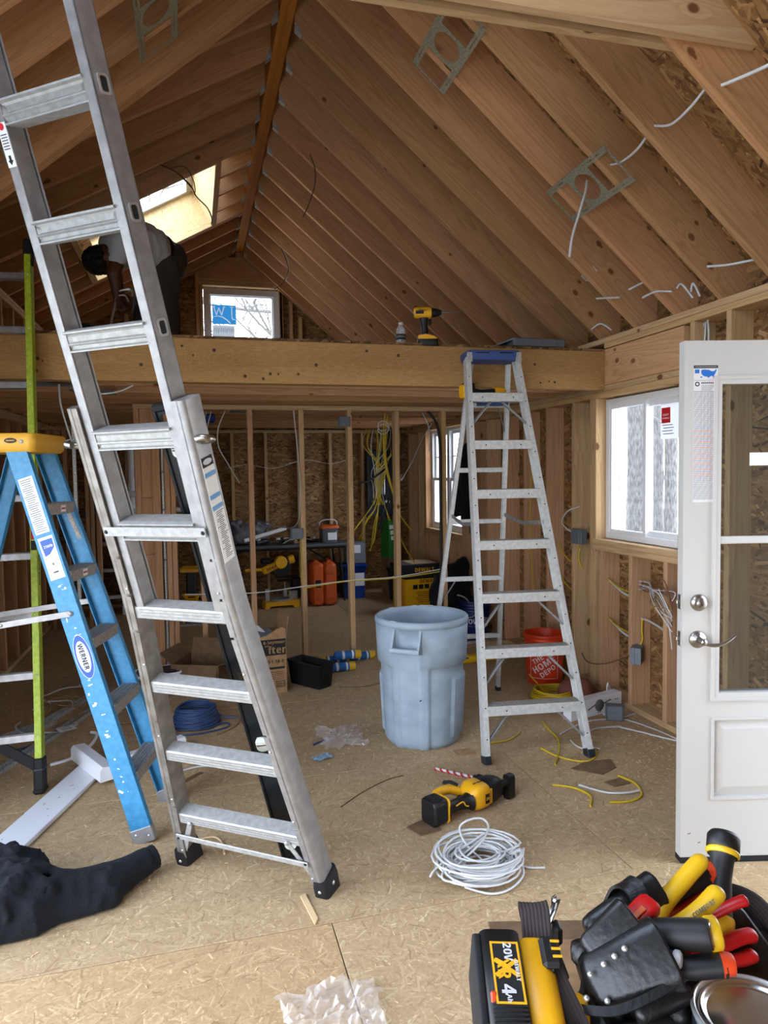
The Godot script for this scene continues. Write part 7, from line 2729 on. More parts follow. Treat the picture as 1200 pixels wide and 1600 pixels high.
# ================= the room under the loft
func build_far_room() -> void:
	# folding table along the back wall
	var t := thing("folding_table", "long grey folding table along the far back wall loaded with tools", "table", Vector3(0.92, 0, -8.60))
	var s := mb()
	bx(s, Vector3(0, 0.715, 0), Vector3(1.72, 0.035, 0.62), 0.012)
	obj("tabletop", s, M["table_grey"], t)
	s = mb()
	for z in [-0.24, 0.24]:
		bar(s, Vector3(-0.8, 0.685, z), Vector3(0.8, 0.685, z), 0.02, 0.03)
	obj("apron", s, M["ink"], t)
	for e in [-1, 1]:
		s = mb()
		for z in [-0.24, 0.24]:
			tube(s, V([[e * 0.74, 0.69, z], [e * 0.80, 0.03, z]]), 0.013, 8)
		tube(s, V([[e * 0.795, 0.08, -0.24], [e * 0.795, 0.08, 0.24]]), 0.011, 8)
		obj("leg", s, M["ink"], t)
		s = mb()
		tube(s, V([[e * 0.76, 0.42, 0.0], [e * 0.36, 0.68, 0.0]]), 0.010, 8)
		obj("leg_brace", s, M["ink"], t)
	# on the table
	t = thing("plastic_bag", "crumpled grey plastic bag on the folding table", "bag", Vector3(0.60, 0.735, -8.62))
	grid(Vector3(-0.28, -0.01, -0.2), Vector3(0.30, 0.34, 0.2), 0.02)
	for q in [[[-0.12, 0.10, 0], [0.10, 0.10, 0], 0.12, 0.11], [[-0.15, 0.20, 0], [0.17, 0.21, 0], 0.07, 0.06], [[0.16, 0.21, 0], [0.22, 0.22, 0.02], 0.05, 0.04]]:
		cap(Vector3(q[0][0], q[0][1], q[0][2]), Vector3(q[1][0], q[1][1], q[1][2]), q[2], q[3], 0.04)
	wrinkle(0.06, 6.0, 12)
	s = mb()
	net(s)
	obj("bag", s, M["bag_grey"], t)
	t = thing("plastic_pipe", "white plastic pipe lying slanted across the folding table", "pipe", Vector3(0.60, 0.80, -8.40))
	s = mb()
	cyl(s, Vector3(-0.06, 0.0, 0.06), Vector3(0.44, 0.12, -0.10), 0.024, 16)
	obj("pipe", s, M["white_pvc"], t)
	t = thing("tool_case", "flat grey tool case at the left end of the folding table", "case", Vector3(0.28, 0.735, -8.52), 0.1)
	s = mb()
	bx(s, Vector3(0, 0.045, 0), Vector3(0.34, 0.08, 0.26), 0.012)
	bx(s, Vector3(0, 0.10, 0), Vector3(0.33, 0.035, 0.25), 0.012)
	obj("case", s, M["table_grey"], t)
	s = mb()
	bx(s, Vector3(0.08, 0.03, 0.131), Vector3(0.10, 0.03, 0.003))
	obj("label", s, M["paper"], t)
	t = thing("carton", "small white box behind the tool case on the folding table", "box", Vector3(0.22, 0.735, -8.80))
	s = mb()
	bx(s, Vector3(0, 0.085, 0), Vector3(0.14, 0.17, 0.1), 0.003)
	obj("box", s, M["paper"], t)
	t = thing("square_pail", "square grey pail with red lid and white handle on the folding table", "pail", Vector3(1.56, 0.735, -8.52))
	s = mb()
	body(s, [[0.0, 0, 0, 0.185, 0.185, 0.03], [0.17, 0, 0, 0.215, 0.215, 0.035]], Transform3D(Basis(Vector3.RIGHT, -PI / 2), Vector3.ZERO))
	obj("pail", s, M["table_grey"], t)
	s = mb()
	body(s, [[0.17, 0, 0, 0.235, 0.235, 0.035], [0.19, 0, 0, 0.235, 0.235, 0.035], [0.205, 0, 0, 0.20, 0.20, 0.035]], Transform3D(Basis(Vector3.RIGHT, -PI / 2), Vector3.ZERO))
	obj("lid", s, M["case_orange"], t)
	s = mb()
	tube(s, spline(V([[-0.115, 0.17, 0.0], [-0.10, 0.25, 0.03], [0.0, 0.275, 0.04], [0.09, 0.255, 0.03], [0.112, 0.17, 0.0]]), 6), 0.006, 6)
	obj("handle", s, M["white_pvc"], t)
	s = mb()
	bx(s, Vector3(0.03, 0.085, 0.104), Vector3(0.11, 0.11, 0.003), 0.0, Basis(Vector3.RIGHT, -0.08))
	obj("label", s, M["paper"], t)
	for q in [[0.75, -8.45, "tool_black", "small black tool among the clutter on the folding table, left of centre"], [0.98, -8.50, "ink", "dark round tool in the middle of the folding table clutter"], [1.12, -8.46, "card", "tan work glove in the folding table clutter"], [1.36, -8.50, "tool_black", "black tool just left of the square pail"], [1.27, -8.62, "yellow_grip", "yellow tool handle in the folding table clutter"]]:
		t = thing("hand_tool", q[3], "tool", Vector3(q[0], 0.735, q[1]), q[0] * 3.0)
		s = mb()
		body(s, [[-0.09, 0, 0.03, 0.04, 0.04, 0.015], [-0.02, 0, 0.03, 0.05, 0.05, 0.02], [0.0, 0, 0.035, 0.075, 0.07, 0.025], [0.08, 0, 0.035, 0.07, 0.065, 0.025], [0.10, 0, 0.03, 0.04, 0.04, 0.015]])
		obj("body", s, M[q[2]], t)
		s = mb()
		bx(s, Vector3(0.03, 0.06, -0.02), Vector3(0.05, 0.03, 0.06), 0.01)
		obj("switch", s, M["steel"], t)
	for k in 3:
		var x := 0.82 + 0.17 * k
		wire("cord", ["brown cord looped on the folding table clutter at left", "grey cord looped in the middle of the table clutter", "pale cord looped right of the middle of the table clutter"][k], "cord", [[x, 0.75, -8.38], [x + 0.1, 0.79, -8.40], [x + 0.18, 0.77, -8.48], [x + 0.06, 0.80, -8.52], [x - 0.06, 0.76, -8.44]], 0.006, [M["cable_brown"], M["zinc"], M["card"]][k])
	# under the table: two orange cases, mitre saw, blue tote
	for k in 2:
		t = thing("power_tool_case", ["left of two upright orange plastic cases under the table", "right of two upright orange plastic cases under the table"][k], "case", Vector3(1.365 + 0.165 * k, 0, -8.40), 0.04 - 0.1 * k)
		s = mb()
		body(s, [[-0.19, 0, 0.26, 0.10, 0.46, 0.04], [-0.16, 0, 0.26, 0.152, 0.51, 0.05], [0.16, 0, 0.26, 0.152, 0.51, 0.05], [0.19, 0, 0.26, 0.10, 0.46, 0.04]])
		obj("shell", s, M["case_orange"], t)
		s = mb()
		body(s, [[-0.10, 0, 0.515, 0.05, 0.045, 0.015], [0.10, 0, 0.515, 0.05, 0.045, 0.015]])
		for y in [0.10, 0.40]:
			bx(s, Vector3(0, y, 0.182), Vector3(0.09, 0.05, 0.025), 0.008)
		obj("ridge", s, M["case_orange"], t)
		if k == 0:
			s = mb()
			bx(s, Vector3(0.0, 0.27, 0.192), Vector3(0.065, 0.09, 0.004), 0.001)
			obj("latch", s, M["ink"], t)
	mitre_saw()
	t = thing("tote", "blue plastic tote with white labelled boxes behind the orange cases", "tote", Vector3(1.90, 0, -8.72))
	s = mb()
	body(s, [[0.0, 0, 0, 0.26, 0.22, 0.03], [0.40, 0, 0, 0.30, 0.25, 0.03], [0.40, 0, 0, 0.33, 0.28, 0.03], [0.43, 0, 0, 0.33, 0.28, 0.03]], Transform3D(Basis(Vector3.RIGHT, -PI / 2), Vector3.ZERO))
	obj("tote", s, M["box_blue"], t)
	s = mb()
	bx(s, Vector3(0.02, 0.57, 0.02), Vector3(0.24, 0.26, 0.18), 0.004)
	obj("box", s, M["bag_grey"], t)
	s = mb()
	bx(s, Vector3(0.0, 0.62, 0.112), Vector3(0.16, 0.10, 0.002))
	bx(s, Vector3(0.06, 0.24, 0.128), Vector3(0.12, 0.16, 0.002), 0.0, Basis(Vector3.RIGHT, -0.04))
	obj("label", s, M["paper"], t)
	letter("label_text", "S", 0.07, M["print_white"], t, Transform3D(Basis(), Vector3(-0.07, 0.2, 0.13)))
	# breaker panel with its cables
	t = thing("breaker_panel", "open dark grey breaker panel on the back wall with cables entering", "panel", Vector3(2.325, 1.43, -8.90))
	s = mb()
	bx(s, Vector3(0, 0, -0.035), Vector3(0.36, 0.84, 0.03), 0.003)
	for e in [-1, 1]:
		bx(s, Vector3(e * 0.178, 0, 0.0), Vector3(0.006, 0.84, 0.09), 0.001)
		bx(s, Vector3(0, e * 0.417, 0.0), Vector3(0.36, 0.006, 0.09), 0.001)
	obj("cabinet", s, M["panel_grey"], t)
	for e in [-1, 1]:
		s = mb()
		bx(s, Vector3(e * 0.055, 0.03, -0.005), Vector3(0.012, 0.36, 0.02), 0.002)
		for k in 16:
			bx(s, Vector3(e * 0.055, -0.13 + 0.021 * k, 0.008), Vector3(0.02, 0.008, 0.008))
		obj("bus_bar", s, M["steel"], t)
	s = mb()
	bx(s, Vector3(0, 0.03, -0.012), Vector3(0.075, 0.34, 0.02), 0.004)
	obj("breaker_row", s, M["print_white"], t)
	s = mb()
	for e in [-1, 1]:
		bx(s, Vector3(e * 0.09, -0.24, 0.0), Vector3(0.06, 0.03, 0.03), 0.004)
	obj("lug", s, M["steel"], t)
	# tall green and brown carton, black bin and yellow tool cartons
	t = thing("carton", "tall upright carton, green above and brown below, against the back wall", "carton", Vector3(2.42, 0, -8.80), 0.35)
	s = mb()
	bx(s, Vector3(0, 0.24, 0), Vector3(0.17, 0.48, 0.17), 0.003)
	obj("carton", s, M["card_dark"], t)
	s = mb()
	bx(s, Vector3(0, 0.715, 0), Vector3(0.175, 0.47, 0.175), 0.003)
	prism(s, [Vector2(-0.0875, 0.95), Vector2(0.0875, 0.95), Vector2(0.0875, 0.99), Vector2(-0.03, 0.96)], -0.087, -0.083)
	obj("sleeve", s, M["green_card"], t)
	for q in [[Vector3(-0.04, 0.87, 0.089), Vector3(0.07, 0.05, 0.001)], [Vector3(-0.035, 0.80, 0.089), Vector3(0.05, 0.05, 0.001)], [Vector3(-0.02, 0.73, 0.089), Vector3(0.06, 0.05, 0.001)]]:
		s = mb()
		bx(s, q[0], q[1])
		obj("label", s, M["paper"], t)
	s = mb()
	bx(s, Vector3(0.089, 0.78, 0.0), Vector3(0.001, 0.16, 0.07))
	obj("label", s, M["paper"], t)
	t = thing("tool_carton", "large yellow and black power tool carton behind the step ladder", "carton", Vector3(2.40, 0, -7.62), 0.12)
	s = mb()
	bx(s, Vector3(0, 0.21, 0), Vector3(0.44, 0.42, 0.36), 0.004)
	obj("carton", s, M["tool_yellow"], t)
	s = mb()
	bx(s, Vector3(0, 0.405, 0), Vector3(0.443, 0.035, 0.363), 0.002)
	for q in [[-0.10, 0.30], [-0.03, 0.30], [0.04, 0.30]]:
		bx(s, Vector3(q[0], q[1], 0.181), Vector3(0.055, 0.05, 0.002))
	for k in 6:
		bx(s, Vector3(0.02, 0.24 - 0.022 * k, 0.181), Vector3(0.22 - 0.02 * (k % 3), 0.006, 0.002))
	bx(s, Vector3(-0.221, 0.2, 0.0), Vector3(0.002, 0.22, 0.16))
	obj("print", s, M["ink"], t)
	letter("print_text", "DEWALT", 0.055, M["ink"], t, Transform3D(Basis(), Vector3(0.06, 0.36, 0.183)))
	t = thing("tool_carton", "flat black and yellow carton with a tan top stacked on the yellow carton", "carton", Vector3(2.38, 0.422, -7.62), 0.08)
	s = mb()
	bx(s, Vector3(0, 0.065, 0), Vector3(0.47, 0.13, 0.36), 0.004)
	obj("carton", s, M["ink"], t)
	s = mb()
	bx(s, Vector3(0.05, 0.132, 0), Vector3(0.30, 0.004, 0.34), 0.001)
	obj("top_sheet", s, M["card"], t)
	letter("print_text", "DEWALT", 0.06, M["tool_yellow"], t, Transform3D(Basis(), Vector3(0.04, 0.065, 0.182)))
	t = thing("storage_bin", "black plastic bin between the tall carton and the yellow tool carton", "bin", Vector3(2.46, 0, -8.28), 0.1)
	s = mb()
	body(s, [[0.0, 0, 0, 0.30, 0.34, 0.03], [0.36, 0, 0, 0.34, 0.38, 0.03], [0.36, 0, 0, 0.37, 0.41, 0.03], [0.40, 0, 0, 0.37, 0.41, 0.03]], Transform3D(Basis(Vector3.RIGHT, -PI / 2), Vector3.ZERO))
	obj("bin", s, M["rubber"], t)
	# dark coat over a bag
	t = thing("coat_pile", "dark coat draped over a bag on the floor behind the trash bin", "coat", Vector3(2.33, 0, -6.35))
	grid(Vector3(-0.30, -0.02, -0.28), Vector3(0.32, 0.82, 0.30), 0.022)
	for q in [[[0.0, 0.1, 0], [0.02, 0.52, 0.0], 0.21, 0.16], [[0.02, 0.5, 0.0], [0.12, 0.66, 0.02], 0.14, 0.08], [[-0.12, 0.50, 0.05], [-0.14, 0.15, 0.12], 0.08, 0.10], [[0.1, 0.5, 0.08], [0.12, 0.05, 0.12], 0.07, 0.10]]:
		cap(Vector3(q[0][0], q[0][1], q[0][2]), Vector3(q[1][0], q[1][1], q[1][2]), q[2], q[3], 0.05)
	wrinkle(0.045, 3.5, 14)
	s = mb()
	net(s)
	obj("coat", s, M["hoodie"], t)
	s = mb()
	tube(s, spline(V([[0.0, 0.42, 0.19], [0.06, 0.40, 0.21], [0.11, 0.34, 0.22], [0.12, 0.22, 0.22], [0.06, 0.06, 0.22]]), 6), 0.007, 6)
	obj("lining_edge", s, M["zinc"], t)
	# jacket hanging on the right wall
	t = thing("jacket", "black jacket hanging from a nail on the right wall beside the far windows", "jacket", Vector3(2.60, 0, -6.62))
	grid(Vector3(-0.16, 1.02, -0.24), Vector3(0.10, 1.86, 0.24), 0.02)
	for q in [[[0.03, 1.72, 0.0], [-0.01, 1.25, 0.0], 0.06, 0.10], [[0.0, 1.66, 0.08], [-0.02, 1.12, 0.12], 0.06, 0.07], [[0.0, 1.66, -0.08], [-0.03, 1.18, -0.12], 0.06, 0.07], [[0.02, 1.76, 0.0], [0.03, 1.80, 0.0], 0.05, 0.04]]:
		cap(Vector3(q[0][0], q[0][1], q[0][2]), Vector3(q[1][0], q[1][1], q[1][2]), q[2], q[3], 0.03)
	var nz := noise(31, 4.0, 3)
	for z in gn.z:
		for y in gn.y:
			for x in gn.x:
				var i := (z * gn.y + y) * gn.x + x
				if gf[i] < 0.08:
					var p := g0 + Vector3(x, y, z) * gc
					gf[i] += 0.04 * nz.get_noise_3d(p.x * 1.4, p.y * 0.5, p.z * 1.8)
	s = mb()
	net(s)
	obj("cloth", s, M["hoodie"], t)
	# left of the opening: white waste pipes, appliance, yellow work stand
	t = thing("waste_pipe", "white plastic waste pipes on the dark far left wall", "pipe", Vector3(-0.60, 0, -8.86))
	for q in [[[-0.12, 0.03, 0], [-0.12, 2.0, 0], 0.038], [[0.12, 1.0, 0], [0.12, 2.0, 0], 0.025], [[-0.25, 1.36, 0.03], [0.55, 1.36, 0.03], 0.035], [[-0.25, 1.16, 0.03], [0.55, 1.16, 0.03], 0.03]]:
		s = mb()
		cyl(s, Vector3(q[0][0], q[0][1], q[0][2]), Vector3(q[1][0], q[1][1], q[1][2]), q[2], 12)
		obj("pipe", s, M["white_pvc"], t)
	s = mb()
	tube(s, spline(V([[0.05, 1.1, 0.05], [0.05, 0.80, 0.05], [0.08, 0.66, 0.06], [0.2, 0.62, 0.06]]), 6), 0.035, 10)
	obj("trap", s, M["white_pvc"], t)
	t = thing("appliance", "white appliance with round dials standing behind the small step ladder", "appliance", Vector3(-0.62, 0, -8.63))
	s = mb()
	bx(s, Vector3(0, 0.33, 0), Vector3(0.42, 0.66, 0.36), 0.012)
	obj("case", s, M["white_pvc"], t)
	s = mb()
	for x in [-0.05, 0.03, 0.11]:
		cyl(s, Vector3(x, 0.57, 0.18), Vector3(x, 0.57, 0.19), 0.028, 16)
	bx(s, Vector3(0, 0.46, 0.181), Vector3(0.40, 0.006, 0.002))
	obj("dial", s, M["table_grey"], t)
	t = thing("tool_stand", "yellow and black tool stand seen through the opening in the partition", "stand", Vector3(-0.06, 0, -7.72), -0.1)
	s = mb()
	bx(s, Vector3(0, 0.58, 0), Vector3(0.21, 0.05, 0.22), 0.01)
	body(s, [[0.20, 0, 0, 0.05, 0.05, 0.01], [0.32, 0, 0, 0.20, 0.10, 0.02]], Transform3D(Basis(Vector3.RIGHT, -PI / 2), Vector3.ZERO))
	obj("yellow_body", s, M["tool_yellow"], t)
	s = mb()
	bx(s, Vector3(0, 0.42, 0), Vector3(0.10, 0.30, 0.09), 0.015)
	bx(s, Vector3(0, 0.08, 0), Vector3(0.15, 0.14, 0.10), 0.01)
	obj("motor", s, M["tool_black"], t)
	s = mb()
	for e in [-1, 1]:
		bar(s, Vector3(e * 0.085, 0.02, 0.06), Vector3(e * 0.075, 0.22, 0.04), 0.02, 0.02)
	bx(s, Vector3(0, 0.20, 0.05), Vector3(0.18, 0.025, 0.02), 0.004)
	obj("yellow_leg", s, M["tool_yellow"], t)
	s = mb()
	bx(s, Vector3(0.0, 0.01, 0.02), Vector3(0.26, 0.02, 0.22), 0.004)
	obj("base_plate", s, M["zinc"], t)
	# steel conduit and small box by the post
	t = thing("conduit", "thin steel conduit running up beside the built up post", "conduit", Vector3(-0.245, 0, -5.90))
	s = mb()
	cyl(s, Vector3(0, 0.002, 0), Vector3(0, 2.09, 0), 0.011, 10)
	obj("conduit", s, M["zinc"], t)
	s = mb()
	for y in [0.5, 0.9, 1.3, 1.6, 1.9]:
		bx(s, Vector3(0, y, 0.011), Vector3(0.03, 0.012, 0.004))
	obj("strap", s, M["ink_grey"], t)
	t = thing("steel_post", "thin grey steel post standing on the floor behind the lime ladder", "post", Vector3(-0.86, 0, -5.72))
	s = mb()
	bx(s, Vector3(0, 1.05, 0), Vector3(0.026, 2.1, 0.026), 0.002)
	bx(s, Vector3(0, 0.004, 0), Vector3(0.06, 0.008, 0.06), 0.001)
	obj("post", s, M["zinc"], t)

func mitre_saw() -> void:
	var t := thing("mitre_saw", "yellow and black mitre saw on the floor under the folding table", "saw", Vector3(0.95, 0, -8.38), 0.08)
	var s := mb()
	prism(s, [Vector2(-0.21, 0.0), Vector2(-0.16, 0.0), Vector2(-0.14, 0.03), Vector2(0.12, 0.03), Vector2(0.14, 0.0), Vector2(0.20, 0.0), Vector2(0.20, 0.085), Vector2(-0.20, 0.075)], -0.12, 0.12)
	obj("base", s, M["tool_yellow"], t)
	s = mb()
	lathe(s, [Vector2(0.12, 0.076), Vector2(0.12, 0.10), Vector2(0.12, 0.10), Vector2(0, 0.10)], 24)
	bx(s, Vector3(-0.16, 0.15, 0.0), Vector3(0.05, 0.14, 0.02), 0.004)
	bx(s, Vector3(0.15, 0.13, 0.0), Vector3(0.10, 0.10, 0.02), 0.004)
	bx(s, Vector3(0.04, 0.17, 0.05), Vector3(0.035, 0.09, 0.035), 0.006)
	obj("turntable", s, M["zinc"], t)
	s = mb()
	cyl(s, Vector3(0.04, 0.20, 0.05), Vector3(0.04, 0.30, 0.05), 0.006, 8)
	obj("clamp", s, M["steel"], t)
	s = mb()
	tube(s, V([[-0.02, 0.30, -0.10], [0.24, 0.28, -0.12]]), 0.016, 8)
	tube(s, V([[-0.02, 0.34, -0.14], [0.24, 0.32, -0.14]]), 0.016, 8)
	bx(s, Vector3(0.20, 0.20, -0.10), Vector3(0.12, 0.26, 0.10), 0.02)
	obj("slide", s, M["tool_black"], t)
	s = mb()
	cyl(s, Vector3(0.01, 0.46, -0.03), Vector3(0.01, 0.46, 0.03), 0.115, 28, 0.01)
	cyl(s, Vector3(-0.01, 0.50, 0.0), Vector3(-0.01, 0.50, -0.12), 0.06, 18, 0.01)
	obj("blade_guard", s, M["tool_black"], t)
	s = mb()
	bar(s, Vector3(-0.22, 0.43, 0.035), Vector3(0.02, 0.53, 0.035), 0.05, 0.085, Vector3.UP, 0.018)
	cyl(s, Vector3(0.0, 0.53, 0.01), Vector3(0.0, 0.53, 0.07), 0.075, 22, 0.012)
	cyl(s, Vector3(0.10, 0.545, -0.02), Vector3(0.17, 0.56, -0.02), 0.05, 18, 0.008)
	bar(s, Vector3(-0.42, 0.455, 0.03), Vector3(-0.20, 0.455, 0.03), 0.03, 0.035, Vector3.UP, 0.01)
	var ar := obj("arm", s, M["tool_yellow"], t)
	letter("arm_text", "DEWALT", 0.045, M["ink"], ar, Transform3D(Basis(Vector3.BACK, 0.39), Vector3(-0.09, 0.482, 0.062)))
	s = mb()
	bx(s, Vector3(0, 0, 0), Vector3(0.11, 0.06, 0.10), 0.012, Basis(Vector3.BACK, 0.1))
	var bm := obj("battery", s, M["tool_black"], t)
	bm.position = Vector3(-0.17, 0.55, -0.02)

# ================= cables in the framing
func build_wires() -> void:
	var W: Material = M["cable_white"]
	var Y: Material = M["cable_yellow"]
	wire("cable", "white cable run sagging from stud to stud across the partition", "cable", [[-0.10, 0.62, -5.845], [0.42, 0.60, -5.845], [0.84, 0.63, -5.845], [1.25, 0.66, -5.845], [1.66, 0.67, -5.845], [2.10, 0.72, -5.845]], 0.005, W)
	wire("cable", "yellow cable run beside the white one across the partition", "cable", [[0.85, 0.615, -5.842], [1.05, 0.64, -5.842], [1.25, 0.655, -5.842], [1.66, 0.66, -5.842], [2.10, 0.70, -5.842]], 0.005, Y)
	wire("cable", "white cable drooping down the second partition stud to the plastic bag", "cable", [[0.80, 2.09, -5.84], [0.83, 1.7, -5.845], [0.84, 1.40, -5.85], [0.83, 1.12, -6.1], [0.80, 1.02, -7.6], [0.76, 0.98, -8.5]], 0.005, W)
	wire("cable", "yellow cable down the second partition stud below the metal box", "cable", [[0.835, 1.03, -5.845], [0.84, 0.80, -5.845], [0.835, 0.66, -5.845]], 0.004, Y)
	wire("cable", "white cable hanging in a long curve left of the first partition stud", "cable", [[0.26, 2.09, -6.0], [0.20, 1.95, -6.0], [0.20, 1.80, -6.0], [0.27, 1.66, -6.0], [0.36, 1.50, -6.0]], 0.005, W)
	for q in [[0.08, 0.0, "left"], [0.11, 0.03, "middle"], [0.15, 0.02, "right"]]:
		wire("cable", q[2] + " of three white cables hanging behind the ladder lock handle", "cable", [[q[0], 2.09, -6.05], [q[0] - 0.04, 1.93, -6.05], [q[0] - 0.05 + q[1], 1.80, -6.05]], 0.005, W)
	wire("cable", "thin white wire curling below the ladder lock handle", "cable", [[-0.02, 1.66, -6.0], [0.08, 1.58, -6.0], [0.2, 1.55, -6.0]], 0.003, W)
	for q in [[1.15, 2.05, -8.952], [0.4, 2.0, -8.952]]:
		wire("cable", "thin wire strung along the back wall studs at %s of the table" % ("right" if q[0] > 1.0 else "left"), "cable", [[q[0], q[1] - 0.35, q[2]], [q[0] + 0.25, q[1] - 0.31, q[2]], [q[0] + 0.55, q[1] - 0.36, q[2]], [q[0] + 0.85, q[1] - 0.28, q[2]]], 0.004, W)
	# cables fanning into the breaker panel
	for k in 16:
		var x0 := 2.12 + 0.028 * k
		var mat: Material = Y if k % 4 != 3 else W
		var x1 := 2.28 + rng.randf_range(-0.06, 0.06)
		wire("cable", "%s cable dropping from the loft joists into the breaker panel" % ("yellow" if mat == Y else "white"), "cable", [[x0, 2.12, -8.75], [x0 + rng.randf_range(-0.05, 0.05), 1.9, -8.78], [x1 + rng.randf_range(-0.06, 0.06), 1.6, -8.82], [x1, 1.35, -8.88], [x1 + rng.randf_range(-0.05, 0.05), 1.15, -8.86]], 0.0055, mat, "cables into the breaker panel")
	for k in 9:
		var e := rng.randf_range(-0.35, 0.35)
		wire("cable", "yellow cable fanning out below the breaker panel", "cable", [[2.29 + e * 0.1, 1.25, -8.84], [2.28 + e * 0.4, 1.10, -8.78], [2.25 + e, 0.92 - 0.1 * (k % 3), -8.76], [2.22 + e * 1.3, 0.72 - 0.08 * (k % 4), -8.80]], 0.005, Y, "cables fanning out below the panel")
	for k in 3:
		wire("cable", ["left", "middle", "right"][k] + " of three thick black cables curving into the breaker panel", "cable", [[2.42 + 0.02 * k, 2.1, -8.80], [2.46 + 0.02 * k, 1.8, -8.78], [2.44, 1.4, -8.80], [2.38, 1.1, -8.82], [2.30 - 0.03 * k, 0.78 + 0.05 * k, -8.8]], 0.012, M["cable_black"])
	wire("cable", "black cable sticking out to the left of the breaker panel", "cable", [[2.38, 1.62, -8.82], [2.24, 1.54, -8.7], [2.1, 1.46, -8.66], [1.98, 1.45, -8.66]], 0.012, M["cable_black"])
	wire("cable", "bundle of yellow cable looping down the fourth partition stud", "cable", [[1.62, 2.08, -6.0], [1.60, 1.85, -6.0], [1.62, 1.6, -6.0], [1.70, 1.3, -6.0], [1.74, 1.0, -6.0], [1.90, 0.75, -6.1]], 0.006, Y)
	wire("cable", "second yellow cable looping past the fourth partition stud", "cable", [[1.64, 2.06, -6.0], [1.61, 1.75, -6.0], [1.68, 1.4, -6.0], [1.74, 1.2, -6.0], [1.86, 1.05, -6.05]], 0.006, Y)
	var ring := []
	for k in 14:
		ring.append([1.60 + 0.05 * cos(k * 0.9), 1.93 + 0.05 * sin(k * 0.9) + 0.004 * k, -5.99])
	wire("cable", "small white cable ring hung at the top of the fourth partition stud", "cable", ring, 0.004, W)
	wire("cable", "white cable swooping from the fourth stud up to the far window", "cable", [[1.76, 1.55, -6.0], [1.82, 1.5, -6.2], [2.05, 1.68, -6.6], [2.25, 1.9, -6.9], [2.40, 2.08, -7.0]], 0.005, W)
	wire("cable", "white cable hanging in front of the far window", "cable", [[1.96, 2.09, -6.0], [2.02, 1.95, -6.0], [2.02, 1.75, -6.0]], 0.005, W)
	wire("cable", "thick black cable running down the last partition stud", "cable", [[1.96, 2.11, -5.90], [2.03, 2.0, -5.85], [2.06, 1.8, -5.83], [2.062, 1.2, -5.83], [2.062, 0.6, -5.83], [2.07, 0.05, -5.83]], 0.012, M["cable_black"])
	# yellow runs stapled to the right wall studs
	for q in [[-5.46, 2.03, 0.55], [-6.64, 2.0, 0.9]]:
		wire("cable", "yellow cable stapled down a right wall stud %s" % ("beside the step ladder" if q[0] > -6 else "beyond the step ladder"), "cable", [[2.70, q[1], q[0] + 0.012], [2.72, 1.85, q[0] + 0.012], [2.735, 1.6, q[0] + 0.012], [2.725, 1.2, q[0] + 0.012], [2.73, 0.9, q[0] + 0.012], [2.75, q[2], q[0] + 0.012]], 0.005, Y)
	wire("cable", "white cable end curling out of a right wall stud near the grey box", "cable", [[2.70, 1.30, -4.62], [2.66, 1.26, -4.72], [2.66, 1.17, -4.80], [2.72, 1.10, -4.76]], 0.005, W)
	wire("cable", "yellow cable coming through a hole low in the right wall studs", "cable", [[2.78, 0.74, -5.08], [2.77, 0.66, -4.88], [2.78, 0.62, -4.70]], 0.005, Y)
	wire("cable", "second yellow cable lower in the right wall studs", "cable", [[2.78, 0.98, -5.08], [2.77, 0.88, -4.90], [2.78, 0.86, -4.70]], 0.005, Y)
	for q in [[0.80, 0.70], [0.53, 0.43]]:
		wire("cable", "white cable passing through the %s hole under the sliding window" % ("upper" if q[0] > 0.7 else "lower"), "cable", [[2.76, q[0], -4.32], [2.755, q[0] - 0.06, -4.15], [2.76, q[0] - 0.08, -3.98]], 0.007, W)
		wire("cable", "yellow cable passing through the %s hole under the sliding window" % ("upper" if q[0] > 0.7 else "lower"), "cable", [[2.75, q[0] + 0.01, -4.32], [2.745, q[0] - 0.03, -4.18], [2.75, q[0] - 0.05, -3.98]], 0.005, Y)
	wire("cable", "white cable through the cripple stud above the lower grey box", "cable", [[2.77, 0.60, -3.97], [2.76, 0.60, -3.85], [2.75, 0.56, -3.62]], 0.006, W)
	wire("cable", "yellow cable dropping into the lower grey box", "cable", [[2.765, 0.60, -3.95], [2.76, 0.53, -3.95], [2.765, 0.47, -3.948], [2.75, 0.435, -3.95]], 0.006, Y)
	wire("cable", "dark wire sagging from the lower grey box to the left", "cable", [[2.70, 0.36, -3.98], [2.62, 0.27, -4.15], [2.63, 0.22, -4.38], [2.68, 0.24, -4.55]], 0.004, M["cable_brown"])
	wire("cable", "yellow cable running down into the upper grey box", "cable", [[2.73, 0.99, -4.66], [2.72, 0.93, -4.66], [2.73, 0.88, -4.66], [2.75, 0.84, -4.66]], 0.006, Y)
	# frayed bundle of stripped wires beside the door
	for k in 16:
		var yy := 0.84 + rng.randf_range(-0.03, 0.03)
		var up := rng.randf_range(-0.16, 0.14)
		wire("cable", "stripped wire in the frayed bundle beside the white door", "cable", [[2.74, yy - 0.02, -3.95], [2.70, yy + rng.randf_range(-0.02, 0.03), -3.80], [2.66 + rng.randf_range(-0.05, 0.04), yy + up * 0.6, -3.66], [2.62 + rng.randf_range(-0.06, 0.04), yy + up, -3.52 + rng.randf_range(-0.05, 0.05)], [2.60, yy + up - rng.randf_range(0.0, 0.16), -3.44]], 0.0035, [W, M["card"], W, M["pink_bag"]][k % 4], "frayed wires by the door")
	for k in 3:
		wire("cable", ["left", "middle", "right"][k] + " of three white cables dropping through the plate above the door", "cable", [[2.76 - 0.02 * k, 2.37, -3.40 + 0.04 * k], [2.76, 2.28, -3.42 + 0.03 * k], [2.75, 2.05, -3.44 + 0.035 * k]], 0.006, W)
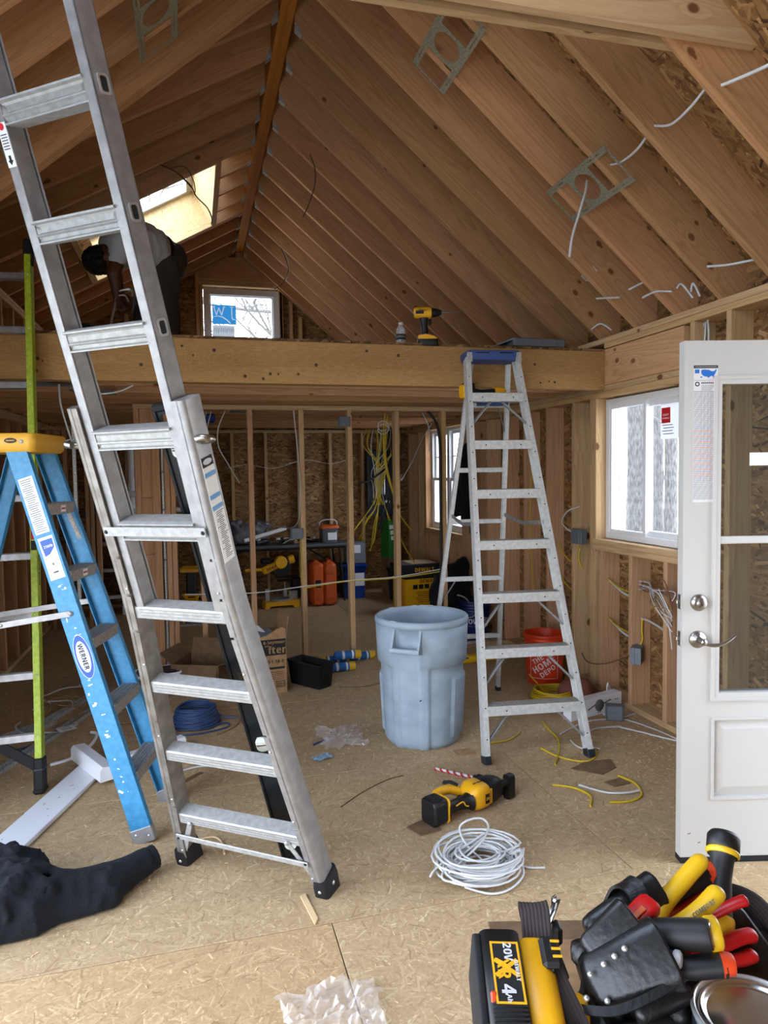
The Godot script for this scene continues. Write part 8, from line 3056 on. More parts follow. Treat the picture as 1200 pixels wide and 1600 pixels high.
	# junction boxes fixed to studs
	var bxs := [[Vector3(1.222, 1.955, -5.855), 0.0, 0.09, "blue grey device box high on the third partition stud"], [Vector3(0.808, 1.03, -5.855), 0.0, 0.095, "metal device box at mid height on the second partition stud"], [Vector3(2.70, 1.03, -4.625), PI / 2, 0.11, "grey device box on the right wall stud left of the sliding window"], [Vector3(2.705, 0.33, -3.92), PI / 4, 0.11, "grey device box low on the stud under the sliding window"], [Vector3(2.66, 0.95, -6.55), PI / 2, 0.10, "metal device box on the right wall behind the step ladder"]]
	for q in bxs:
		var t := thing("device_box", q[3], "box", q[0], q[1])
		old_work_box(t, q[2])
	var t := thing("device_box", "round metal ceiling box fixed between the right rafters above the loft beam", "box", Vector3(2.40, 2.79, -3.98), 0.4)
	var s := mb()
	lathe(s, [Vector2(0, 0), Vector2(0.05, 0), Vector2(0.05, 0), Vector2(0.05, 0.035), Vector2(0.05, 0.035), Vector2(0.044, 0.035), Vector2(0.044, 0.035), Vector2(0.042, 0.005), Vector2(0, 0.005)], 8, Transform3D(Basis(Vector3.BACK, 2.2) * Basis(Vector3.RIGHT, 0.4), Vector3.ZERO))
	obj("box", s, M["zinc"], t)
	s = mb()
	tube(s, spline(V([[0, 0, 0], [-0.02, -0.03, 0.01], [0.0, -0.03, 0.04], [0.02, -0.01, 0.0]]), 5), 0.005, 6)
	obj("wire_tail", s, W, t)
	# short cable ends between the right rafters
	wire("cable", "white cable between rafters at the top right corner", "cable", [[2.03, 3.07, -2.47], [2.06, 3.055, -2.35], [2.10, 3.05, -2.22], [2.14, 3.06, -2.09]], 0.007, W)
	wire("cable", "white cable crossing the rafter gap left of the corner one", "cable", [[2.02, 3.09, -2.82], [2.03, 3.05, -2.72], [2.03, 3.06, -2.60], [2.03, 3.09, -2.51]], 0.006, W)
	wire("cable", "white cable crossing the rafter gap above the tilted bracket", "cable", [[2.03, 3.07, -3.18], [2.03, 3.045, -3.08], [2.03, 3.05, -2.96], [2.03, 3.09, -2.86]], 0.006, W)
	wire("cable", "white cable end hanging from the tilted rafter bracket", "cable", [[2.02, 3.07, -3.38], [2.0, 3.01, -3.36], [1.965, 2.90, -3.36], [1.935, 2.78, -3.38], [1.93, 2.68, -3.40]], 0.007, W)
	for q in [[[2.62, 2.52, -3.33], [2.61, 2.555, -3.30], "white cable loop at the plate below the right rafters", [2.63, 2.48, -3.27]], [[2.60, 2.56, -3.42], [2.60, 2.57, -3.38], "second white cable loop at the plate below the right rafters", [2.64, 2.49, -3.34]], [[2.52, 2.55, -3.62], [2.56, 2.57, -3.55], "white cable stub low between the right rafters", [2.60, 2.55, -3.46]], [[2.50, 2.62, -3.72], [2.53, 2.64, -3.62], "upper white cable stub between the right rafters", [2.56, 2.64, -3.56]], [[2.45, 2.63, -3.99], [2.49, 2.62, -3.92], "thin cable stub near the round ceiling box", [2.53, 2.61, -3.86]], [[2.58, 2.50, -4.26], [2.60, 2.52, -4.18], "grey cable end at the inner corner of the plate", [2.64, 2.47, -4.12]], [[2.50, 2.57, -3.06], [2.56, 2.56, -2.98], "white cable stub right of the cable loops at the plate", [2.62, 2.56, -2.88]]]:
		wire("cable", q[2], "cable", [q[0], q[1], q[3]], 0.006, W)
	# hanging wires over the loft
	wire("cable", "thin dark wires drooping in front of the skylight", "cable", [[-0.55, 3.80, -5.6], [-0.30, 3.93, -5.75], [-0.10, 3.95, -5.9], [0.03, 3.85, -5.9], [0.08, 3.78, -5.95], [0.16, 3.70, -5.95], [0.195, 3.62, -5.95], [0.19, 3.575, -5.95]], 0.005, M["cable_brown"])
	wire("cable", "second dark wire looping beside the skylight", "cable", [[-0.12, 3.95, -5.88], [0.0, 3.96, -5.85], [0.06, 3.88, -5.9], [0.07, 3.80, -5.92], [0.04, 3.84, -5.93], [-0.04, 3.92, -5.92]], 0.004, M["cable_brown"])
	wire("cable", "thin wire dangling below the right rafters near the ridge", "cable", [[0.93, 4.02, -5.55], [0.965, 3.92, -5.55], [0.965, 3.80, -5.56], [0.92, 3.66, -5.58], [0.87, 3.55, -5.58]], 0.005, M["cable_brown"])
	wire("cable", "thin wire dangling above the right corner of the gable window", "cable", [[0.95, 4.10, -7.9], [1.02, 3.95, -7.9], [1.06, 3.80, -7.9], [1.00, 3.66, -7.9], [0.90, 3.58, -7.9]], 0.005, M["cable_brown"])
	wire("cable", "pale wire beside the dangling one above the gable window", "cable", [[0.98, 4.08, -7.95], [1.05, 3.95, -7.95], [1.07, 3.82, -7.95], [1.04, 3.70, -7.95]], 0.004, W)
	# fittings under the loft at left with their cables
	for q in [[-0.75, -4.56, 0.34, "grey mounting plate under the loft joists at left"], [-0.62, -5.0, 0.26, "second mounting plate further back under the loft joists"], [0.42, -6.3, 0.2, "grey mounting plate under the joists beyond the partition"]]:
		t = thing("mounting_plate", q[3], "plate", Vector3(q[0], 2.124, q[1]))
		s = mb()
		ring_prism(s, rrect(q[2], 0.22, 0.004, 3), rrect(0.13, 0.13, 0.064, 3), -0.001, 0.001, Transform3D(Basis(Vector3.RIGHT, PI / 2), Vector3.ZERO))
		obj("plate", s, M["ink_grey"], t)
		s = mb()
		for e in [-1, 1]:
			bx(s, Vector3(0, -0.004, e * 0.108), Vector3(q[2], 0.012, 0.002))
		obj("flange", s, M["ink_grey"], t)
	wire("cable", "white cable hanging from the left mounting plate", "cable", [[-0.76, 2.12, -4.6], [-0.755, 2.0, -4.6], [-0.72, 1.85, -4.6], [-0.70, 1.775, -4.6]], 0.006, W)
	wire("cable", "second white cable hanging beside the first at left", "cable", [[-0.66, 2.0, -4.62], [-0.655, 1.9, -4.62], [-0.68, 1.82, -4.62], [-0.685, 1.76, -4.62]], 0.006, W)
	wire("cable", "white cable loop behind the left rail of the silver ladder", "cable", [[-0.60, 2.06, -4.62], [-0.615, 1.92, -4.62], [-0.66, 1.83, -4.62], [-0.76, 1.78, -4.64], [-0.9, 1.75, -4.7]], 0.005, W)
	wire("cable", "white cable arching under the loft beam behind the silver ladder", "cable", [[-0.64, 2.10, -4.40], [-0.55, 2.05, -4.42], [-0.42, 2.06, -4.42], [-0.33, 2.10, -4.42]], 0.005, W)
	t = thing("device_box", "bright blue ceiling box under the joists behind the partition plate", "box", Vector3(0.13, 2.05, -6.25))
	s = mb()
	bx(s, Vector3.ZERO, Vector3(0.11, 0.07, 0.10), 0.01)
	obj("box", s, M["box_blue"], t)
	# adjustable light brackets nailed under the rafters
	var th := atan(SL)
	var br := [[1.27, 3.43, 1.0, "zinc light bracket nailed under the right rafters near the collar tie"], [2.015, 3.365, 1.0, "zinc light bracket with a cable under the right rafters near the wall plate"], [-0.105, 3.42, -1.0, "zinc light bracket under the left rafters above the silver ladder"], [-0.86, 3.42, -1.0, "zinc light bracket under the left rafters at the left edge"]]
	for q in br:
		var side: float = q[2]
		var xb: float = q[0]
		var yb: float = 4.20 - SL * ((xb - 0.652) if side > 0 else (0.558 - xb)) - 0.004
		t = thing("light_bracket", q[3], "bracket", Vector3(xb, yb, -q[1]), 0.0, "light brackets under the rafters")
		t.basis = Basis(Vector3(side * cos(th), -sin(th), 0), Vector3(0, 0, 1) * side, Vector3(side * cos(th), -sin(th), 0).cross(Vector3(0, 0, 1) * side))
		s = mb()
		# two slotted rails along the second axis, centre plate with a round hole, two end bars
		for e in [-1, 1]:
			for r in cells([e * 0.098 - 0.017, e * 0.098 + 0.017], [-0.29, 0.29], [[e * 0.098 - 0.003, 0.12, e * 0.098 + 0.003, 0.22], [e * 0.098 - 0.003, -0.22, e * 0.098 + 0.003, -0.12]]):
				bx(s, Vector3((r[0] + r[2]) / 2, (r[1] + r[3]) / 2, 0), Vector3(r[2] - r[0], r[3] - r[1], 0.0015))
			bx(s, Vector3(e * 0.114, 0, -0.004 * side), Vector3(0.0015, 0.58, 0.009))
			bx(s, Vector3(0, e * 0.283, 0), Vector3(0.20, 0.013, 0.0015))
		obj("rail", s, M["bracket_zinc"], t)
		s = mb()
		var out := []
		var inn := []
		for k in 32:
			var a := TAU * k / 32.0
			var d := Vector2(cos(a), sin(a))
			out.append(d * minf(0.098 / maxf(absf(d.x), 0.001), 0.098 / maxf(absf(d.y), 0.001)))
			inn.append(d * 0.078)
		ring_prism(s, out, inn, -0.0008, 0.0008)
		obj("plate", s, M["bracket_zinc"], t)

# ================= on the loft
func build_loft_things() -> void:
	# compact drill standing on its battery at the beam edge
	var t := thing("drill_driver", "yellow and black cordless drill standing upright on the loft beam edge", "drill", Vector3(1.455, 2.366, -4.36), -0.25)
	var s := mb()
	body(s, [[0.0, 0.012, 0, 0.125, 0.078, 0.014], [0.004, 0.012, 0, 0.132, 0.084, 0.016], [0.045, 0.008, 0, 0.128, 0.08, 0.016], [0.06, 0.0, 0, 0.10, 0.07, 0.02]], Transform3D(Basis(Vector3.RIGHT, -PI / 2), Vector3.ZERO))
	var b := obj("battery", s, M["tool_black"], t)
	s = mb()
	prism(s, [Vector2(-0.05, 0.045), Vector2(0.07, 0.045), Vector2(0.05, 0.062), Vector2(0.0, 0.075), Vector2(-0.05, 0.068)], -0.041, 0.041)
	obj("battery_shoe", s, M["tool_yellow"], b)
	s = mb()
	body(s, [[0.055, -0.008, 0, 0.05, 0.04, 0.018], [0.10, -0.008, 0, 0.042, 0.036, 0.017], [0.155, -0.012, 0, 0.048, 0.04, 0.018], [0.18, -0.014, 0, 0.06, 0.048, 0.02]], Transform3D(Basis(Vector3.RIGHT, -PI / 2), Vector3.ZERO))
	obj("grip", s, M["tool_black"], t)
	s = mb()
	bx(s, Vector3(0.026, 0.155, 0), Vector3(0.02, 0.04, 0.022), 0.006)
	obj("trigger", s, M["rubber"], t)
	var ax := Transform3D(Basis(Vector3(0, 0, -1), Vector3.UP, Vector3(1, 0, 0)), Vector3(0, 0.215, 0))
	s = mb()
	body(s, [[-0.075, 0, 0, 0.05, 0.052, 0.022], [-0.065, 0, 0, 0.064, 0.068, 0.026], [0.02, 0, 0, 0.066, 0.072, 0.028], [0.035, 0, 0, 0.060, 0.064, 0.028]], ax)
	var mo := obj("motor_case", s, M["tool_yellow"], t)
	letter("case_text", "DEWALT", 0.016, M["ink"], mo, Transform3D(Basis(), Vector3(-0.018, 0.225, 0.0345)))
	s = mb()
	body(s, [[0.034, 0, 0, 0.058, 0.060, 0.028], [0.065, 0, 0, 0.052, 0.054, 0.026], [0.10, 0, 0, 0.03, 0.03, 0.014]], ax, 4)
	bx(s, Vector3(-0.04, 0.212, 0.034), Vector3(0.05, 0.02, 0.003), 0.001)
	obj("gear_case", s, M["tool_black"], t)
	s = mb()
	cyl(s, Vector3(0.10, 0.215, 0), Vector3(0.15, 0.216, 0), 0.008, 10)
	cyl(s, Vector3(0.15, 0.216, 0), Vector3(0.245, 0.220, 0), 0.0035, 8)
	obj("bit", s, M["nickel"], t)
	# water bottle
	t = thing("water_bottle", "small clear water bottle with a dark label on the loft beam", "bottle", Vector3(1.288, 2.366, -4.36))
	s = mb()
	lathe(s, [Vector2(0, 0.001), Vector2(0.026, 0.001), Vector2(0.031, 0.008), Vector2(0.031, 0.02), Vector2(0.029, 0.025), Vector2(0.031, 0.03), Vector2(0.031, 0.075), Vector2(0.029, 0.08), Vector2(0.031, 0.085), Vector2(0.028, 0.105), Vector2(0.013, 0.127), Vector2(0.012, 0.135), Vector2(0, 0.135)], 20)
	obj("shell", s, M["bottle_clear"], t)
	s = mb()
	lathe(s, [Vector2(0.0318, 0.038), Vector2(0.0318, 0.072)], 20)
	obj("label", s, M["ink"], t)
	s = mb()
	lathe(s, [Vector2(0.0322, 0.048), Vector2(0.0322, 0.062)], 20)
	obj("label_band", s, M["ink_grey"], t)
	s = mb()
	cyl(s, Vector3(0, 0.133, 0), Vector3(0, 0.147, 0), 0.0145, 16, 0.002)
	obj("cap", s, M["print_white"], t)
	# grey metal box lid
	t = thing("metal_cabinet", "flat grey metal cabinet lying on the loft beam behind the step ladder top", "cabinet", Vector3(2.22, 2.384, -4.46), 0.05)
	s = mb()
	bx(s, Vector3(0, 0.026, 0), Vector3(0.38, 0.05, 0.30), 0.004)
	bx(s, Vector3(0.03, 0.054, 0), Vector3(0.36, 0.004, 0.28), 0.001)
	obj("cabinet", s, M["box_grey"], t)
	s = mb()
	for x in [-0.12, 0.02, 0.13]:
		cyl(s, Vector3(x, 0.026, 0.15), Vector3(x, 0.026, 0.152), 0.010, 10)
	obj("knockout", s, M["ink_grey"], t)
	s = mb()
	bx(s, Vector3(-0.22, 0.03, 0.02), Vector3(0.09, 0.003, 0.22), 0.0, Basis(Vector3.BACK, 0.35))
	obj("hinged_flap", s, M["box_grey"], t)
	# tool lying on the rear bar of the step ladder
	t = thing("cordless_tool", "yellow and black cordless multi tool lying on the rear bars of the step ladder", "tool", Vector3(1.80, 2.035, -4.20), 0.12)
	s = mb()
	body(s, [[-0.165, 0, 0.035, 0.07, 0.085, 0.015], [-0.16, 0, 0.035, 0.08, 0.095, 0.018], [-0.105, 0, 0.035, 0.08, 0.095, 0.018]], Transform3D(Basis(Vector3(0, 0, -1), Vector3.UP, Vector3(1, 0, 0)), Vector3.ZERO))
	obj("battery", s, M["tool_black"], t)
	s = mb()
	body(s, [[-0.18, 0, 0.03, 0.06, 0.08, 0.02], [-0.163, 0, 0.03, 0.075, 0.09, 0.02]], Transform3D(Basis(Vector3(0, 0, -1), Vector3.UP, Vector3(1, 0, 0)), Vector3.ZERO))
	body(s, [[0.05, 0, 0.035, 0.05, 0.055, 0.02], [0.10, 0, 0.035, 0.055, 0.06, 0.02], [0.125, 0, 0.035, 0.05, 0.05, 0.02]], Transform3D(Basis(Vector3(0, 0, -1), Vector3.UP, Vector3(1, 0, 0)), Vector3.ZERO))
	obj("head", s, M["tool_yellow"], t)
	s = mb()
	body(s, [[-0.105, 0, 0.03, 0.05, 0.05, 0.02], [-0.04, 0, 0.025, 0.04, 0.04, 0.018], [0.05, 0, 0.03, 0.048, 0.05, 0.02]], Transform3D(Basis(Vector3(0, 0, -1), Vector3.UP, Vector3(1, 0, 0)), Vector3.ZERO))
	cyl(s, Vector3(0.12, 0.035, 0), Vector3(0.16, 0.03, 0), 0.02, 12)
	obj("grip", s, M["tool_black"], t)
	# green bag by the feet of the worker
	t = thing("bag", "dark green cloth bag on the loft floor below the worker's hands", "bag", Vector3(-0.66, 2.384, -5.1))
	grid(Vector3(-0.16, -0.02, -0.14), Vector3(0.22, 0.3, 0.14), 0.018)
	cap(Vector3(-0.03, 0.08, 0), Vector3(0.08, 0.07, 0), 0.10, 0.08, 0.03)
	cap(Vector3(-0.06, 0.15, 0), Vector3(0.12, 0.12, 0.02), 0.06, 0.03, 0.03)
	wrinkle(0.03, 7.0, 19)
	s = mb()
	net(s)
	obj("bag", s, flat("bag_green", Color(0.12, 0.20, 0.15), 0.8), t)

# ================= the worker on the loft
func build_person() -> void:
	var t := thing("person", "person in a grey t-shirt and dark trousers bending down over a tool on the loft", "person", Vector3(-0.25, 2.383, -5.6))
	var o := t.position
	var J := {"pelvis": [-0.185, 3.205, -5.75], "waist": [-0.30, 3.255, -5.61], "chest": [-0.425, 3.215, -5.43], "neck": [-0.505, 3.13, -5.33], "nsh": [-0.44, 3.175, -5.27], "nel": [-0.488, 2.945, -5.21], "nwr": [-0.475, 2.80, -5.23], "fsh": [-0.53, 3.19, -5.52], "fel": [-0.50, 2.98, -5.47], "fwr": [-0.458, 2.83, -5.33], "hn": [-0.165, 3.12, -5.65], "kn": [-0.165, 2.78, -5.58], "an": [-0.12, 2.47, -5.66], "hf": [-0.255, 3.13, -5.84], "kf": [-0.335, 2.80, -5.80], "af": [-0.28, 2.47, -5.88], "head": [-0.553, 3.055, -5.28]}
	for k in J:
		J[k] = Vector3(J[k][0], J[k][1], J[k][2]) - o
	# one continuous body
	grid(Vector3(-0.55, -0.02, -0.5), Vector3(0.40, 1.05, 0.55), 0.0135)
	body_cap(J["pelvis"], J["waist"], 0.145, 0.135)
	body_cap(J["waist"], J["chest"], 0.135, 0.145)
	cap(J["chest"], J["neck"], 0.12, 0.06, 0.05)
	cap(J["nsh"], J["fsh"], 0.075, 0.075, 0.06)
	cap(J["nsh"], J["nel"], 0.058, 0.046, 0.03)
	cap(J["nel"], J["nwr"], 0.045, 0.030, 0.015)
	cap(J["fsh"], J["fel"], 0.058, 0.046, 0.03)
	cap(J["fel"], J["fwr"], 0.045, 0.030, 0.015)
	cap(J["neck"], J["head"], 0.058, 0.065, 0.03)
	for q in [["hn", "kn", "an"], ["hf", "kf", "af"]]:
		cap(J[q[0]], J[q[1]], 0.100, 0.066, 0.04)
		cap(J[q[1]], J[q[2]], 0.062, 0.042, 0.02)
	var s := mb()
	net(s)
	var bm := obj("body", s, M["skin"], t)
	# trousers and shirt as cloth over the body
	grid(Vector3(-0.40, 0.02, -0.5), Vector3(0.42, 1.08, 0.35), 0.0145)
	body_cap(J["pelvis"] + Vector3(0.02, -0.005, -0.02), (J["pelvis"] as Vector3).lerp(J["waist"], 0.45), 0.165, 0.150)
	for q in [["hn", "kn", "an"], ["hf", "kf", "af"]]:
		cap(J[q[0]], J[q[1]], 0.122, 0.088, 0.05)
		cap(J[q[1]], J[q[2]] + Vector3(0, 0.0, 0), 0.086, 0.075, 0.03)
	cloth_noise(0.02, 6.0, 41)
	s = mb()
	net(s)
	obj("trousers", s, M["pants"], t)
	grid(Vector3(-0.60, 0.50, -0.25), Vector3(0.22, 1.12, 0.56), 0.0135)
	body_cap((J["pelvis"] as Vector3).lerp(J["waist"], 0.35), J["waist"], 0.158, 0.150)
	body_cap(J["waist"], J["chest"], 0.150, 0.160)
	cap(J["chest"], (J["chest"] as Vector3).lerp(J["neck"], 0.7), 0.13, 0.085, 0.05)
	cap(J["nsh"], J["fsh"], 0.085, 0.085, 0.06)
	cap(J["nsh"], (J["nsh"] as Vector3).lerp(J["nel"], 0.5), 0.075, 0.072, 0.03)
	cap(J["fsh"], (J["fsh"] as Vector3).lerp(J["fel"], 0.5), 0.075, 0.072, 0.03)
	cloth_noise(0.016, 7.0, 43)
	s = mb()
	net(s)
	obj("t_shirt", s, M["shirt"], t)
	# belt and boots
	s = mb()
	var c: Vector3 = (J["pelvis"] as Vector3).lerp(J["waist"], 0.42)
	var dir: Vector3 = ((J["waist"] as Vector3) - J["pelvis"]).normalized()
	var q1 := dir.cross(Vector3.UP).normalized()
	var q2 := q1.cross(dir)
	var pts := []
	for k in 28:
		var a := TAU * k / 28.0
		pts.append(c + (q1 * cos(a) + q2 * sin(a)) * 0.158)
	tube(s, pts, 0.014, 6, true)
	obj("belt", s, M["leather"], t)
	for q in ["an", "af"]:
		grid(J[q] + Vector3(-0.22, -0.10, -0.12), J[q] + Vector3(0.14, 0.16, 0.12), 0.012)
		cap(J[q] + Vector3(0, 0.05, 0), J[q] + Vector3(0.01, -0.04, 0), 0.058, 0.052, 0.02)
		cap(J[q] + Vector3(0.02, -0.045, 0), J[q] + Vector3(-0.13, -0.050, 0.02), 0.045, 0.040, 0.03)
		for i in gf.size():
			var yy := (i / gn.x) % gn.y
			gf[i] = maxf(gf[i], 0.002 - (g0.y + yy * gc))
		s = mb()
		net(s)
		obj("boot", s, M["leather"], t)
	# head turned down, face to the right
	head_part(t, J["head"])
	# hands closed on the tool
	for q in [["nwr", "nel", 0.02], ["fwr", "fel", -0.02]]:
		hand_part(t, J[q[0]], J[q[1]], q[2])
	# slim silver gun held in the hands
	var u := thing("caulking_gun", "slim silver hand tool held pointing down by the person on the loft", "hand tool", Vector3(-0.45, 2.80, -5.22))
	s = mb()
	cyl(s, Vector3(-0.02, 0.02, 0), Vector3(-0.065, -0.19, 0.03), 0.010, 10, 0.002)
	cyl(s, Vector3(-0.065, -0.19, 0.03), Vector3(-0.085, -0.25, 0.036), 0.005, 8)
	obj("barrel", s, M["steel"], u)
	s = mb()
	tube(s, spline(V([[-0.03, 0.02, 0.01], [0.02, 0.04, 0.01], [0.07, 0.04, 0.01], [0.075, 0.0, 0.01]]), 5), 0.009, 8)
	tube(s, spline(V([[-0.02, 0.0, 0.01], [0.03, 0.0, 0.015], [0.05, -0.04, 0.015]]), 5), 0.006, 8)
	obj("trigger_handle", s, M["steel"], u)

func body_cap(a: Vector3, b: Vector3, ra: float, rb: float) -> void:
	cap(a, b, ra, rb, 0.06)

func cloth_noise(amp: float, freq: float, seed_: int) -> void:
	var nz := noise(seed_, freq, 2)
	for z in gn.z:
		for y in gn.y:
			for x in gn.x:
				var i := (z * gn.y + y) * gn.x + x
				if absf(gf[i]) < 0.06:
					var p := g0 + Vector3(x, y, z) * gc
					gf[i] += amp * nz.get_noise_3d(p.x * 1.4, p.y * 0.7, p.z * 1.4)

func head_part(t: Node3D, at: Vector3) -> void:
	# local frame of the head: +y crown, +z face; then turned to hang forward and look to the right
	var B := Basis(Vector3.UP, 0.75) * Basis(Vector3.BACK, 1.95) * Basis(Vector3.UP, -0.2)
	var X := Transform3D(B, at)
	grid(Vector3(-0.13, -0.16, -0.14), Vector3(0.13, 0.14, 0.15), 0.0055)
	cap(Vector3(0, 0.02, -0.012), Vector3(0, 0.035, -0.02), 0.088, 0.085, 0.02)
	cap(Vector3(0, 0.0, 0.03), Vector3(0, -0.06, 0.045), 0.062, 0.045, 0.03)
	cap(Vector3(0, -0.085, 0.06), Vector3(0, -0.09, 0.062), 0.026, 0.022, 0.02)
	cap(Vector3(0, 0.01, 0.09), Vector3(0, -0.028, 0.112), 0.010, 0.014, 0.012)
	for e in [-1, 1]:
		cap(Vector3(e * 0.030, 0.022, 0.088), Vector3(e * 0.045, 0.024, 0.078), 0.010, 0.009, 0.012)
		cap(Vector3(e * 0.085, 0.01, -0.008), Vector3(e * 0.088, -0.025, -0.004), 0.016, 0.012, 0.008)
		cap(Vector3(e * 0.031, 0.005, 0.095), Vector3(e * 0.034, 0.005, 0.095), 0.010, 0.010, 0.006, true)
	cap(Vector3(-0.018, -0.056, 0.095), Vector3(0.018, -0.056, 0.095), 0.009, 0.009, 0.008)
	cap(Vector3(0, -0.04, -0.01), Vector3(0, -0.12, -0.03), 0.052, 0.056, 0.03)
	var s := mb()
	net(s, X)
	var h := obj("head", s, M["skin"], t)
	s = mb()
	for e in [-1, 1]:
		lathe(s, [Vector2(0, -0.010), Vector2(0.008, -0.006), Vector2(0.010, 0.0), Vector2(0.008, 0.006), Vector2(0, 0.010)], 10, X * Transform3D(Basis(), Vector3(e * 0.032, 0.005, 0.084)))
	obj("eye", s, M["print_white"], h)
	grid(Vector3(-0.13, -0.10, -0.15), Vector3(0.13, 0.16, 0.13), 0.0065)
	cap(Vector3(0, 0.035, -0.02), Vector3(0, 0.045, -0.025), 0.098, 0.094, 0.02)
	cap(Vector3(0, 0.0, -0.05), Vector3(0, -0.05, -0.05), 0.075, 0.055, 0.03)
	cap(Vector3(0, 0.085, 0.05), Vector3(0, 0.09, 0.06), 0.04, 0.035, 0.03)
	cap(Vector3(0, -0.02, 0.10), Vector3(0, -0.03, 0.11), 0.088, 0.08, 0.01, true)
	cloth_noise(0.012, 28.0, 55)
	s = mb()
	net(s, X)
	obj("hair", s, M["hair"], h)

func hand_part(t: Node3D, wr: Vector3, el: Vector3, spread: float) -> void:
	var d := (wr - el).normalized()
	var sd := Vector3(0, 0, 1).cross(d).normalized()
	var pn := d.cross(sd).normalized()
	grid(wr - Vector3.ONE * 0.14, wr + Vector3.ONE * 0.14, 0.005)
	cap(wr, wr + d * 0.06, 0.026, 0.030, 0.012)
	cap(wr + d * 0.05 + pn * 0.018, wr + d * 0.075 - pn * 0.018, 0.018, 0.017, 0.01)
	for k in 4:
		var off: float = (k - 1.5) * 0.019
		var L: float = [0.034, 0.040, 0.037, 0.029][k]
		var a: Vector3 = wr + d * 0.082 + pn * off
		var b: Vector3 = a + (d * 0.7 + sd * 0.7) * L
		var c: Vector3 = b + (sd * 0.95 - d * 0.3) * L * 0.75
		var e: Vector3 = c + (-d * 0.9 + sd * 0.2) * L * 0.6
		cap(a, b, 0.0092, 0.0086, 0.003)
		cap(b, c, 0.0086, 0.008, 0.003)
		cap(c, e, 0.008, 0.007, 0.003)
	var th := wr + d * 0.03 + pn * 0.026
	cap(th, th + d * 0.03 + sd * 0.028 + pn * 0.012, 0.013, 0.0105, 0.006)
	cap(th + d * 0.03 + sd * 0.028 + pn * 0.012, th + d * 0.045 + sd * 0.05 - pn * 0.004, 0.0105, 0.0085, 0.003)
	var s := mb()
	net(s)
	obj("hand", s, M["skin"], t)

# ================= the big carton in the lower right corner and what lies on it
# local axes of this group: x to the right, y up, z towards the photographer (turned 14.9 degrees)
func nthing(called: String, label: String, cat: String, p: Vector3, group := "") -> Node3D:
	return thing(called, label, cat, Basis(Vector3.UP, deg_to_rad(-14.9)) * p, deg_to_rad(-14.9), group)

# handle of a pair of pliers etc: soft tapering grip through points, given relative to the thing
func grip(t: Node3D, called: String, pts: Array, r0: float, r1: float, mat: Material, flatn := 0.8) -> void:
	var P := spline(V(pts), 6)
	var rings := []
	for i in P.size():
		var f := float(i) / (P.size() - 1)
		var d: Vector3 = (P[mini(i + 1, P.size() - 1)] - P[maxi(i - 1, 0)]).normalized()
		var x := d.cross(Vector3.UP).normalized()
		var y := x.cross(d)
		var r := lerpf(r0, r1, f)
		if i == P.size() - 1:
			r *= 0.55
		if i == P.size() - 2:
			r *= 0.9
		var ring := PackedVector3Array()
		for k in 12:
			var a := TAU * k / 12
			ring.append(P[i] + x * cos(a) * r + y * sin(a) * r * flatn)
		rings.append(ring)
	var s := mb()
	loft(s, rings)
	obj(called, s, mat, t)

func pouch(t: Node3D, called: String, a: Vector3, b: Vector3, w0: float, w1: float, d0: float, d1: float, side: Vector3, mat: Material) -> MeshInstance3D:
	# flattened leather tube from its closed end a to its open mouth b
	var dir := (b - a).normalized()
	var x := (side - dir * side.dot(dir)).normalized()
	var z := x.cross(dir)
	var s := mb()
	var rings := []
	for q in [[0.0, 0.55], [0.03, 0.85], [0.12, 0.98], [0.5, 1.0], [0.97, 1.04], [1.0, 1.02], [1.0, 0.92], [0.6, 0.86]]:
		var ring := PackedVector3Array()
		var f: float = q[0]
		for p in rrect(lerpf(w0, w1, f) * q[1], lerpf(d0, d1, f) * q[1], lerpf(d0, d1, f) * 0.42, 4):
			# the mouth dips at its middle
			var dip := 0.0
			if f > 0.9:
				dip = 0.016 * (1.0 - pow(absf(p.x) / (lerpf(w0, w1, f) * 0.5 + 0.001), 2.0)) * (1.0 if p.y > 0 else -0.4)
			ring.append(a.lerp(b, f) - dir * dip + x * p.x - z * p.y)
		ring.reverse()
		rings.append(ring)
	loft(s, rings)
	return obj(called, s, mat, t)

func build_bench() -> void:
	var t := nthing("carton", "big closed cardboard carton used as a bench at the lower right", "carton", Vector3(0.56, 0, -1.035))
	var s := mb()
	bx(s, Vector3(0, 0.345, 0), Vector3(0.74, 0.69, 0.60), 0.004)
	obj("box", s, M["card"], t)
	for q in [[-0.188, 0.365], [0.188, 0.365]]:
		s = mb()
		bx(s, Vector3(q[0], 0.693, 0), Vector3(q[1], 0.005, 0.598), 0.0015)
		obj("flap", s, M["card_dark"], t)
	s = mb()
	bx(s, Vector3(-0.20, 0.697, -0.16), Vector3(0.22, 0.002, 0.16), 0.0005, Basis(Vector3.UP, 0.06))
	obj("patch", s, M["card"], t)
	battery_tool()
	tool_belt()
	belt_tools()
	paint_can()

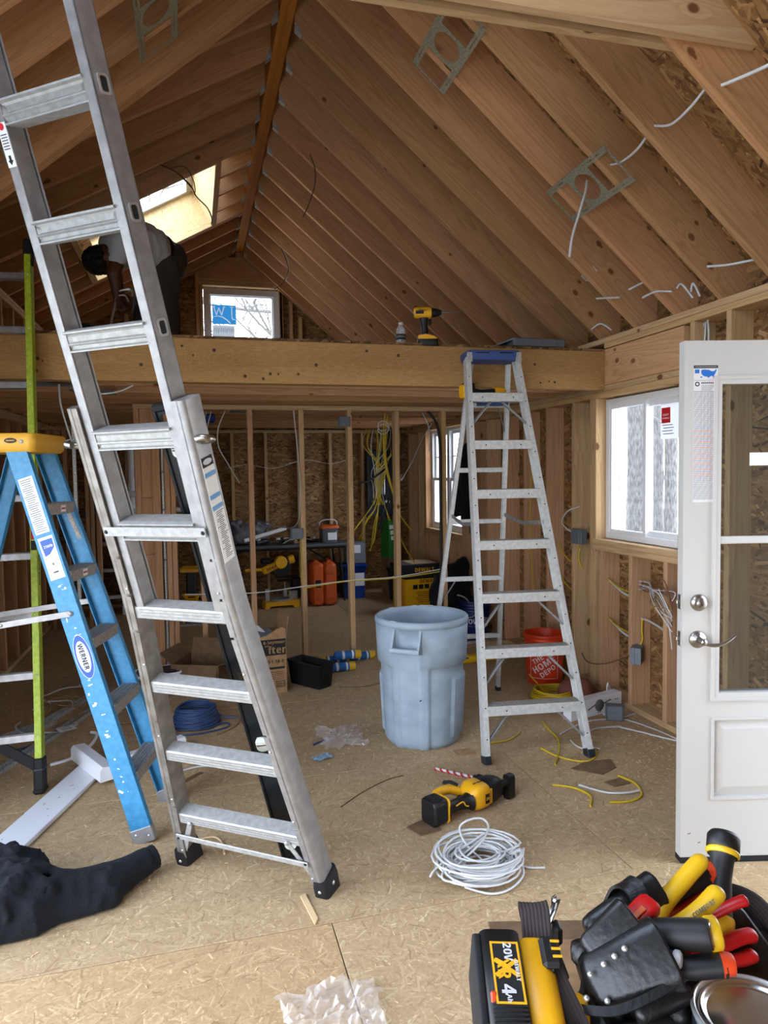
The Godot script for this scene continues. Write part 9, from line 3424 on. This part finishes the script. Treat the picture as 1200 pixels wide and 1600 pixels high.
func battery_tool() -> void:
	var t := nthing("cordless_tool", "yellow and black cordless tool with a large battery lying at the lower right", "tool", Vector3(0.163, 0.795, -1.0))
	# own axes: A along the long side of the battery (towards the viewer), N up out of its label face
	var A := Vector3(-0.03, -0.32, 0.94).normalized()
	var N := Vector3(0.02, 0.94, 0.33).normalized()
	var S := A.cross(N) * -1.0
	S = N.cross(A)
	var B := Basis(S, N, A)
	if B.determinant() < 0:
		B.x = -B.x
	var X := Transform3D(B, Vector3(0, -0.005, 0.0))
	# battery: slab standing on edge, label on the upper narrow face
	s_body(t, "battery", [[-0.078, 0, 0, 0.05, 0.10, 0.010], [-0.074, 0, 0, 0.062, 0.115, 0.014], [0.066, 0, 0, 0.062, 0.115, 0.014], [0.072, 0, 0, 0.05, 0.10, 0.010]], X, M["tool_black"])
	s_body(t, "battery_base", [[-0.07, 0.0, 0, 0.014, 0.104, 0.005], [0.062, 0.0, 0, 0.014, 0.104, 0.005]], X * Transform3D(Basis(), Vector3(-0.034, 0, 0)), M["rubber"])
	var s := mb()
	bx(s, X * Vector3(0.004, 0.0585, -0.006), Vector3(0.040, 0.0016, 0.088), 0.0004, B)
	var lb := obj("label_panel", s, M["ink"], t)
	s = mb()
	ring_prism(s, rect2(-0.021, -0.046, 0.021, 0.046), rect2(-0.018, -0.043, 0.018, 0.043), 0, 0.001, X * Transform3D(Basis(Vector3.RIGHT, -PI / 2), Vector3(0.004, 0.0588, -0.006)))
	for e in [-1, 1]:
		bar(s, X * Vector3(-0.013, 0.0596, -0.012 + e * 0.012), X * Vector3(0.02, 0.0596, -0.012 - e * 0.012), 0.006, 0.001, N)
	obj("label_stripe", s, M["tool_yellow"], lb)
	var T := B * Basis(Vector3.RIGHT, -PI / 2) * Basis(Vector3.BACK, -PI / 2)
	letter("label_text", "20V", 0.017, M["print_white"], lb, Transform3D(T, X * Vector3(0.008, 0.0600, -0.036)))
	letter("label_text", "XR", 0.025, M["tool_yellow"], lb, Transform3D(T, X * Vector3(-0.001, 0.0604, -0.010)))
	letter("label_text", "DEWALT", 0.008, M["print_white"], lb, Transform3D(T, X * Vector3(0.0185, 0.0600, -0.008)))
	letter("label_text", "4", 0.028, M["print_white"], lb, Transform3D(T, X * Vector3(0.002, 0.0600, 0.020)))
	letter("label_text", "Ah", 0.009, M["print_white"], lb, Transform3D(T, X * Vector3(0.002, 0.0600, 0.033)))
	s = mb()
	for k in 6:
		bx(s, X * Vector3(0.002, 0.052, 0.040 + 0.006 * k), Vector3(0.05, 0.012, 0.003), 0.001, B)
	obj("battery_rib", s, M["rubber"], t)
	s = mb()
	bx(s, X * Vector3(-0.02, 0.056, 0.03), Vector3(0.008, 0.008, 0.016), 0.002, B * Basis(Vector3.RIGHT, 0.5))
	obj("wear_patch", s, M["orange_grip"], t)
	# yellow shoe and housing to the right of the battery
	s_body(t, "shoe", [[-0.072, 0, 0, 0.048, 0.09, 0.018], [-0.064, 0, 0, 0.058, 0.104, 0.024], [0.05, 0, 0, 0.058, 0.104, 0.024], [0.062, 0, 0, 0.048, 0.09, 0.018]], X * Transform3D(Basis(), Vector3(0.052, -0.004, -0.002)), M["tool_yellow"])
	s = mb()
	for q in [[-0.05, 0.010, 0.040], [-0.028, 0.0, 0.036]]:
		bx(s, X * Vector3(0.075, 0.032 + q[1], q[0]), Vector3(0.006, 0.028, 0.018), 0.004, B)
	bx(s, X * Vector3(0.074, 0.048, -0.045), Vector3(0.030, 0.014, 0.05), 0.006, B)
	obj("release_button", s, M["tool_black"], t)
	s = mb()
	for k in 3:
		bx(s, X * Vector3(0.082, 0.056, -0.058 + 0.012 * k), Vector3(0.014, 0.002, 0.004), 0.0006, B)
	obj("gauge_light", s, M["tool_yellow"], t)
	s_body(t, "handle", [[0.0, 0, 0, 0.075, 0.07, 0.028], [0.03, 0.005, 0.008, 0.058, 0.058, 0.026], [0.055, 0.008, 0.010, 0.052, 0.052, 0.024], [0.065, 0.009, 0.011, 0.04, 0.04, 0.018]], X * Transform3D(Basis(Vector3(0, 0, -1), Vector3.UP, Vector3(1, 0, 0)), Vector3(0.055, -0.012, 0.02)), M["tool_yellow"])
	s = mb()
	tube(s, spline(V([[0.055, 0.02, 0.055], [0.08, 0.035, 0.062], [0.088, 0.02, 0.075], [0.085, -0.02, 0.085]]).map(func(p): return X * p), 5), 0.010, 8)
	obj("belt_hook", s, M["tool_yellow"], t)

func s_body(t: Node3D, called: String, secs: Array, xf: Transform3D, mat: Material) -> MeshInstance3D:
	var s := mb()
	body(s, secs, xf, 4)
	return obj(called, s, mat, t)

func strap_mesh(t: Node3D, called: String, pts: Array, w: float, th: float, side: Vector3, mat: Material, ribs := 0) -> void:
	var P := spline(V(pts), 7)
	var rings := []
	for i in P.size():
		var d: Vector3 = (P[mini(i + 1, P.size() - 1)] - P[maxi(i - 1, 0)]).normalized()
		var x := (side - d * side.dot(d)).normalized()
		var z := x.cross(d).normalized()
		var ring := PackedVector3Array()
		var n := maxi(ribs, 1) * 2
		for k in n + 1:
			var u := -0.5 + float(k) / n
			ring.append(P[i] + x * w * u - z * (th / 2 + (0.0008 if k % 2 == 1 and ribs > 0 else 0.0)))
		for k in 2:
			ring.append(P[i] + x * w * (0.5 - k) + z * th / 2)
		rings.append(ring)
	var s := mb()
	loft(s, rings, true, false, -1)
	obj(called, s, mat, t)

func tool_belt() -> void:
	var t := nthing("tool_belt", "black leather tool belt with riveted pouches on the carton", "tool belt", Vector3(0.42, 0.70, -1.06))
	var L: Material = M["leather"]
	var side := Vector3(0.33, -0.70, 0.63)
	# front pouch, the holster on its upper edge, the long holster behind, and pouches to the right
	pouch(t, "pouch", Vector3(-0.128, 0.100, 0.045), Vector3(-0.012, 0.158, 0.052), 0.086, 0.098, 0.05, 0.06, side, L)
	pouch(t, "holster", Vector3(-0.122, 0.138, 0.030), Vector3(-0.052, 0.188, 0.018), 0.052, 0.064, 0.022, 0.030, side, L)
	pouch(t, "holster", Vector3(-0.105, 0.128, -0.045), Vector3(0.018, 0.178, -0.070), 0.036, 0.060, 0.034, 0.042, side, L)
	pouch(t, "holster", Vector3(-0.07, 0.078, 0.075), Vector3(0.010, 0.100, 0.052), 0.034, 0.040, 0.032, 0.036, side, L)
	pouch(t, "holster", Vector3(-0.11, 0.050, 0.085), Vector3(-0.02, 0.062, 0.085), 0.040, 0.044, 0.030, 0.036, side, L)
	pouch(t, "pouch", Vector3(0.03, 0.045, -0.03), Vector3(0.175, 0.085, -0.075), 0.10, 0.13, 0.07, 0.08, Vector3(0.3, -0.6, 0.7), L)
	grid(Vector3(-0.17, -0.01, -0.16), Vector3(0.24, 0.14, 0.15), 0.0125)
	for q in [[[-0.10, 0.04, 0.03], [0.0, 0.035, 0.02], 0.045, 0.045], [[-0.08, 0.075, -0.03], [0.14, 0.05, -0.07], 0.045, 0.05], [[0.05, 0.045, -0.06], [0.18, 0.05, -0.08], 0.045, 0.045], [[-0.12, 0.025, 0.08], [-0.03, 0.02, 0.09], 0.03, 0.022]]:
		cap(Vector3(q[0][0], q[0][1], q[0][2]), Vector3(q[1][0], q[1][1], q[1][2]), q[2], q[3], 0.03)
	wrinkle(0.03, 14.0, 61)
	var s := mb()
	net(s)
	obj("belt_leather", s, L, t)
	for q in [[-0.130, 0.136, 0.066], [-0.110, 0.150, 0.065], [-0.094, 0.161, 0.064], [-0.079, 0.172, 0.063], [-0.140, 0.112, 0.082], [-0.112, 0.112, 0.088]]:
		s = mb()
		rivet(s, Vector3(q[0], q[1], q[2]), Vector3(-0.3, 0.62, 0.7), 0.0045)
		obj("rivet", s, M["steel"], t)
	strap_mesh(t, "edge_strap", [[-0.150, 0.098, 0.085], [-0.105, 0.108, 0.102], [-0.048, 0.128, 0.098], [0.0, 0.146, 0.085]], 0.012, 0.007, Vector3(0.2, -0.6, 0.8), L)
	strap_mesh(t, "loop_strap", [[-0.062, 0.115, -0.085], [-0.045, 0.188, -0.066], [-0.028, 0.198, -0.045], [-0.020, 0.172, -0.020], [-0.022, 0.12, -0.012]], 0.030, 0.005, Vector3(0.85, 0.35, -0.2), L)
	strap_mesh(t, "web_belt", [[0.11, 0.07, -0.155], [0.155, 0.118, -0.150], [0.205, 0.112, -0.120], [0.215, 0.075, -0.06], [0.195, 0.03, -0.01]], 0.050, 0.006, Vector3(0.5, 0.75, 0.45), M["elastic"], 8)
	# brown ribbed strap with its buckle at the left
	strap_mesh(t, "web_belt", [[-0.150, 0.035, -0.060], [-0.178, 0.115, -0.062], [-0.190, 0.168, -0.048], [-0.190, 0.170, -0.030], [-0.192, 0.138, 0.012], [-0.182, 0.116, 0.058], [-0.166, 0.090, 0.112], [-0.155, 0.06, 0.15], [-0.15, 0.015, 0.17]], 0.046, 0.005, Vector3(0.93, 0.16, 0.30), M["elastic"], 8)
	s = mb()
	ring_prism(s, rrect(0.016, 0.056, 0.004), rrect(0.008, 0.046, 0.002), -0.002, 0.002, Transform3D(Basis(Vector3.BACK, -0.35) * Basis(Vector3.UP, 0.7), Vector3(-0.160, 0.155, -0.045)))
	bx(s, Vector3(-0.155, 0.172, -0.050), Vector3(0.012, 0.022, 0.004), 0.001, Basis(Vector3.UP, 0.8))
	obj("buckle", s, M["chrome"], t)
	s = mb()
	bx(s, Vector3(-0.152, 0.128, -0.040), Vector3(0.012, 0.03, 0.028), 0.004)
	obj("keeper", s, M["tool_black"], t)

func belt_tools() -> void:
	var o := Vector3(0.42, 0.86, -1.06)
	var t := nthing("pliers", "pliers with thick yellow handles standing at the back of the tool belt", "pliers", o + Vector3(0.02, 0.01, -0.06))
	grip(t, "handle", [[-0.02, -0.035, 0.03], [0.0, -0.008, 0.01], [0.045, 0.018, -0.018], [0.092, 0.042, -0.045]], 0.015, 0.0155, M["yellow_grip"])
	grip(t, "handle", [[-0.02, -0.02, 0.05], [0.01, -0.008, 0.055], [0.05, 0.012, 0.045], [0.085, 0.030, 0.027]], 0.015, 0.0155, M["yellow_grip"])
	var s := mb()
	cyl(s, Vector3(-0.05, -0.05, 0.03), Vector3(-0.01, -0.02, 0.03), 0.012, 12, 0.002)
	obj("joint", s, M["steel"], t)
	letter("grip_text", "COMFORT", 0.009, M["ink_grey"], t, Transform3D(Basis(Vector3.UP, 0.25) * Basis(Vector3.BACK, 0.42) * Basis(Vector3.RIGHT, -0.6), Vector3(0.045, 0.020, 0.060)))
	t = nthing("pliers", "black handled pliers with orange tips between the yellow handles", "pliers", o + Vector3(0.055, 0.0, -0.095))
	grip(t, "handle", [[-0.05, -0.03, 0.01], [-0.01, -0.012, 0.0], [0.04, 0.008, -0.012], [0.072, 0.016, -0.022]], 0.017, 0.021, M["grip_grey"])
	grip(t, "tip", [[0.062, 0.012, -0.018], [0.075, 0.018, -0.022], [0.086, 0.022, -0.026]], 0.0215, 0.018, M["orange_grip"])
	grip(t, "handle", [[-0.05, -0.045, 0.02], [0.0, -0.03, 0.015], [0.05, -0.012, 0.005], [0.075, -0.006, 0.0]], 0.012, 0.014, M["orange_grip"])
	t = nthing("screwdriver", "black screwdriver with a yellow ring and flat end at the back of the belt", "screwdriver", o + Vector3(0.135, 0.0, -0.095))
	s = mb()
	lathe(s, [Vector2(0, -0.085), Vector2(0.015, -0.085), Vector2(0.022, -0.075), Vector2(0.024, -0.045), Vector2(0.024, -0.045), Vector2(0.020, -0.02), Vector2(0.017, 0.02), Vector2(0.019, 0.05), Vector2(0.024, 0.06)], 20, xf_axis(Vector3.ZERO, Vector3(0.35, 0.72, -0.6)))
	obj("handle", s, M["grip_grey"], t)
	s = mb()
	lathe(s, [Vector2(0.0245, -0.078), Vector2(0.026, -0.072), Vector2(0.026, -0.045), Vector2(0.0245, -0.040)], 20, xf_axis(Vector3.ZERO, Vector3(0.35, 0.72, -0.6)))
	lathe(s, [Vector2(0.0245, 0.056), Vector2(0.0275, 0.059), Vector2(0.0275, 0.064), Vector2(0.0245, 0.067)], 20, xf_axis(Vector3.ZERO, Vector3(0.35, 0.72, -0.6)))
	obj("ring", s, M["yellow_grip"], t)
	s = mb()
	lathe(s, [Vector2(0.024, 0.064), Vector2(0.027, 0.068), Vector2(0.027, 0.088), Vector2(0.022, 0.095), Vector2(0, 0.096)], 20, xf_axis(Vector3.ZERO, Vector3(0.35, 0.72, -0.6)))
	obj("cap", s, M["tool_black"], t)
	t = nthing("nut_driver", "grey cylinder handled driver with a star socket end in the front pouch", "driver", o + Vector3(0.018, 0.015, 0.038))
	s = mb()
	lathe(s, [Vector2(0, -0.05), Vector2(0.017, -0.05), Vector2(0.022, -0.04), Vector2(0.022, -0.04), Vector2(0.0225, 0.03), Vector2(0.020, 0.038), Vector2(0.020, 0.038), Vector2(0.012, 0.038), Vector2(0.012, 0.038), Vector2(0.010, 0.030), Vector2(0, 0.030)], 22, xf_axis(Vector3.ZERO, Vector3(0.86, 0.25, 0.42)))
	obj("handle", s, M["grip_grey"], t)
	s = mb()
	lathe(s, [Vector2(0.011, 0.0385), Vector2(0.0155, 0.0405), Vector2(0.0165, 0.0385)], 22, xf_axis(Vector3.ZERO, Vector3(0.86, 0.25, 0.42)))
	obj("socket_rim", s, M["nickel"], t)
	s = mb()
	lathe(s, [Vector2(0.0215, 0.036), Vector2(0.024, 0.039), Vector2(0.024, 0.052), Vector2(0.021, 0.055)], 22, xf_axis(Vector3(-0.002, -0.006, -0.004), Vector3(0.86, 0.15, 0.1)))
	obj("yellow_collar", s, M["yellow_grip"], t)
	t = nthing("pliers", "black gripped pliers with an orange ring at the end below the star driver", "pliers", o + Vector3(0.035, -0.018, 0.055))
	grip(t, "handle", [[-0.05, -0.012, -0.01], [-0.01, -0.006, 0.0], [0.02, 0.0, 0.004], [0.036, 0.002, 0.006]], 0.019, 0.021, M["grip_grey"])
	grip(t, "tip", [[0.028, 0.002, 0.005], [0.038, 0.003, 0.007], [0.046, 0.003, 0.008]], 0.0215, 0.016, M["orange_grip"])
	t = nthing("pliers", "red handled pliers lying at the right of the tool belt", "pliers", o + Vector3(0.105, -0.034, -0.025))
	grip(t, "handle", [[-0.06, -0.015, 0.02], [-0.01, -0.008, 0.01], [0.03, 0.0, 0.0], [0.055, -0.002, -0.008]], 0.012, 0.0135, M["red_plastic"])
	grip(t, "handle", [[-0.06, -0.02, 0.02], [-0.02, -0.026, 0.022], [0.02, -0.026, 0.016], [0.05, -0.024, 0.006]], 0.011, 0.0125, M["red_plastic"])
	t = nthing("screwdriver", "small red handled screwdriver behind the red pliers", "screwdriver", o + Vector3(0.14, 0.002, -0.055))
	grip(t, "handle", [[-0.04, -0.02, 0.0], [0.0, 0.0, 0.0], [0.02, 0.006, 0.0]], 0.010, 0.011, M["red_plastic"])
	t = nthing("box_cutter", "red box cutter in the front holster of the tool belt", "knife", o + Vector3(-0.040, 0.015, 0.0))
	var bd := Basis(Vector3(0.80, 0.42, -0.42).normalized(), Vector3(-0.3, 0.88, 0.36).normalized(), Vector3(0.80, 0.42, -0.42).cross(Vector3(-0.3, 0.88, 0.36)).normalized()).orthonormalized()
	s = mb()
	body(s, [[-0.05, 0, 0, 0.022, 0.034, 0.008], [0.02, 0, 0, 0.024, 0.038, 0.008], [0.034, 0, 0, 0.022, 0.036, 0.008], [0.040, 0, 0, 0.016, 0.028, 0.006]], Transform3D(Basis(bd.y, bd.z, bd.x), Vector3.ZERO))
	obj("handle", s, M["red_plastic"], t)
	s = mb()
	bx(s, bd * Vector3(-0.005, 0.0135, 0.004), Vector3(0.045, 0.004, 0.010), 0.001, bd)
	obj("slider", s, M["case_orange"], t)
	t = nthing("screwdriver", "small driver with a dark blue handle and a white end in the front pouch", "screwdriver", o + Vector3(-0.018, -0.005, 0.058))
	grip(t, "handle", [[-0.02, -0.004, -0.01], [0.0, 0.0, 0.0], [0.012, 0.001, 0.006]], 0.011, 0.013, M["blue_grip"])
	s = mb()
	cyl(s, Vector3(0.010, 0.001, 0.005), Vector3(0.020, 0.002, 0.011), 0.0125, 16, 0.003)
	obj("end_cap", s, M["print_white"], t)
	t = nthing("screwdriver", "yellow translucent screwdriver handle deep in the front pouch", "screwdriver", o + Vector3(-0.02, 0.01, 0.022))
	grip(t, "handle", [[-0.03, -0.03, 0.0], [0.0, 0.0, 0.0], [0.008, 0.008, 0.0]], 0.010, 0.010, M["yellow_grip"])

func paint_can() -> void:
	var t := nthing("paint_can", "closed metal paint can with a shiny lid at the lower right corner", "paint can", Vector3(0.512, 0.70, -0.955))
	var h := 0.10
	var s := mb()
	lathe(s, [Vector2(0, 0), Vector2(0.082, 0), Vector2(0.082, 0), Vector2(0.084, 0.004), Vector2(0.082, 0.008), Vector2(0.082, 0.008), Vector2(0.082, h - 0.008), Vector2(0.082, h - 0.008), Vector2(0.085, h - 0.004), Vector2(0.085, h), Vector2(0.082, h + 0.003), Vector2(0.079, h + 0.002), Vector2(0.078, h - 0.006), Vector2(0.075, h - 0.008)], 56)
	obj("can", s, M["steel"], t)
	s = mb()
	lathe(s, [Vector2(0.0755, h - 0.006), Vector2(0.0745, h), Vector2(0.071, h + 0.001), Vector2(0.068, h - 0.003), Vector2(0.064, h - 0.005), Vector2(0.064, h - 0.005), Vector2(0.030, h - 0.0045), Vector2(0, h - 0.005)], 56)
	obj("lid", s, M["chrome"], t)
	s = mb()
	lathe(s, [Vector2(0.0822, 0.012), Vector2(0.0826, 0.014), Vector2(0.0826, h - 0.014), Vector2(0.0822, h - 0.012)], 56)
	obj("label", s, M["panel_grey"], t)
